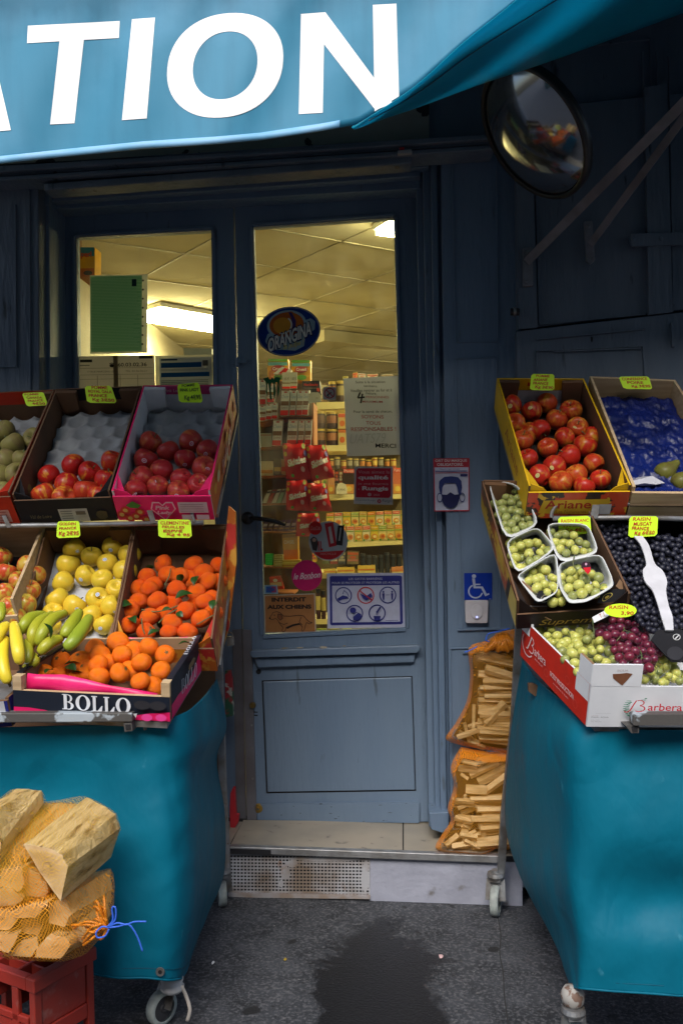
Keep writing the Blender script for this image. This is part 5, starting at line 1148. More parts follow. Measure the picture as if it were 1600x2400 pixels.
M10 = [(10,300),(180,350),(45,400),(122,457),(235,420),(190,515),(30,535),(60,620),(-80,380),(-90,500),(170,605),(-60,620),(105,690)]
fill(f, z8, M10, 50, AP['mix'], 'apple', '{d}, {pos} in {row} of the wooden crate', 'red and yellow apple', 'apple', 'red and yellow apples in the wooden crate', ('stem',), .012)

# ---------------- serif lettering for the crate front
def serif(D, word, a0, b0, a1, b1, c, asp=1.):
    """asp: height of a letter divided by the width of the slot, to keep strokes even"""
    wd = {'B':.95,'O':1.1,'L':.85}; tot = sum(wd[k] for k in word); x = a0; s_ = (a1-a0)/tot; h = b1-b0
    for k in word:
        w_ = wd[k]*s_*.92; y = lambda q: b0+h*q; X = lambda q: x+w_*q
        if k == 'L':
            D.rect(X(.12),y(0),X(.38),y(1),c); D.rect(X(0),y(0),X(.52),y(.06),c); D.rect(X(0),y(.95),X(.9),y(1),c); D.poly([(X(.55),y(.95)),(X(.9),y(.62)),(X(.98),y(.62)),(X(.92),y(1)),(X(.5),y(1))],c)
        elif k == 'B':
            D.rect(X(.12),y(0),X(.37),y(1),c); D.rect(X(0),y(0),X(.5),y(.05),c); D.rect(X(0),y(.95),X(.55),y(1),c); D.rect(X(.3),y(.47),X(.55),y(.52),c)
            for (cy, ry, rx, ix) in ((.25,.25,.33,.5),(.74,.26,.43,.52)):
                l = D.up(); m = pm(c); n = 14
                for i in range(n):
                    t, q = -PI/2+PI*i/n, -PI/2+PI*(i+1)/n
                    o = lambda t, R_, r2: D.fn(X(.5+rx*R_*math.cos(t)), y(cy+ry*r2*math.sin(t)), l)
                    D.mb.face([o(t,1,1), o(q,1,1), o(q,.46,.8), o(t,.46,.8)], m)
        else:
            l = D.up(); m = pm(c); n = 30
            for i in range(n):
                t, q = 2*PI*i/n, 2*PI*(i+1)/n; o = lambda t, R_, r2: D.fn(X(.5+.5*R_*math.cos(t)), y(.5+.52*r2*math.sin(t)), l)
                D.mb.face([o(t,1,1), o(q,1,1), o(q,.52,.87), o(t,.52,.87)], m)
        x += wd[k]*s_
# ---------------- left stall, bottom front: the clementine crate
BF = Fr((33,1640,-1.02),(391,1657,-1.02),(172,1466,-.69),(461,1463,-.69),.112)
MAG = (.75,.012,.13); DK = (.012,.017,.03)
BO = pm(DK, .4)
def b_front(D):
    D.rect(0,.0,1,1,DK); D.poly([(0,.68),(.1,.69),(.2,.76),(.3,.93),(.32,1),(0,1)], MAG); D.poly([(.62,1),(.72,.9),(.85,.72),(1,.62),(1,1)], MAG)
    serif(D, 'BOLLO', .315,.05,.765,.68,(.78,.80,.84)); D.text('PRIVILEGE', .41,.78,.63,.93,(.55,.012,.06),bold=.03)
    for x, y, k in ((.83,.3,.03),(.93,.3,.03)): D.ell(x,y,.052,.19,(.028,.028,.035))
    for x, y in ((.86,.80),(.95,.78)): D.ell(x,y,.035,.15,(.8,.06,.3))
    D.poly([(.775,.66),(.80,.64),(.79,.84)], (.6,.6,.6))
def b_side(D):
    D.rect(0,0,1,1,DK); D.poly([(0,1),(0,.62),(.2,.62),(.5,.72),(.8,.55),(1,.2),(1,1)], MAG); serif(D, 'BOLLO', .3,.35,.72,.75,(.6,.62,.66)); D.poly([(.45,.12),(.62,.1),(.65,.2),(.62,.28),(.46,.3),(.43,.2)], (.25,.17,.08))
br = tray(BF, 'fruit_crate', 'black and pink low crate with large white name, full of bright clementines', outer=BO, inner=KRAFT, floor=KRAFT, hf=.072, tabs=False, th=.012, decor=dict(front_wall=b_front, side_wall=b_side), edge=WOODC, cat='fruit crate', group='fruit crates on the left stall')
for a in (0., 1.):
    mb = MB(); k = .055; BF.slab(mb, a if a == 0 else 1-k, k if a == 0 else 1, -.003, .07, .0725, .114, WOODC); mb.build('corner_post', br)
for a0, a1 in ((-.004,.035),(.965,1.004)):
    mb = MB(); BF.slab(mb, a0, a1, .07, 1, .1125, .118, BO, BO)
    D = Decal(mb, quadfn([BF.P(a0,.5,.119),BF.P(a0,.12,.119),BF.P(a1,.12,.119),BF.P(a1,.5,.119)] if a0<0 else [BF.P(a0,.5,.119),BF.P(a0,.9,.119),BF.P(a1,.9,.119),BF.P(a1,.5,.119)], BF.N), .0008); 
    serif(D, 'BOLLO', .1,.15,.95,.85,(.65,.66,.7)); mb.build('top_rail', br)
# pink liner
mb = MB(); LM = mat('pink_liner_sheet', MAG, (.85,.03,.2), rough=.4, nscale=7, bump=.4, bscale=12, bdist=.01)
T = [( .06,.145),(.12,.14),(.3,.145),(.45,.135),(.6,.115),(.75,.10),(.9,.085)]
R = [[BF.P(a, .045+.015*math.sin(a*14), .06) for a, h in T], [BF.P(a, .055+.02*math.sin(a*11), (h*.7+.02)*.8) for a, h in T], [BF.P(a, .075+.02*math.sin(a*9), h*.78) for a, h in T]]
mb.grid(R, LM); mb.build('front_liner', br, smooth=True, solid=.001)
mb = MB(); R = [[BF.P(a, 1-.02*j-.01*math.sin(a*20), .08+.035*j*(1+.2*math.sin(a*7))) for a in (.3,.4,.55,.7,.8,.9)] for j in range(2)]; mb.grid(R, LM); mb.build('back_liner', br, smooth=True, solid=.001)
B19 = [(870,330,.05),(700,380,.04),(1095,370,.05),(735,430,.045),(895,420,.06),(1040,480,.055),(1215,425,.04),(450,480,.02),(590,470,.03),(720,495,.05),(880,560,.035),(1180,540,.03),(325,560,.015),(1030,620,.04),(730,590,.02),(1130,660,.01),(800,480,.03),(420,590,.0),(560,560,.01),(980,400,.03),(960,540,.02),(650,540,.015)]
fill(BF, zb, B19, 51, CL['org'], 'clementine', '{d}, {pos} in {row} of the black and pink crate', 'bright orange clementine', 'clementine', 'clementines in the black and pink crate', ('calyx',), .02, gap=16)
def leafat(Z, pts, h, fr, lab, n='leaf'):
    pass
for i, (x, y, ang, s_, h) in enumerate([(470,500,.3,.055,.075),(560,540,2.7,.05,.075),(330,560,1.2,.035,.08),(905,540,1.6,.03,.09),(520,560,.1,.045,.06),(1310,350,.4,.04,.12)]):
    u, v = zb(x, y); p = BF.px(u, v, h+.012); M = Matrix.Translation(p) @ (Matrix.Rotation(ang,4,BF.N)) @ Matrix.Scale(s_,4)
    o = link(LEAF, 'clementine_leaf', M); tag(o, ('long dark leaf over the clementines at the left of the black and pink crate','dark leaf pointing left between the two left clementines','small leaf at the far left corner clementine','tiny leaf on the clementine nearest the front middle','broad leaf in the shade under the long dark leaf','dark leaf stuck behind the right rail of the black and pink crate')[i], 'leaf', 'clementine leaves in the black and pink crate')
f = LT['clem']
for i, (x, y, ang, s_, h) in enumerate([(1150,570,.5,.06,.10),(1300,370,.4,.04,.08),(1390,640,1.4,.05,.11),(1200,690,2.4,.035,.11),(970,810,.6,.04,.11),(1060,650,.2,.035,.1)]):
    u, v = z8(x, y); p = f.px(u, v, h+.02); M = Matrix.Translation(p) @ Matrix.Rotation(ang,4,f.N) @ Matrix.Rotation(.5,4,'X') @ Matrix.Scale(s_,4)
    o = link(LEAF, 'clementine_leaf', M); tag(o, ('big bright leaf in the middle of the printed clementine box','narrow leaf near the back of the printed clementine box','leaf at the right side of the printed clementine box','small leaf lying over a twig in the printed clementine box','leaf at the front wall of the printed clementine box','small leaf left of the big bright one in the printed box')[i], 'leaf', 'clementine leaves in the printed box')
for i, q in enumerate([[(930,640),(1010,655),(1100,640),(1180,610)], [(1040,730),(1090,680),(1160,640)], [(930,700),(935,760),(950,800)], [(1290,740),(1360,700),(1420,660),(1430,600)], [(1080,480),(1110,420),(1120,370)]]):
    mb = MB(); mb.tube(spline([f.px(*z8(x, y), .125) for x, y in q], 5), .002, TWIG, 5)
    tag(mb.build('twig', smooth=True), f'thin green twig among the clementines of the printed box, {("near the middle","crossing upwards in the middle","hanging at the left front","rising at the right side","at the back left")[i]}', 'twig', 'twigs in the printed clementine box')
# ---------------- bananas
def ban_mat(name, c1, c2): return mat(name, c1, c2, rough=.4, nscale=3, ramp=(.35,.7), rand=.3, c3=(.09,.06,.015), n3=22, r3=(.68,.76), coord='Object')
BY = ban_mat('yellow_banana_peel', (.82,.62,.03), (.7,.58,.04)); BG = ban_mat('green_yellow_banana_peel', (.44,.40,.025), (.22,.31,.018)); BDG = ban_mat('green_banana_peel', (.22,.31,.02), (.33,.38,.03))
def banana(parent, pts, w_, m, tip=True):
    P = spline([at(*z8(x, y), Y) for x, y, Y in pts], 6); K = len(P); mb = MB()
    rad = [w_*(.42+.58*min(1, math.sin(PI*min(1,max(0,(i/(K-1))*.94+.03)))**.55)) for i in range(K)]; rad[0] = w_*.3; rad[-1] = w_*.28; rad[-2] = w_*.55
    mb.tube(P, rad, m, 10); d = (P[-1]-P[-2]).normalized(); mb.tube([P[-1]-d*.002, P[-1]+d*.01], [w_*.28, w_*.2], pm((.05,.035,.015)), 6)
    return mb.build('banana', parent, smooth=True)
b1 = thing('banana_bunch', at(*z8(60,900), -.95), 'bunch of ripe yellow bananas hanging over the crate edge at far left', 'bananas', 'banana bunches on the left stall')
for pts, w_, m in [([(35,820,-.93),(15,950,-1.0),(30,1060,-1.03),(60,1125,-1.03)],.0185,BY), ([(90,730,-.92),(105,820,-.98),(120,920,-1.03),(132,1000,-1.03)],.0185,BY), ([(50,740,-.9),(0,790,-.95),(-40,880,-.98)],.0185,BY), ([(12,600,-.85),(8,660,-.88),(-4,720,-.9)],.014,BG), ([(175,840,-.92),(188,920,-.96),(180,1000,-.98)],.015,BG)]: banana(b1, pts, w_, m)
b2 = thing('banana_bunch', at(*z8(280,800), -.9), 'bunch of greenish bananas lying right of the yellow bunch', 'bananas', 'banana bunches on the left stall')
for pts, w_, m in [([(300,675,-.8),(210,690,-.86),(160,740,-.9),(140,800,-.9)],.018,BG), ([(350,670,-.8),(260,720,-.88),(215,800,-.93),(215,890,-.93)],.018,BG), ([(435,665,-.82),(350,700,-.88),(280,790,-.94),(250,880,-.95)],.0185,BG), ([(405,830,-.93),(340,850,-.96),(290,890,-.98),(262,930,-.98)],.0175,BG), ([(200,930,-.93),(230,980,-.95),(150,1020,-.96)],.015,BG)]: banana(b2, pts, w_, m)
b3 = thing('banana_bunch', at(*z8(500,800), -.9), 'two green bananas leaning against the clementine crate, right of the others', 'bananas', 'banana bunches on the left stall')
for pts, w_, m in [([(525,650,-.82),(480,720,-.88),(440,780,-.92),(418,825,-.93)],.0195,BG), ([(590,690,-.82),(540,770,-.9),(480,850,-.96),(425,900,-.97)],.0215,BDG)]: banana(b3, pts, w_, m)
o = link(LEAF, 'clementine_leaf', Matrix.Translation(at(*z8(285,730), -1.0)) @ Matrix.Rotation(1.1,4,'Y') @ Matrix.Scale(.05,4)); tag(o, 'dark leaf lying across the greenish bananas', 'leaf')
# banana box edge and blue printed corner on the far left
BX = Fr((-330,1690,-1.02),(28,1668,-1.02),(-180,1470,-.69),(150,1466,-.69),.11)
def bx(D): D.rect(0,0,1,1,(.015,.02,.16)); D.rect(.6,0,.98,.45,(.45,.45,.48)); D.text('BANANE', .3,.5,.95,.85,(.5,.15,.05),bold=.02)
tray(BX, 'fruit_crate', 'dark blue banana crate at the left edge beside the clementine crate', outer=pm((.015,.02,.16)), inner=KRAFTD, floor=KRAFTD, hf=.08, hs=.085, tabs=False, th=.01, decor=dict(front_wall=bx), cat='fruit crate', group='fruit crates on the left stall')
# ================================================================== right stall crates
kr = dict(cat='fruit crate', group='fruit crates on the right stall')
RT = dict(
 ari=Fr((1206,1190,-.42),(1434,1188,-.42),(1141,868,-.06),(1340,869,-.06),.14),
 pear=Fr((1438,1188,-.42),(1690,1190,-.42),(1354,864,-.06),(1550,872,-.06),.13),
 green=Fr((1186,1444,-.70),(1440,1428,-.70),(1106,1102,-.32),(1325,1108,-.32),.12),
 musc=Fr((1446,1452,-.70),(1760,1470,-.70),(1356,1165,-.32),(1600,1165,-.32),.10),
 barb=Fr((1347,1669,-1.04),(1760,1672,-1.0),(1204,1395,-.66),(1560,1395,-.63),.165))
f = RT['ari']
FL = mat('red_black_yellow_print', (.52,.05,.01), (.03,.015,.01), rough=.45, nscale=13, ramp=(.52,.54), c3=(.6,.36,.02), n3=22, r3=(.6,.62))
def af(D): D.rect(0,0,1,1,(0,0,0),FL); D.poly([(.16,.3),(.82,.25),(.8,.6),(.66,.85),(.12,.8)],(.55,.34,.02)); D.text('Ariane', .18,.3,.64,.62,(.35,.03,.01),bold=.015); D.text('Les Naturianes', .3,.66,.6,.8,(.3,.1,.02)); D.rect(.72,.45,.84,.85,(.5,.5,.5))
def asd(D): D.rect(0,0,1,1,(0,0,0),YEL); D.text('Ariane', .35,.3,.75,.7,(.45,.12,.02),shear=.2)
def ab(D): D.rect(.0,.0,1,.36,(0,0,0),YEL); D.rect(.35,.10,.56,.22,(.5,.05,.02)); D.rect(.05,.36,.85,1,(.5,.5,.53))
ra = tray(f, 'fruit_crate', 'yellow, red and black cardboard crate of red apples on the right stall', outer=YEL, inner=KRAFTD, floor=pm((.03,.025,.02)), hf=.115, edge=YEL, decor=dict(front_wall=af, side_wall=asd, back=ab), **kr)
A21 = [(515,395),(735,380),(645,430),(880,425),(790,480),(540,500),(690,540),(920,530),(585,610),(740,655),(840,590),(965,640),(615,720),(775,770),(870,705),(1020,745),(690,825),(820,865),(915,820),(1065,845),(960,890),(1000,590,-.01),(630,560,-.015)]
fill(f, zr, A21, 52, AP['ari'], 'apple', '{d}, {pos} in {row} of the yellow and red crate', 'red apple', 'apple', 'red apples in the yellow and red crate', ('stem', ST_A), .012, gap=24)
f = RT['pear']
rp = tray(f, 'fruit_crate', 'pale wooden crate lined with deep blue tissue, two green pears at its front', outer=WOODC, inner=WOODC, floor=WOODC, hf=.11, tabs=False, th=.01, **kr)
mb = MB(); f.slab(mb, .0, 1, -.012, -.002, .055, .062, pm((.1,.07,.04))); mb.build('slat_gap', rp)
BT = mat('blue_tissue_paper', (.002,.012,.13), (.001,.006,.07), rough=.42, nscale=8, bump=.9, bscale=14, bdist=.02, coat=.0)
R = []; n_, m_ = 60, 70
for j in range(m_+1):
    R.append([])
    for i in range(n_+1):
        a, t = .04+.92*i/n_, .04+.9*j/m_; x, y = a*4.2, t*6.; row = math.floor(y); fx = ((x+.5*(row%2))%1)-.5; fy = (y%1)-.5
        z = .06+.012*math.exp(-(fx*fx+fy*fy)*7)+.010*mnoise.noise(Vector((a*14+t*5, t*22, 1)))+.006*mnoise.noise(Vector((a*50, t*50, 4)))-.035*max(0,(abs(a-.5)-.4)*5)
        R[-1].append(f.P(a, t, z))
mb = MB(); mb.grid(R, BT); mb.build('tissue_liner', rp, smooth=True)
PEARM = apple_mat('green_pear_skin', (.13,.13,.02), (.11,.09,.02), (.45,.7), .3, .5, (.1,.08,.02))
prof = [(0,-.85),(.3,-.95),(.75,-.8),(1.,-.3),(.95,.2),(.7,.7),(.45,1.15),(.33,1.5),(.2,1.68),(0,1.7)]
mb = MB(); sp = spline([(a, 0, b) for a, b in prof], 4); mb.lathe([(max(0,p.x), p.z) for p in sp], PEARM, 24); PEAR = mb.data('pear', True, True)
for i, (x, y, l) in enumerate(((1460,800,'green pear at the front of the blue-lined crate'), (1560,860,'second green pear at the right edge of the blue-lined crate'))):
    p = f.px(*zr(x, y), .06); ax = Vector((.75,.1,.55)).normalized(); o = link(PEAR, 'pear', Matrix.Translation(p) @ ax.to_track_quat('Z','Y').to_matrix().to_4x4() @ Matrix.Scale(.036,4)); tag(o, l, 'pear', 'pears in the blue-lined crate'); link(STEM, 'stem', Matrix.Translation((0,0,.8)), o)
mb = MB(); q = [(1250,862),(1290,835),(1380,828),(1455,870),(1400,880),(1330,872),(1260,885)]; mb.prism3([f.px(*zr(x, y), .075+.01*(i%2)) for i, (x, y) in enumerate(q)], f.N*.003, pm((.5,.5,.55))); tag(mb.build('crumpled_paper'), 'white crumpled paper at the front edge of the blue-lined crate', 'paper')
# ---- grapes
def grape_mat(name, c1, c2, rough=.3, rand=.9, sss=.1): return mat(name, c1, c2, rough=rough, nscale=2, rand=rand, coat=.05, spec=.4, sss=sss, c3=tuple(x*.6 for x in c1), n3=9, r3=(.6,.75))
GG = grape_mat('green_grape_skin', (.52,.52,.13), (.40,.40,.08)); GDK = grape_mat('olive_grape_skin', (.3,.33,.1), (.22,.24,.07)); GR = grape_mat('red_grape_skin', (.17,.02,.04), (.095,.014,.04)); GBK = grape_mat('black_grape_skin', (.010,.011,.022), (.024,.025,.045), .5, .6, 0)
def grape_data(m):
    mb = MB(); mb.lathe([(max(0,math.sin(PI*i/10)), 1.12*math.cos(PI*i/10)) for i in range(11)], m, 14); return mb.data('grape', True, True)
GD = {k: grape_data(m) for k, m in (('g',GG),('o',GDK),('r',GR),('b',GBK))}
rg_ = random.Random(21)
def inpoly(x, y, P):
    c = False
    for (a, b), (d, e) in zip(P, P[1:]+P[:1]):
        if (b > y) != (e > y) and x < (d-a)*(y-b)/(e-b)+a: c = not c
    return c
def bunch(fr, Z, poly, kind, dia, h0, dome, label, n=100, stem=True, group=None, mixk=None):
    """grapes packed inside an outline of the picture, two layers deep, heaped in the middle"""
    cx = sum(p[0] for p in poly)/len(poly); cy = sum(p[1] for p in poly)/len(poly); sc = 1/(Z(1,0)[0]-Z(0,0)[0])
    D = dia*sc; c3 = fr.px(*Z(cx, cy), h0); root = thing('grape_bunch', c3, label, 'grapes', group)
    x0, x1 = min(p[0] for p in poly), max(p[0] for p in poly); y0, y1 = min(p[1] for p in poly), max(p[1] for p in poly); R_ = max(x1-x0, y1-y0)/2
    cnt = 0
    for layer, (sep, hl) in enumerate(((.74, 1.), (.8, 0.))):
        pts = []; tries = 0
        while tries < 2600 and cnt < n:
            tries += 1; x, y = rg_.uniform(x0, x1), rg_.uniform(y0, y1)
            if not inpoly(x, y, poly): continue
            if any((x-a)**2+(y-b)**2 < (D*sep)**2 for a, b in pts): continue
            pts.append((x, y)); q = 1-min(1, math.hypot(x-cx, y-cy)/R_)**2
            h = h0+dome*q*(.55+.45*hl)+(rg_.uniform(-.004,.006) if hl else -.014)
            p = fr.px(*Z(x, y), h); r = dia/2*(p-CAM).dot(RC @ Vector((0,0,-1)))/F_PX*rg_.uniform(.78,1.1)
            ax = Vector((rg_.uniform(-1,1), rg_.uniform(-1,1), rg_.uniform(-1,1))).normalized()
            k_ = mixk if mixk and rg_.random() < .3 else kind
            link(GD[k_], 'grape', Matrix.Translation(p-c3) @ ax.to_track_quat('Z','Y').to_matrix().to_4x4() @ Matrix.Scale(r,4), root); cnt += 1
    if stem:
        mb = MB(); a = fr.px(*Z(cx, y0+D), h0+dome*.8+.005); b = fr.px(*Z(cx+D*.3, cy), h0+dome+.008); c = fr.px(*Z(cx-D*.5, cy+D*1.2), h0+dome*.8)
        mb.tube(spline([a, b, c], 5), .0016, TWIG, 5); mb.tube(spline([b, fr.px(*Z(cx+D*1.4, cy+D*.4), h0+dome*.8)], 4), .0013, TWIG, 5); mb.build('stalk', root, smooth=True)
    return root
f = RT['green']
SUN = mat('dark_red_sunset_print', (.05,.02,.012), (.4,.05,.01), rough=.45, nscale=5, ramp=(.42,.6), c3=(.6,.4,.04), n3=5, r3=(.56,.62))
def gs(D): D.rect(0,0,1,1,(0,0,0),SUN); D.poly([(0,1),(0,.45),(.3,.75),(.3,1)],(.5,.33,.03)); D.poly([(.86,.1),(1,.0),(1,1),(.8,1)],(.55,.42,.1)); D.poly([(.80,.1),(.86,.1),(.8,1),(.74,1)],(.02,.015,.015)); D.text('Suprema', .12,.30,.7,.72,(.6,.42,.06),bold=.03,shear=.35)
def gf(D): D.rect(0,0,1,1,(.02,.012,.01)); D.text('Suprema', .2,.45,.75,.95,(.4,.25,.05),bold=.0,shear=.35)
rgn = tray(f, 'fruit_crate', 'dark printed carton with gold script holding four white punnets of green grapes', outer=pm((.02,.012,.01)), inner=KRAFTD, floor=KRAFTD, hf=.06, hs=.115, decor=dict(front_wall=gf, side_wall=gs), **kr)
for nm, q, t in (('end_flap', [(510,895),(545,893),(600,905),(655,910),(620,995),(470,985)], 0), ('end_flap', [(960,885),(1100,880),(1165,885),(1130,965),(1010,980),(940,985)], 1)):
    mb = MB(); P = [at(*zg(x, y), -.74) for x, y in q]; mb.prism3(P, Vector((0,.004,0)), BLK); D = Decal(mb, quadfn([P[0],P[-4] if t else P[3],P[-2],P[-1]], OUT), .001)
    D.ring(.45,.55,.22,.32,.85,(.5,.4,.1) if t else (.5,.5,.48)); D.ell(.45,.55,.1,.12,(.4,.3,.05) if t else (.4,.4,.38)); mb.build(nm, rgn)
for q in ([(385,815),(470,880),(500,900),(440,905),(392,870)], [(1075,860),(1105,805),(1165,890),(1100,880)]):
    mb = MB(); mb.prism3([at(*zg(x, y), -.72) for x, y in q], Vector((0,.003,0)), KRAFT); mb.build('torn_flap', rgn)
def punnet(rim, base, label):
    """rim and base outlines in zoomed px, back-left clockwise"""
    Rm = [f.px(*zg(x, y), .125) for x, y in rim]; Bs = [f.px(*zg(x, y), .03) for x, y in base]; c = sum(Bs, Vector())/len(Bs)
    root = thing('punnet', c, label, 'punnet', 'white card punnets of grapes'); n = len(Rm); K = 6
    S = lambda L: [p for i in range(n) for p in [L[i]*(1-j/K)+L[(i+1)%n]*(j/K) for j in range(K)]]
    def soft(L):
        for _ in range(2): L = [L[i-1]*.25+L[i]*.5+L[(i+1)%len(L)]*.25 for i in range(len(L))]
        return L
    R_, B_ = soft(S(Rm)), soft(S(Bs)); rows = []
    for t in (0, .35, .7, 1.): rows.append([a*(1-t)+b*t for a, b in zip(R_, B_)] + [R_[0]*(1-t)+B_[0]*t])
    mb = MB(); mb.grid(rows, mat('white_moulded_punnet', (.62,.64,.64), (.55,.57,.56), rough=.6, nscale=9, bump=.3, bscale=50)); mb.face(B_, WHITE); mb.build('tray_shell', root, smooth=True, solid=.003)
    return root
punnet([(130,75),(355,110),(520,400),(262,525)], [(170,150),(330,160),(470,400),(280,480)], 'white punnet at the back left of the dark printed carton')
punnet([(555,395),(870,400),(955,615),(655,690)], [(600,440),(840,440),(900,600),(680,640)], 'white punnet at the back right of the dark printed carton')
punnet([(262,530),(500,420),(640,585),(345,775)], [(300,560),(490,470),(580,600),(370,730)], 'white punnet in the middle left of the dark printed carton')
punnet([(345,780),(640,600),(655,900),(500,985),(395,850)], [(430,760),(610,680),(640,880),(540,940),(450,850)], 'white punnet at the front left of the dark printed carton')
punnet([(650,690),(965,620),(1040,780),(1060,860),(860,975),(730,985),(660,870)], [(700,730),(930,680),(990,800),(960,870),(850,920),(750,920),(700,850)], 'white punnet at the front right of the dark printed carton, with a red label')
gk = dict(group='green grape bunches in white punnets')
bunch(f, zg, [(150,170),(340,150),(400,300),(470,400),(300,500),(215,370)], 'o', 21, .075, .02, 'olive green grapes in shade at the back left of the dark carton', 98, **gk)
bunch(f, zg, [(280,530),(470,520),(590,600),(520,680),(340,750),(300,650)], 'g', 22.5, .085, .02, 'pale green grapes in the middle left punnet', 98, mixk='o', **gk)
bunch(f, zg, [(590,450),(820,490),(890,610),(680,650),(640,560)], 'o', 21, .08, .02, 'green grapes in the back right punnet under the price tag', 98, mixk='g', **gk)
bunch(f, zg, [(450,760),(540,720),(640,770),(650,900),(690,990),(620,990),(520,890),(430,830)], 'g', 23.5, .085, .025, 'yellow-green grapes in the front left punnet', 98, **gk)
bunch(f, zg, [(670,800),(770,720),(860,740),(950,780),(990,890),(870,930),(740,940),(680,870)], 'g', 23.5, .085, .03, 'yellow-green grapes with red label in the front right punnet', 98, mixk='o', **gk)
mb = MB(); D = Decal(mb, quadfn([f.px(*zg(x, y), .16) for x, y in ((820,680),(890,680),(890,775),(820,775))], f.N), .0012); D.ell(.5,.35,.5,.35,(.03,.01,.02)); D.poly([(.2,.5),(1,.45),(.95,.8),(.7,1),(.4,.8)],(.5,.01,.02)); D.ell(.5,.25,.12,.1,(.5,.3,.4)); tag(mb.build('fruit_label'), 'small red and black label among the grapes of the front right punnet', 'label')
# ---- black muscat grapes
f = RT['musc']
tray(f, 'fruit_crate', 'wide black crate of small dark muscat grapes under the right price tag', outer=BLK, inner=BLK, floor=BLK, hf=.05, hs=.09, tabs=False, **kr)
km = dict(group='dark muscat grape bunches', stem=False)
MP = [([(945,370),(1235,440),(1260,620),(990,640)], 'dark muscat grapes at the back left of the black crate'), ([(1000,640),(1262,600),(1290,800),(1080,880),(1040,760)], 'dark muscat grapes left of the bulge of the white divider'),
      ([(1095,880),(1300,800),(1370,900),(1395,1040),(1250,1060),(1130,960)], 'dark muscat grapes left of the divider foot'), ([(1180,1040),(1400,1030),(1440,1190),(1330,1190),(1210,1090)], 'dark muscat grapes just behind the red grapes'),
      ([(1310,480),(1620,500),(1620,700),(1390,700)], 'dark muscat grapes at the back right of the divider'), ([(1390,700),(1620,700),(1620,900),(1445,880)], 'dark muscat grapes beside the bulge on the right'), ([(1440,890),(1620,900),(1620,1180),(1490,1170),(1440,1000)], 'dark muscat grapes at the front right of the divider')]
for q, l in MP: bunch(f, zg, q, 'b', 14.5, .07, .012, l, 98, **km)
mb = MB(); S = [(1240,490,32),(1290,560,30),(1330,690,32),(1345,740,72),(1370,820,82),(1395,890,50),(1425,1000,40),(1450,1080,42),(1470,1180,30)]
L_, R2 = [], []
for x, y, w_ in S: L_.append(f.px(*zg(x-w_, y), .115)); R2.append(f.px(*zg(x+w_, y), .115))
a, b = spline(L_, 5), spline(R2, 5); mb.prism3(a+b[::-1], -f.N*.006, pm((.58,.58,.62))); tag(mb.build('crate_divider', bevel=.001), 'white plastic strip with a round bulge lying over the dark grapes', 'divider')
mb = MB(); mb.prism3([f.px(*zg(x, y), .10) for x, y in ((1375,1190),(1500,1182),(1640,1200),(1640,1420),(1480,1420),(1330,1260))], f.N*.004, BLK); D = Decal(mb, quadfn([f.px(*zg(x, y), .1045) for x, y in ((1440,1200),(1600,1200),(1600,1400),(1450,1400))], f.N), .001); D.ring(.5,.18,.18,.12,.8,(.45,.45,.45)); D.line([(.4,.28),(.62,.1)],.05,(.5,.5,.5)); D.ell(.4,.8,.4,.25,(.03,.03,.035))
tag(mb.build('black_flap'), 'glossy black card flap with a white round emblem on the dark grapes', 'card flap')
# ---- white and red crate of table grapes at the front
f = RT['barb']
def laurel(D, c, cx, cy, r, asp):
    for sgn in (-1, 1):
        for i in range(11):
            t = PI/2+sgn*(.25+i*.20) if sgn > 0 else PI/2-(.25+i*.20)
            if sgn < 0 and 3 < i < 10: continue
            for k in (.88, 1.12):
                x, y = cx+r*k*math.cos(t), cy+r*k*asp*math.sin(t); D.ell(x, y, r*.13, r*.06*asp, c, 8, rot=t+.9*(1 if k > 1 else -1))
def bbf(D):
    D.rect(0,0,1,1,(0,0,0),WHITE); red = (.6,.02,.04); f0 = D.fn; D.fn = lambda a, b, l: f0(a*.935-.053, (b-.60)*.92+.44, l)
    laurel(D, (.02,.25,.13), .325,.60,.062,4.3)
    D.line([(.315,.40),(.30,.52),(.285,.66),(.265,.72),(.25,.68)],.008,red,.45); D.ring(.335,.46,.028,.075,.75,red,t0=-2.2,t1=1.5); D.ring(.335,.61,.036,.085,.78,red,t0=-1.5,t1=2.3)
    D.text('arbera', .385,.47,.585,.66,red,bold=.01); D.text('FRUIT FOR LIFE', .415,.71,.555,.76,(.1,.1,.1),shear=.3)
    D.text('ORIGINE', .06,.79,.1,.81,(.5,.4,.4)); D.text('ITALIA - SICILIA', .06,.82,.16,.85,(.1,.1,.1)); D.text('CAL./CAT.', .06,.90,.11,.92,(.3,.3,.3)); D.text('Uva Vittoria', .06,.935,.12,.96,(.3,.3,.3)); D.rect(.08,.72,.17,.724,(.4,.4,.4))
def bbs(D):
    D.rect(0,0,1,1,(.6,.025,.01)); D.rect(.83,0,1,.42,(0,0,0),WHITE); D.rect(0,0,.13,.28,(0,0,0),WHITE); w_ = (.75,.6,.58)
    D.line([(.17,.22),(.15,.4),(.12,.6),(.10,.62)],.014,w_,.4); D.ring(.18,.33,.035,.1,.75,w_,t0=-2.,t1=1.5); D.ring(.18,.52,.045,.12,.78,w_,t0=-1.5,t1=2.2); D.ring(.13,.48,.1,.32,.9,w_,t0=.7,t1=3.6)
    D.text('arbera', .24,.36,.42,.58,w_,bold=.01); D.text('FRUIT FOR LIFE', .26,.64,.38,.68,w_); D.text('SICILY PRODUCTION', .50,.55,.84,.67,w_,bold=.02,skew=.0); D.text('prodotto in Italia', .56,.74,.78,.79,w_)
    for x, y in ((.45,.7),(.6,.85),(.75,.35),(.88,.7)): D.ring(x,y,.03,.1,.85,(.66,.08,.05))
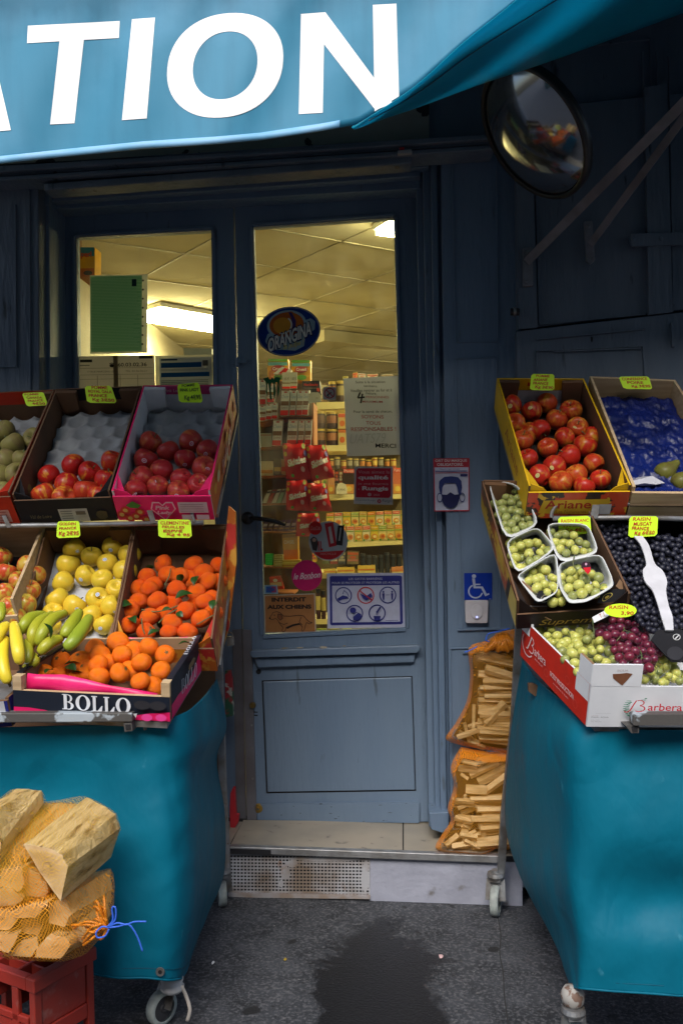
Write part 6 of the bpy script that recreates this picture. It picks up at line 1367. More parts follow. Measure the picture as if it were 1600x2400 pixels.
rbx = tray(f, 'fruit_crate', 'white-fronted red-sided crate with laurel name print, full of table grapes', outer=WHITE, inner=WHITE, floor=WHITE, hf=.122, hs=.125, hb=.12, tabs=False, th=.006, decor=dict(front_wall=bbf, side_wall=bbs), **kr)
for a0, a1 in ((-.001,.27),(.93,1.001)):
    mb = MB(); f.slab(mb, a0, a1, -.004, .012, .1225, .186, WHITE)
    if a0 < 0: D = Decal(mb, quadfn([f.P(a0,-.004,.186),f.P(a1,-.004,.186),f.P(a1,-.004,.1225),f.P(a0,-.004,.1225)], -f.Fd), .0008)
    if a0 < 0: D.poly([(.40,.42),(.55,.40),(.68,.36),(.80,.40),(.72,.66),(.62,.95),(.55,.85),(.42,.62)],(.2,.08,.04)); D.text('SICILIA', .48,.2,.7,.28,(.5,.4,.4))
    mb.build('raised_corner', rbx)
mb = MB(); f.slab(mb, -.003, .012, .0, .16, .1255, .186, WHITE, KRAFT); mb.build('raised_corner', rbx)
mb = MB(); f.slab(mb, -.003, .012, .86, 1.0, .1255, .17, WHITE, KRAFT); f.slab(mb, .012, .14, .985, 1.0, .1, .17, KRAFT, WHITE); mb.build('raised_corner', rbx)
kb = dict(group='table grape bunches in the white-fronted crate')
bunch(f, zg, [(500,1180),(600,1130),(760,1110),(900,1170),(930,1260),(900,1330),(700,1330),(600,1290),(530,1230)], 'g', 23, .09, .02, 'yellow-green grape bunch at the back left of the white crate', 99, **kb)
bunch(f, zg, [(640,1280),(760,1240),(920,1220),(1050,1230),(1080,1420),(900,1440),(830,1540),(770,1480),(680,1380)], 'g', 23.5, .10, .03, 'large yellow-green grape bunch in the middle of the white crate', 99, mixk='o', **kb)
bunch(f, zg, [(920,1130),(1020,1080),(1130,1050),(1260,1090),(1310,1170),(1290,1300),(1120,1330),(1040,1270),(940,1210)], 'r', 21.5, .125, .035, 'dusky red grape bunch nearest the oval tag', 99, **kb)
bunch(f, zg, [(1060,1300),(1250,1240),(1340,1250),(1400,1360),(1370,1440),(1290,1510),(1160,1540),(1080,1440)], 'r', 21.5, .125, .035, 'dusky red grape bunch in front of the other red one', 99, **kb)
bunch(f, zg, [(1330,1440),(1420,1370),(1500,1400),(1560,1500),(1545,1570),(1160,1570),(1150,1540),(1240,1500),(1320,1520)], 'g', 23, .09, .02, 'yellow-green grape bunch at the front right of the white crate', 99, mixk='o', **kb)
bunch(f, zg, [(520,1230),(600,1270),(690,1390),(830,1520),(840,1480),(720,1340),(620,1220)], 'o', 21, .085, .01, 'dark green grapes along the inside of the red side wall', 80, stem=False, **kb)
for i, q in enumerate(([(490,1010),(520,1060),(560,1090),(600,1110)], [(930,960),(920,1020),(905,1100),(915,1210)], [(770,640),(760,700),(790,740)])):
    fr_ = RT['green'] if i == 2 else f; mb = MB(); mb.tube(spline([fr_.px(*zg(x, y), .16) for x, y in q], 5), .0022, TWIG if i else pm((.12,.07,.03)), 6)
    tag(mb.build('vine_stalk', smooth=True), ('brown vine stalk rising at the back left of the white crate','green vine stalk rising beside the white ticket of the white crate','green vine stalk in the front right punnet')[i], 'stalk')
mb = MB(); P = [f.px(*zg(x, y), .19) for x, y in ((900,1090),(1030,1020),(1045,1060),(1010,1085),(915,1130))]; mb.prism3(P, f.N*.001, WHITE); D = Decal(mb, quadfn([P[0],P[1],P[2],P[4]], f.N), .0022); D.text('T 1', .35,.2,.6,.9,(.5,.1,.05)); tag(mb.build('paper_ticket'), 'small white paper ticket tied above the green grapes', 'ticket')
# ================================================================== price tags
RP = (.55,.05,.02)
def ptag(Z, q, Y, words, label, col=RP, oval=False, out=OUT):
    P = [at(*Z(x, y), Y+((i in (2,3))*-.006)) for i, (x, y) in enumerate(q)]; fn = quadfn(P, out); mb = MB()
    sh_ = [(.08,0),(.93,0),(1,.1),(1,.88),(.92,1),(.1,1),(0,.9),(0,.12)] if not oval else [(.5+.5*math.cos(t), .5+.5*math.sin(t)) for t in (k*PI/12 for k in range(24))]
    mb.prism3([fn(a, b, 0) for a, b in sh_], Vector((0,.0015,0)), NEON); D = Decal(mb, fn, .0008); r_ = random.Random(len(label))
    for w_ in words:
        D.text(w_[0], w_[1], w_[2], w_[3], w_[4], w_[5] if len(w_) > 5 else col, bold=.02, shear=.1, skew=r_.uniform(-.03,.06))
    tag(mb.build('price_tag'), label, 'price tag', 'fluorescent hand-written price tags')
ptag(z7, [(143,115),(285,108),(316,195),(175,202)], -.10, [('POMME',.1,.05,.75,.2),('CANADA',.15,.3,.85,.45),('FRANCE',.15,.52,.85,.68),('4€50',.3,.74,.9,.93)], 'fluorescent tag reading pomme Canada on the red crate')
ptag(z7, [(555,68),(728,66),(768,182),(572,178)], -.10, [('POMME',.25,.0,.85,.2),('ROYAL GALA',.1,.25,.95,.42),('FRANCE',.1,.48,.75,.66),('Kg 3€50',.2,.72,.95,.96)], 'fluorescent tag reading royal gala on the black crate')
ptag(z7, [(1162,58),(1305,44),(1332,178),(1175,176)], -.10, [('POMME',.2,.03,.8,.18,(.06,.12,.03)),('PINK LADY',.1,.25,.95,.42,(.06,.12,.03)),('Kg 4€95',.25,.6,.95,.92,(.06,.12,.03))], 'fluorescent tag reading pink lady on the pink crate')
ptag(z8, [(375,62),(520,58),(528,165),(370,172)], -.47, [('GOLDEN',.1,.08,.85,.25),('FRANCE',.1,.35,.85,.5),('Kg 2€95',.1,.6,.95,.92)], 'fluorescent tag reading golden hung over the golden apples')
ptag(z8, [(1035,48),(1250,50),(1260,170),(1040,168)], -.47, [('CLEMENTINE',.08,.1,.95,.28),('FEUILLES',.12,.34,.8,.48),('ESP/€',.15,.54,.75,.7),('Kg 4 95',.25,.74,.95,.94)], 'fluorescent tag reading clementine hung over the clementines')
ptag(zr, [(640,198),(780,200),(780,300),(630,298)], -.10, [('POMME',.2,.05,.8,.2),('ARIANE',.1,.28,.7,.44),('FRANCE',.1,.5,.75,.66),('Kg 3€90',.2,.72,.95,.95)], 'fluorescent tag reading Ariane on the yellow and red crate')
ptag(zr, [(1172,215),(1358,214),(1382,293),(1205,290)], -.10, [('CONFERENCE',.08,.08,.92,.3),('POIRE',.2,.38,.75,.6),('Kg 3€95',.3,.66,.95,.92)], 'fluorescent tag on the pale wooden crate with blue tissue')
ptag(zg, [(650,350),(885,342),(895,470),(655,490)], -.47, [('RAISIN BLANC',.08,.14,.95,.32),('ITALIE',.15,.4,.75,.56),('Kg 4€50',.2,.62,.95,.92)], 'fluorescent tag reading raisin blanc hung over the punnets')
ptag(zg, [(1175,345),(1385,345),(1378,490),(1165,502)], -.47, [('RAISIN',.12,.05,.75,.22),('MUSCAT',.15,.28,.8,.45),('FRANCE',.1,.5,.7,.66),('Kg 6€50',.2,.7,.9,.94)], 'fluorescent tag reading raisin muscat hung over the dark grapes')
ptag(zg, [(985,990),(1225,985),(1230,1090),(995,1088)], -.80, [('RAISIN',.15,.12,.75,.4),('3,90',.5,.55,.9,.85)], 'oval fluorescent tag stuck in the red grapes', oval=True)
# ================================================================== stall carts
def wheel_parts(root, c, contact, R, ax, fork_top, tag_tyre=RUBBER):
    """caster: wheel centre c, axle direction ax, radius R"""
    w = .030; ax = ax.normalized()
    M = Matrix.Translation(c) @ ax.to_track_quat('Z','Y').to_matrix().to_4x4()
    cs = bpy.data.objects.new('caster', None)
    mb = MB(); up = Vector((0,0,1)); side = ax*(w/2+.006)
    for s in (-1, 1): mb.bar(c+side*s, fork_top+side*s*.8, .004, .035, METAL, up=ax)
    mb.bar(fork_top-ax*.02, fork_top+ax*.02, .045, .012, METAL)
    mb.tube([fork_top, fork_top+Vector((0,0,.035))], .014, METAL, 12); mb.lathe([(.0,.012),(.03,.012),(.034,.0),(.03,-.008),(0,-.008)], METAL, 16, Matrix.Translation(fork_top+Vector((0,0,.012))))
    o = mb.build('caster', root)
    mb = MB(); mb.lathe([(R*.72,-w/2),(R*.93,-w/2),(R,-w*.25),(R,w*.25),(R*.93,w/2),(R*.72,w/2)], RUBBER, 32, M); t = mb.build('tyre', o, smooth=True)
    mb = MB(); mb.lathe([(0,-w*.4),(R*.2,-w*.5),(R*.25,-w*.3),(R*.74,-w*.25),(R*.74,w*.25),(R*.25,w*.3),(R*.2,w*.5),(0,w*.4)], pm((.05,.05,.055),.6), 24, M); mb.build('rim', o)
    return o
def fix_local(o): pass
# left cart
lc = thing('display_cart', Vector((-1.1, -.6, 0)), 'wheeled steel cart under the left fruit stall, worn grey paint', 'display cart', 'display carts')
def rail(root, Z, q, Y, r, nm='rail', m=METAL, n=8): mb = MB(); mb.tube(spline([at(*Z(x, y), Y) for x, y in q], 3), r, m, n); return mb.build(nm, root, smooth=True)
mb = MB(); mb.tube(spline([at(*z7(x, y), -.445) for x, y in ((-500,912),(0,888),(600,860),(1000,851),(1195,850),(1235,858),(1255,890),(1275,965))], 5), .006, METAL, 8); mb.build('guard_rail', lc, smooth=True)
mb = MB(); mb.tube([at(*z7(x, y), -.44) for x, y in ((-500,1000),(0,988),(1335,966))], .009, METAL, 8); mb.build('lower_rail', lc, smooth=True)
for q in ([(0,895),(25,893),(75,995),(45,1000)], [(955,862),(990,860),(1025,968),(990,972)]):
    mb = MB(); mb.prism3([at(*z7(x, y), -.452) for x, y in q], Vector((0,.003,0)), METAL); mb.build('rail_bracket', lc)
mb = MB(); mb.prism([zb(-900,852), zb(968,852), zb(972,918), zb(-900,930)], -1.055, .04, RUST); mb.build('front_beam', lc, bevel=.003)
mb = MB(); mb.prism([zb(905,925), zb(968,922), zb(975,985), zb(915,992)], -1.05, .5, RUST); mb.prism([zb(918,938), zb(958,936), zb(962,975), zb(925,980)], -1.052, .003, DARK); mb.build('beam_stub', lc, bevel=.002)
mb = MB(); mb.tube([at(*zb(1055,910), -.98), at(*zb(1070,975), -.98)], .006, METAL, 8); mb.build('hook', lc)
def post(root, pts, wd, m=METAL):
    mb = MB(); P = [at(*p) for p in pts]
    for a, b in zip(P, P[1:]): mb.bar(a, b+(b-a).normalized()*.002, wd, wd, m, up=Vector((0,1,0)))
    return mb.build('post', root, bevel=.002)
post(lc, [(500,1425,-.30),(507,1640,-.26),(512,1800,-.16),(522,2015,-.07)], .026, mat('chalky_grey_post', (.3,.3,.31), (.2,.17,.14), rough=.6, metal=.3, nscale=18, c3=(.16,.08,.04), n3=30, r3=(.62,.7)))
def caster_at(root, u, v, Y, R, axd, lean=.03):
    g = at(u, v, Y); z = gz(g.x, Y); c = Vector((g.x, Y, z+R)); top = c + Vector((0,0,R+.02))+Vector(axd).cross(Vector((0,0,1))).normalized()*lean
    return wheel_parts(root, c, None, R, Vector(axd), top)
caster_at(lc, 511, 2075, -.09, .052, (1,.25,0), .02)
caster_at(lc, 372, 2345, -.90, .050, (.8,-.6,0), -.03)
for nm, pts in (('cloth_rag', None),):
    mb = MB(); c = at(395,2262,-.93); prof = [(.0,.03),(.026,.03),(.034,.016),(.03,.004),(.036,-.006),(.03,-.018),(.0,-.02)]; mb.lathe(prof, pm((.5,.5,.5),.8), 16, Matrix.Translation(c))
    mb.tube(spline([c+Vector((.03,-.01,.0)), at(428,2290,-.93), at(436,2320,-.93), at(430,2345,-.93)], 4), [.006]*13, pm((.5,.45,.4),.8), 6); o = mb.build('rag', smooth=True); tag(o, 'pale rag wound round the front caster of the left cart', 'rag')
f = LT['clem']
for k, y0 in (('pink',-.015),('black',-.015),('red',-.015)):
    mb = MB(); g = LT[k]; g.slab(mb, -.02, 1.02, .05, 1, -.02, -.004, METAL); mb.build('shelf', lc)
for k in ('clem','gold','wood'):
    mb = MB(); g = LT[k]; g.slab(mb, -.02, 1.02, .05, 1, -.02, -.004, METAL); mb.build('shelf', lc)
mb = MB(); BF.slab(mb, -.9, .98, .0, 1.1, -.022, -.003, METAL); mb.build('shelf', lc)
# back board and side frame closing the stall behind the crates
mb = MB(); a, b = at(505,1200,-.06), at(505,2000,-.06); mb.box(-2.2, a.x-.02, -.05, -.035, .25, at(300,1240,-.05).z, KRAFTD); mb.build('back_board', lc)
# side carton hanging beyond the clementine box
mb = MB(); mb.prism([z8(1415,1050), z8(1500,760), z8(1550,330), z8(1545,0), z8(1500,-40), z8(1490,60)], -.36, .02, OUTC)
tag(mb.build('leaning_carton'), 'narrow orange fruit-print carton leaning at the right end of the left stall', 'carton')
mb = MB(); q = [zd(140,90), zd(180,92), zd(186,145), zd(142,150)]; mb.prism(q, -.33, .02, METAL); mb.tube(spline([at(*zd(x, y), -.32) for x, y in ((142,95),(140,70),(160,62),(178,72),(178,95))], 4), .003, METAL, 6); tag(mb.build('padlock'), 'small steel padlock on the left cart post', 'padlock')
# left tarp
def cloth(name, rows, label, group, root=None, wr=.009, seed=0):
    G = loft(rows, 12, 12); n = len(G); m = len(G[0])
    for j in range(n):
        for i in range(m):
            p = G[j][i]; q = Vector((p.x*4.1+seed, p.y*4, p.z*.8)); dn = mnoise.noise(q)*wr*1.6 + mnoise.noise(q*2.7+Vector((5,1,0)))*wr*.8
            r_ = abs(mnoise.noise(Vector((p.x*5+p.y*3+seed, p.z*1.3, 3.3)))); dn += -wr*.5*max(0, .10-r_)/.10 + .030*(.35+.65*j/n)*mnoise.noise(Vector((p.x*5.5+p.y*4.5+seed*2, p.z*.55, 7.1))) + .006*mnoise.noise(Vector((p.x*3+p.z*9, p.z*14-p.x*8, seed)))*max(0,mnoise.noise(Vector((p.x*2.5,p.z*2.5,seed+9)))+.3)
            G[j][i] = p+Vector((.25,-1,0)).normalized()*dn
    mb = MB(); mb.grid(G, TARP); o = mb.build(name, root, smooth=True, solid=.0015)
    mb = MB(); mb.tube(G[-1][::2], .0035, TARP, 6); off = Vector((.1,-.0025,0)).normalized()*.003; mb.tube([p+off for p in G[-4][::2]], .0012, pm((.0,.07,.12)), 5); mb.build('hem', o, smooth=True); return o
o = cloth('tarpaulin', [
 [(-260,1672,-1.0),(100,1668,-1.0),(330,1662,-.99),(418,1640,-.93),(468,1600,-.7),(498,1560,-.34)],
 [(-260,1735,-.98),(100,1728,-.97),(330,1722,-.99),(432,1705,-.92),(492,1690,-.62),(520,1665,-.26)],
 [(-260,1820,-.97),(100,1815,-.95),(325,1800,-1.0),(428,1780,-.90),(474,1765,-.60),(498,1745,-.22)],
 [(-260,1930,-1.0),(100,1925,-.98),(330,1915,-1.02),(430,1900,-.93),(490,1890,-.60),(516,1870,-.18)],
 [(-260,2030,-1.0),(100,2030,-1.0),(335,2030,-1.03),(432,2015,-.94),(490,2010,-.60),(515,2000,-.2)],
 [(-260,2120,-1.0),(100,2125,-1.02),(335,2130,-1.04),(426,2120,-.96),(462,2105,-.70),(488,2080,-.36)],
 [(-260,2228,-1.02),(100,2236,-1.03),(300,2248,-1.05),(398,2250,-1.0),(424,2236,-.86),(442,2180,-.72)]], '', None)
tag(o, 'teal tarpaulin skirt wrapped round the left cart behind the firewood', 'tarpaulin', 'teal tarpaulins round the carts')
mb = MB(); c = at(368,2233,-1.035); mb.lathe([(.006,.003),(.012,.003),(.013,0)], METAL, 16, Matrix.Translation(c) @ Matrix.Rotation(PI/2,4,'X')); mb.lathe([(0,.001),(.006,.001)], DARK, 12, Matrix.Translation(c) @ Matrix.Rotation(PI/2,4,'X'))
e = mb.build('eyelet', o)
# right cart
rcart = thing('display_cart', Vector((1.1, -.6, 0)), 'wheeled steel cart under the right grape stall', 'display cart', 'display carts')
mb = MB(); mb.tube(spline([at(*zr(x, y), -.455) for x, y in ((760,1080),(768,1040),(800,1000),(850,990),(1000,990),(1250,996),(1900,1010))], 5), .006, METAL, 8); mb.build('guard_rail', rcart, smooth=True)
mb = MB(); mb.tube([at(*zr(x, y), -.45) for x, y in ((770,1085),(1250,1080),(1900,1095))], .009, METAL, 8); mb.build('lower_rail', rcart, smooth=True)
mb = MB(); mb.prism3([at(*zr(x, y), -.462) for x, y in ((1015,995),(1060,995),(1045,1085),(1000,1085))], Vector((0,.003,0)), METAL); mb.build('rail_bracket', rcart)
mb = MB(); mb.prism([zg(1205,1805), zg(2000,1800), zg(2000,1885), zg(1200,1885)], -1.10, .045, RUST); mb.build('front_beam', rcart, bevel=.004)
mb = MB(); mb.prism([zg(1145,1885), zg(1245,1885), zg(1245,1940), zg(1190,1940)], -1.09, .5, RUST); mb.prism([zg(1190,1892), zg(1235,1892), zg(1235,1932), zg(1198,1932)], -1.092, .003, DARK); mb.build('beam_stub', rcart)
mb = MB(); mb.prism([zg(435,1582), zg(470,1580), zg(640,1640), zg(640,1672), zg(480,1668), zg(436,1636)], -.62, .03, KRAFTD); mb.build('wooden_batten', rcart)
post(rcart, [(1193,1425,-.38),(1181,1660,-.27),(1158,1870,-.14),(1150,2005,-.06)], .028)
caster_at(rcart, 1138, 2088, -.09, .055, (1,-.25,0), -.02)
caster_at(rcart, 1316, 2395, -.98, .052, (1,.12,0), .01)
mb = MB(); c = at(1315,2290,-.98); mb.lathe([(0,.03),(.024,.026),(.034,.008),(.030,-.016),(.02,-.026),(0,-.026)], mat('chipped_white_paint', (.38,.36,.33), (.18,.11,.08), rough=.7, nscale=40, ramp=(.5,.56)), 16, Matrix.Translation(c)); mb.build('swivel_cap', rcart, smooth=True)
for k in ('ari','pear','green','musc'):
    mb = MB(); g = RT[k]; g.slab(mb, -.0, 1.0, .05, 1, -.02, -.004, METAL); mb.build('shelf', rcart)
mb = MB(); RT['barb'].slab(mb, .06, 1.3, .03, 1.05, -.022, -.003, METAL); mb.build('shelf', rcart)
mb = MB(); mb.box(at(1250,1200,-.05).x, 2.4, -.05, -.035, .25, at(1400,1240,-.05).z, KRAFTD); mb.build('back_board', rcart)
o = cloth('tarpaulin', [
 [(1197,1515,-.34),(1232,1560,-.6),(1292,1612,-.84),(1352,1668,-.99),(1470,1676,-1.02),(1800,1676,-1.02)],
 [(1170,1690,-.26),(1206,1700,-.55),(1266,1712,-.84),(1330,1726,-1.0),(1470,1735,-1.0),(1800,1735,-1.02)],
 [(1160,1880,-.22),(1200,1900,-.5),(1256,1912,-.78),(1325,1920,-1.0),(1470,1920,-1.04),(1800,1920,-1.04)],
 [(1188,2000,-.36),(1222,2020,-.6),(1272,2035,-.84),(1330,2050,-1.02),(1470,2055,-1.0),(1800,2050,-1.04)],
 [(1262,2145,-.62),(1280,2152,-.76),(1305,2160,-.9),(1345,2168,-1.04),(1470,2170,-1.05),(1800,2165,-1.04)],
 [(1306,2258,-.88),(1312,2264,-.95),(1322,2268,-1.0),(1348,2272,-1.05),(1470,2278,-1.06),(1800,2290,-1.05)]], '', None, seed=7)
tag(o, 'teal tarpaulin skirt tapering down round the right cart under the grapes', 'tarpaulin', 'teal tarpaulins round the carts')
# melon print cards between the left cart and the door
mb = MB(); mb.prism([zd(165,1100), zd(180,1065), zd(192,1070), zd(200,1240), zd(218,1245), zd(214,1290), zd(165,1365), zd(160,1200)], .20, .03, pm((.5,.03,.04))); tag(mb.build('melon_card'), 'red printed card standing low between the left cart and the door', 'card')
mb = MB(); q = [zd(130,310), zd(165,308), zd(178,380), zd(182,600), zd(130,610)]; mb.prism(q, .16, .03, mat('melon_print', (.03,.12,.07), (.4,.04,.05), rough=.5, nscale=10, ramp=(.5,.54), c3=(.5,.5,.45), n3=14, r3=(.62,.64))); tag(mb.build('melon_card'), 'green and red melon print card behind the left cart post', 'card')

# ================================================================== firewood in nets
def net_mat(name, col, n=150., wd=.13, base=.05):
    m = bpy.data.materials.new(name); m.use_nodes = True; t = m.node_tree; N = t.nodes; L = t.links; p = N['Principled BSDF']; p.inputs['Base Color'].default_value = (*col, 1); p.inputs['Roughness'].default_value = .45
    tc = N.new('ShaderNodeTexCoord'); nz = N.new('ShaderNodeTexNoise'); nz.inputs['Scale'].default_value = 9; nz.inputs['Detail'].default_value = 3; L.new(tc.outputs['Object'], nz.inputs[0])
    va = N.new('ShaderNodeVectorMath'); va.operation = 'MULTIPLY_ADD'; va.inputs[1].default_value = (.07,.07,.07); L.new(nz.outputs['Color'], va.inputs[0]); L.new(tc.outputs['Object'], va.inputs[2])
    outs = []
    for vec in ((.75*n,.55*n,.8*n), (.75*n,.55*n,-.8*n)):
        d = N.new('ShaderNodeVectorMath'); d.operation = 'DOT_PRODUCT'; d.inputs[1].default_value = vec; L.new(va.outputs[0], d.inputs[0])
        f = N.new('ShaderNodeMath'); f.operation = 'FRACT'; L.new(d.outputs['Value'], f.inputs[0]); l = N.new('ShaderNodeMath'); l.operation = 'LESS_THAN'; l.inputs[1].default_value = wd; L.new(f.outputs[0], l.inputs[0]); outs.append(l)
    mx = N.new('ShaderNodeMath'); mx.operation = 'MAXIMUM'; L.new(outs[0].outputs[0], mx.inputs[0]); L.new(outs[1].outputs[0], mx.inputs[1])
    n2 = N.new('ShaderNodeTexNoise'); n2.inputs['Scale'].default_value = 14; n2.inputs['Detail'].default_value = 5; L.new(tc.outputs['Object'], n2.inputs[0]); r = N.new('ShaderNodeMapRange'); r.inputs[1].default_value = .64; r.inputs[2].default_value = .8; r.inputs[4].default_value = .4; L.new(n2.outputs[0], r.inputs[0])
    m2 = N.new('ShaderNodeMath'); m2.operation = 'MAXIMUM'; L.new(mx.outputs[0], m2.inputs[0]); L.new(r.outputs[0], m2.inputs[1])
    m3 = N.new('ShaderNodeMath'); m3.operation = 'MAXIMUM'; L.new(m2.outputs[0], m3.inputs[0]); m3.inputs[1].default_value = base
    L.new(m3.outputs[0], p.inputs['Alpha']); return m
NET = net_mat('orange_net', (.88,.36,.02), 135., .17, .06); NETK = net_mat('fine_orange_net', (.8,.33,.02), 190., .10, .03); NETY = net_mat('yellow_orange_net', (.8,.5,.03), 150., .08, .03); NETO = net_mat('dense_orange_net', (.75,.24,.01), 200., .34, .28)
def rough_prism(A, B, m, name, parent, seed, n=7):
    """split log from outline A to outline B with a torn, faceted surface"""
    r_ = random.Random(seed); K = len(A)
    def ringpts(P): return [P[i]*(1-j/3)+P[(i+1)%K]*(j/3) for i in range(K) for j in range(3)]
    a, b = ringpts(A), ringpts(B); ca, cb = sum(a, Vector())/len(a), sum(b, Vector())/len(b); off = [r_.uniform(-.002,.001) for _ in a]
    rows = []
    for t in [i/n for i in range(n+1)]:
        c = ca*(1-t)+cb*t; rows.append([p*(1-t)+q*t + (p-ca).normalized()*(off[i]+.003*mnoise.noise(Vector((i*.9, t*3, seed)))) for i, (p, q) in enumerate(zip(a, b))])
    mb = MB(); 
    for r0, r1 in zip(rows, rows[1:]):
        L_ = len(r0)
        for i in range(L_): mb.face([r0[i], r0[(i+1)%L_], r1[(i+1)%L_], r1[i]], m)
    END = bpy.data.materials['cut_wood_end']
    for rr0, cc in ((rows[0], ca), (rows[-1], cb)):
        L_ = len(rr0)
        for i in range(L_): mb.face([rr0[i], rr0[(i+1)%L_], cc+(rr0[i]-cc)*.02], END)
    o = mb.build(name, parent, weld=True); me = o.data; uv = me.uv_layers.new(name='UVMap'); ax = (cb-ca).normalized(); e1 = ax.orthogonal().normalized(); e2 = ax.cross(e1)
    for p in me.polygons:
        for li in p.loop_indices:
            q = me.vertices[me.loops[li].vertex_index].co + parent.location - ca; uv.data[li].uv = ((q.dot(e1)+q.dot(e2)*.6)*6+seed, q.dot(ax)*6)
    return o
mat('cut_wood_end', (.75,.52,.27), (.6,.36,.15), rough=.8, nscale=18, bump=.8, bscale=40, bdist=.006)
def logs(specs, root):
    L_ = []
    for i, (near, far, Yn, Yf_) in enumerate(specs):
        A = [at(*zf(x, y), Yn) for k, (x, y) in enumerate(near)]; B = [at(*zf(x, y), Yf_) for x, y in far]
        rough_prism(A, B, SPLIT, 'log', root, i+len(specs)); L_ += A+B
    return L_
def hullnet(pts, m, name, root, grow=.006, center=None):
    b = bmesh.new(); [b.verts.new(p) for p in pts]; bmesh.ops.convex_hull(b, input=b.verts)
    dead = [v for v in b.verts if not v.link_faces]; bmesh.ops.delete(b, geom=dead, context='VERTS')
    bmesh.ops.subdivide_edges(b, edges=b.edges, cuts=4, use_grid_fill=True); bmesh.ops.smooth_vert(b, verts=b.verts, factor=.4, use_axis_x=True, use_axis_y=True, use_axis_z=True)
    bmesh.ops.recalc_face_normals(b, faces=b.faces); b.normal_update()
    for v in b.verts: v.co += v.normal*(grow+.006*mnoise.noise(v.co*16))
    me = bpy.data.meshes.new(name); b.to_mesh(me); b.free(); me.materials.append(m); me.polygons.foreach_set('use_smooth', [True]*len(me.polygons))
    o = bpy.data.objects.new(name, me); COL.objects.link(o); o.parent = root; o.matrix_parent_inverse = Matrix.Translation(-root.location); return o
top_bag = thing('firewood_bag', at(*zf(200,700), -1.3), 'upper orange net bag with two big split logs on top, on the red crate', 'firewood', 'net bags of firewood on the red crate')
P1 = logs([([(155,505),(300,520),(410,575),(445,650),(400,880),(265,690)], [(570,195),(665,240),(758,305),(790,395),(730,590),(600,420)], -1.42, -1.14),
           ([(-190,330),(-60,300),(10,500),(-20,640),(-190,600)], [(105,135),(190,140),(275,150),(290,235),(150,290)], -1.42, -1.16)], top_bag)
P2 = logs([([(-40,560),(95,530),(150,640),(60,720),(-40,690)], [(230,240),(400,230),(520,240),(420,380),(250,420)], -1.36, -1.12),
           ([(10,668),(145,662),(155,800),(60,830),(0,760)], [(200,520),(340,540),(330,680),(220,700),(180,620)], -1.40, -1.2),
           ([(140,640),(260,690),(320,790),(300,860),(170,840)], [(330,560),(420,600),(440,700),(400,760),(330,740)], -1.37, -1.15),
           ([(-60,790),(80,795),(155,865),(95,915),(-60,905)], [(100,640),(250,650),(260,720),(200,760),(100,740)], -1.41, -1.2)], top_bag)
hullnet(P1[:12]+P2[5:10], NETY, 'net', top_bag); hullnet(P1[12:]+P2[:5]+P2[10:], NETY, 'net', top_bag)
hullnet(P2, NET, 'net', top_bag, .008)
low_bag = thing('firewood_bag', at(*zf(200,1200), -1.3), 'lower orange net bag of firewood tied with blue string, resting on the red crate', 'firewood', 'net bags of firewood on the red crate')
P3 = logs([([(65,945),(190,905),(310,885),(235,985),(80,990)], [(300,760),(420,740),(500,760),(420,860),(300,880)], -1.42, -1.2),
           ([(320,890),(430,850),(470,960),(420,1050),(320,1020)], [(600,690),(725,668),(735,800),(730,880),(600,900)], -1.38, -1.12),
           ([(-80,1090),(125,1088),(55,1218),(-80,1190)], [(20,950),(240,950),(220,1080),(20,1080)], -1.42, -1.2),
           ([(50,1235),(150,1130),(245,1110),(250,1180),(205,1245)], [(150,1010),(280,990),(380,1010),(350,1120),(200,1130)], -1.40, -1.18),
           ([(240,1190),(330,1085),(440,1120),(462,1165),(400,1258),(230,1245)], [(420,1000),(540,990),(640,1020),(620,1130),(540,1160),(460,1160)], -1.43, -1.15),
           ([(-80,920),(60,920),(120,1000),(60,1070),(-80,1060)], [(40,820),(200,830),(220,900),(180,960),(40,960)], -1.40, -1.2),
           ([(130,1000),(230,985),(270,1040),(250,1100),(150,1090)], [(330,900),(430,890),(470,960),(440,1010),(340,1000)], -1.37, -1.16),
           ([(470,1030),(560,1000),(600,1090),(540,1150),(465,1120)], [(600,880),(700,870),(730,960),(690,1030),(610,1010)], -1.34, -1.14)], low_bag)
hullnet(P3+[at(*zf(740,880),-1.25), at(*zf(650,1110),-1.28), at(*zf(560,1210),-1.3), at(*zf(40,1250),-1.4), at(*zf(400,1268),-1.4), at(*zf(730,690),-1.2)], NET, 'net', low_bag, .004)
# gathered net and the blue string
mb = MB(); r1 = random.Random(4)
for k in range(22):
    a = at(*zf(700+r1.uniform(-10,10), 1035+r1.uniform(-10,10)), -1.42); ang = r1.uniform(1.5,4.4); L_ = r1.uniform(60,260)
    mid = at(*zf(700+L_*.55*math.cos(ang)+r1.uniform(-20,20), 1030-L_*.5*math.sin(ang)+r1.uniform(-60,60)), -1.43+.01*r1.random()); e = at(*zf(700+L_*math.cos(ang), 1030-L_*math.sin(ang)*.8), -1.40)
    mb.tube(spline([a, mid, e], 5), [.004]+[.0035]*9+[.001], NETO, 5)
mb.build('gathered_net', low_bag, smooth=True)
BLS = pm((.05,.16,.75), .4); mb = MB()
for q in ([(705,1045),(740,1000),(735,930),(745,912),(760,930),(755,1000),(715,1040)], [(715,1050),(670,1045),(632,1080),(640,1115),(690,1105),(715,1060)], [(712,1045),(770,1020),(830,1030),(880,1012),(960,1010)], [(712,1050),(780,1042),(840,1028),(880,1070),(910,1130),(935,1205)]):
    mb.tube(spline([at(*zf(x, y), -1.44) for x, y in q], 5), .0022, BLS, 6)
mb.build('string', low_bag, smooth=True)
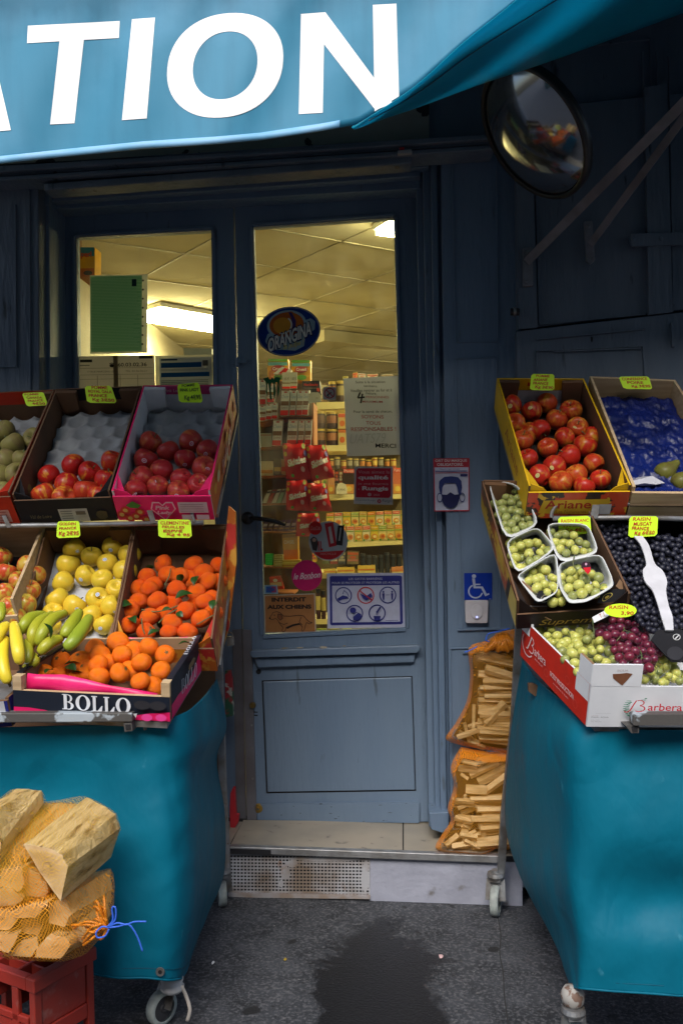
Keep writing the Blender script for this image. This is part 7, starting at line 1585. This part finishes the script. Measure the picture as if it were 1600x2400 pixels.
# red bottle crate
RDP = mat('dusty_red_plastic', (.3,.022,.012), (.24,.03,.02), rough=.5, nscale=10, c3=(.3,.12,.1), n3=20, r3=(.62,.78)); ztop = .335
A_ = atz(78,2250,ztop); B_ = atz(214,2176,ztop); S_ = (B_-A_); S_.z = 0; T_ = Vector((-S_.y, S_.x, 0)).normalized()*.36
rcx = thing('bottle_crate', A_+S_*.5+T_*.5-Vector((0,0,.33)), 'red plastic bottle crate on the pavement under the firewood', 'bottle crate')
def cb(a0, a1, b0, b1, z0, z1, nm, m=RDP, bev=.003):     # a along side, b along front, in crate fractions
    P = lambda a, b, z: A_+S_*a+T_*b+Vector((0,0,z)); mb = MB(); mb.hexa([P(a0,b0,z0),P(a1,b0,z0),P(a1,b1,z0),P(a0,b1,z0),P(a0,b0,z1),P(a1,b0,z1),P(a1,b1,z1),P(a0,b1,z1)], m); return mb.build(nm, rcx, bevel=bev)
cb(-.03,1.03,-.02,.07,-.035,0,'rim'); cb(-.03,1.03,.95,1.02,-.035,0,'rim'); cb(-.03,.09,.07,.95,-.035,0,'rim'); cb(.91,1.03,.07,.95,-.035,0,'rim')
for a in (0,.88): cb(a,a+.12,.0,.06,-.33,-.036,'corner_post'); cb(a,a+.12,.94,1.,-.33,-.036,'corner_post')
cb(.13,.87,.012,.03,-.14,-.036,'side_panel'); cb(.13,.87,.0,.05,-.18,-.141,'side_rib'); cb(.13,.87,.02,.03,-.33,-.24,'side_panel'); cb(.13,.87,.0,.045,-.245,-.225,'side_rib')
cb(.02,.05,.07,.93,-.33,-.12,'front_panel'); cb(-.01,.06,.17,.24,-.33,-.036,'front_rib'); cb(-.01,.06,.07,.93,-.125,-.105,'front_rib'); cb(-.01,.06,.55,.62,-.33,-.036,'front_rib')
for i in range(1,4): cb(.05,.95,i/4-.012,i/4+.012,-.10,-.004,'divider'); 
for i in range(1,3): cb(i/3-.015,i/3+.015,.06,.94,-.10,-.008,'divider')
cb(.05,.95,.05,.95,-.33,-.31,'crate_base')
# kindling bags on the step
def kind_bag(outline, sticks, label, seed, Y0=-.015, dep=.15):
    r_ = random.Random(seed); cx = sum(x for x, y in outline)/len(outline); cy = sum(y for x, y in outline)/len(outline)
    root = thing('kindling_bag', at(*zk(cx, max(y for x, y in outline)), .06), label, 'kindling', 'net bags of kindling on the step')
    for (x0, y0, x1, y1, th) in sticks:
        Y = Y0+.02+r_.uniform(0,.05); a, b = at(*zk(x0, y0), Y), at(*zk(x1, y1), Y+r_.uniform(-.015,.02)); tb = th*3.7/F_PX*.3
        mb = MB(); d = (b-a); s1 = th*.29*3.6/F_PX; up = Vector((0,.7,.7))
        mb.bar(a, b, s1, s1*r_.uniform(.7,1.3), STICK, up=Matrix.Rotation(r_.uniform(-.5,.5),3,d.normalized()) @ up); mb.build('stick', root)
    mb = MB(); mb.prism([zk(cx+(x-cx)*.8, cy+(y-cy)*.93) for x, y in outline], Y0+.09, .03, pm((.10,.05,.015))); mb.build('gap_shade', root)  # dark sheet behind the sticks, painting the shade in their gaps
    # net skin: outline pulled out to a belly
    n = len(outline); O = [at(*zk(*q), Y0+.05) for q in outline]; O = spline(O+[O[0]], 4)[:-1]; c = sum(O, Vector())/len(O); rows = []
    for t, yy in ((0.,.0),(.03,-.02),(.09,-.045),(.3,-.062),(.6,-.068),(.97,-.07)): rows.append([p*(1-t)+c*t+Vector((0,yy+.006*mnoise.noise(p*20),0)) for p in O]+[O[0]*(1-t)+c*t+Vector((0,yy,0))])
    mb = MB(); mb.grid(rows, NETK); mb.build('net', root, smooth=True)
    mb = MB(); mb.grid([[p*(1-t)+c*t+Vector((0,yy-.002,0)) for p in O]+[O[0]*(1-t)+c*t+Vector((0,yy-.002,0))] for t, yy in ((0.,.0),(.02,-.014),(.07,-.036),(.13,-.05))], NETO); mb.build('net_edge', root, smooth=True)
    return root
r2 = random.Random(8); st = [(395,225,740,330,44),(410,280,740,350,50),(465,365,740,450,44)]
y = 400
while y < 965:
    st.append((r2.choice([410,415,425,455,400])+r2.uniform(-10,10), y, 745, y+r2.uniform(-5,45), r2.uniform(26,40))); y += r2.uniform(19,28)
st += [(470,805,625,640,44),(375,650,370,850,24),(240,915,400,860,30),(300,800,340,960,26),(260,870,420,960,26),(340,960,460,1000,34),(330,830,440,800,26)]
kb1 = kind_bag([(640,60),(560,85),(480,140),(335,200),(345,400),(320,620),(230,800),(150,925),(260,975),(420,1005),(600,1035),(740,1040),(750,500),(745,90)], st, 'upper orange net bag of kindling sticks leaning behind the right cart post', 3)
st = [(390,1110,560,1070,44),(345,1225,570,1120,44),(410,1275,640,1160,50),(450,1360,700,1180,44),(270,1100,400,1130,36),(250,1160,400,1180,34),(270,1210,330,1250,34),(310,1330,480,1340,54),(290,1420,420,1430,36)]
y = 1380
while y < 1800:
    st.append((r2.uniform(330,440), y+r2.uniform(0,25), 700, y+r2.uniform(-30,10), r2.uniform(32,44))); st.append((r2.uniform(190,300), y+r2.uniform(-10,30), r2.uniform(310,400), y+r2.uniform(-40,50), r2.uniform(26,36))); y += r2.uniform(24,34)
st += [(150,1780,250,1700,36),(300,1740,420,1800,30),(350,1690,400,1790,26),(430,1600,460,1700,36)]
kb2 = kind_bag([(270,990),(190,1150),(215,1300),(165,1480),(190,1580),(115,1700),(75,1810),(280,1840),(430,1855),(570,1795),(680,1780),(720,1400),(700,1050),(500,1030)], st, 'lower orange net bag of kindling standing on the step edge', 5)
mb = MB(); r1 = random.Random(9)
for k in range(12):
    a = at(*zk(600+r1.uniform(-30,40), 90+r1.uniform(-10,10)), .0); b = at(*zk(470+k*24+r1.uniform(-15,15), 210+r1.uniform(-20,30)), -.035); mb.tube(spline([a, (a+b)/2+Vector((0,-.02,.0)), b], 4), [.004]+[.011]*7+[.004], NETO, 6)
mb.build('gathered_net', kb1, smooth=True)
mb = MB()
for q in ([(470,125),(490,90),(540,75),(660,45)], [(300,235),(340,222),(400,190)], [(480,120),(470,140),(500,150)]): mb.tube(spline([at(*zk(x, y), -.04) for x, y in q], 5), .0025, BLS, 6)
mb.build('string', kb1, smooth=True)
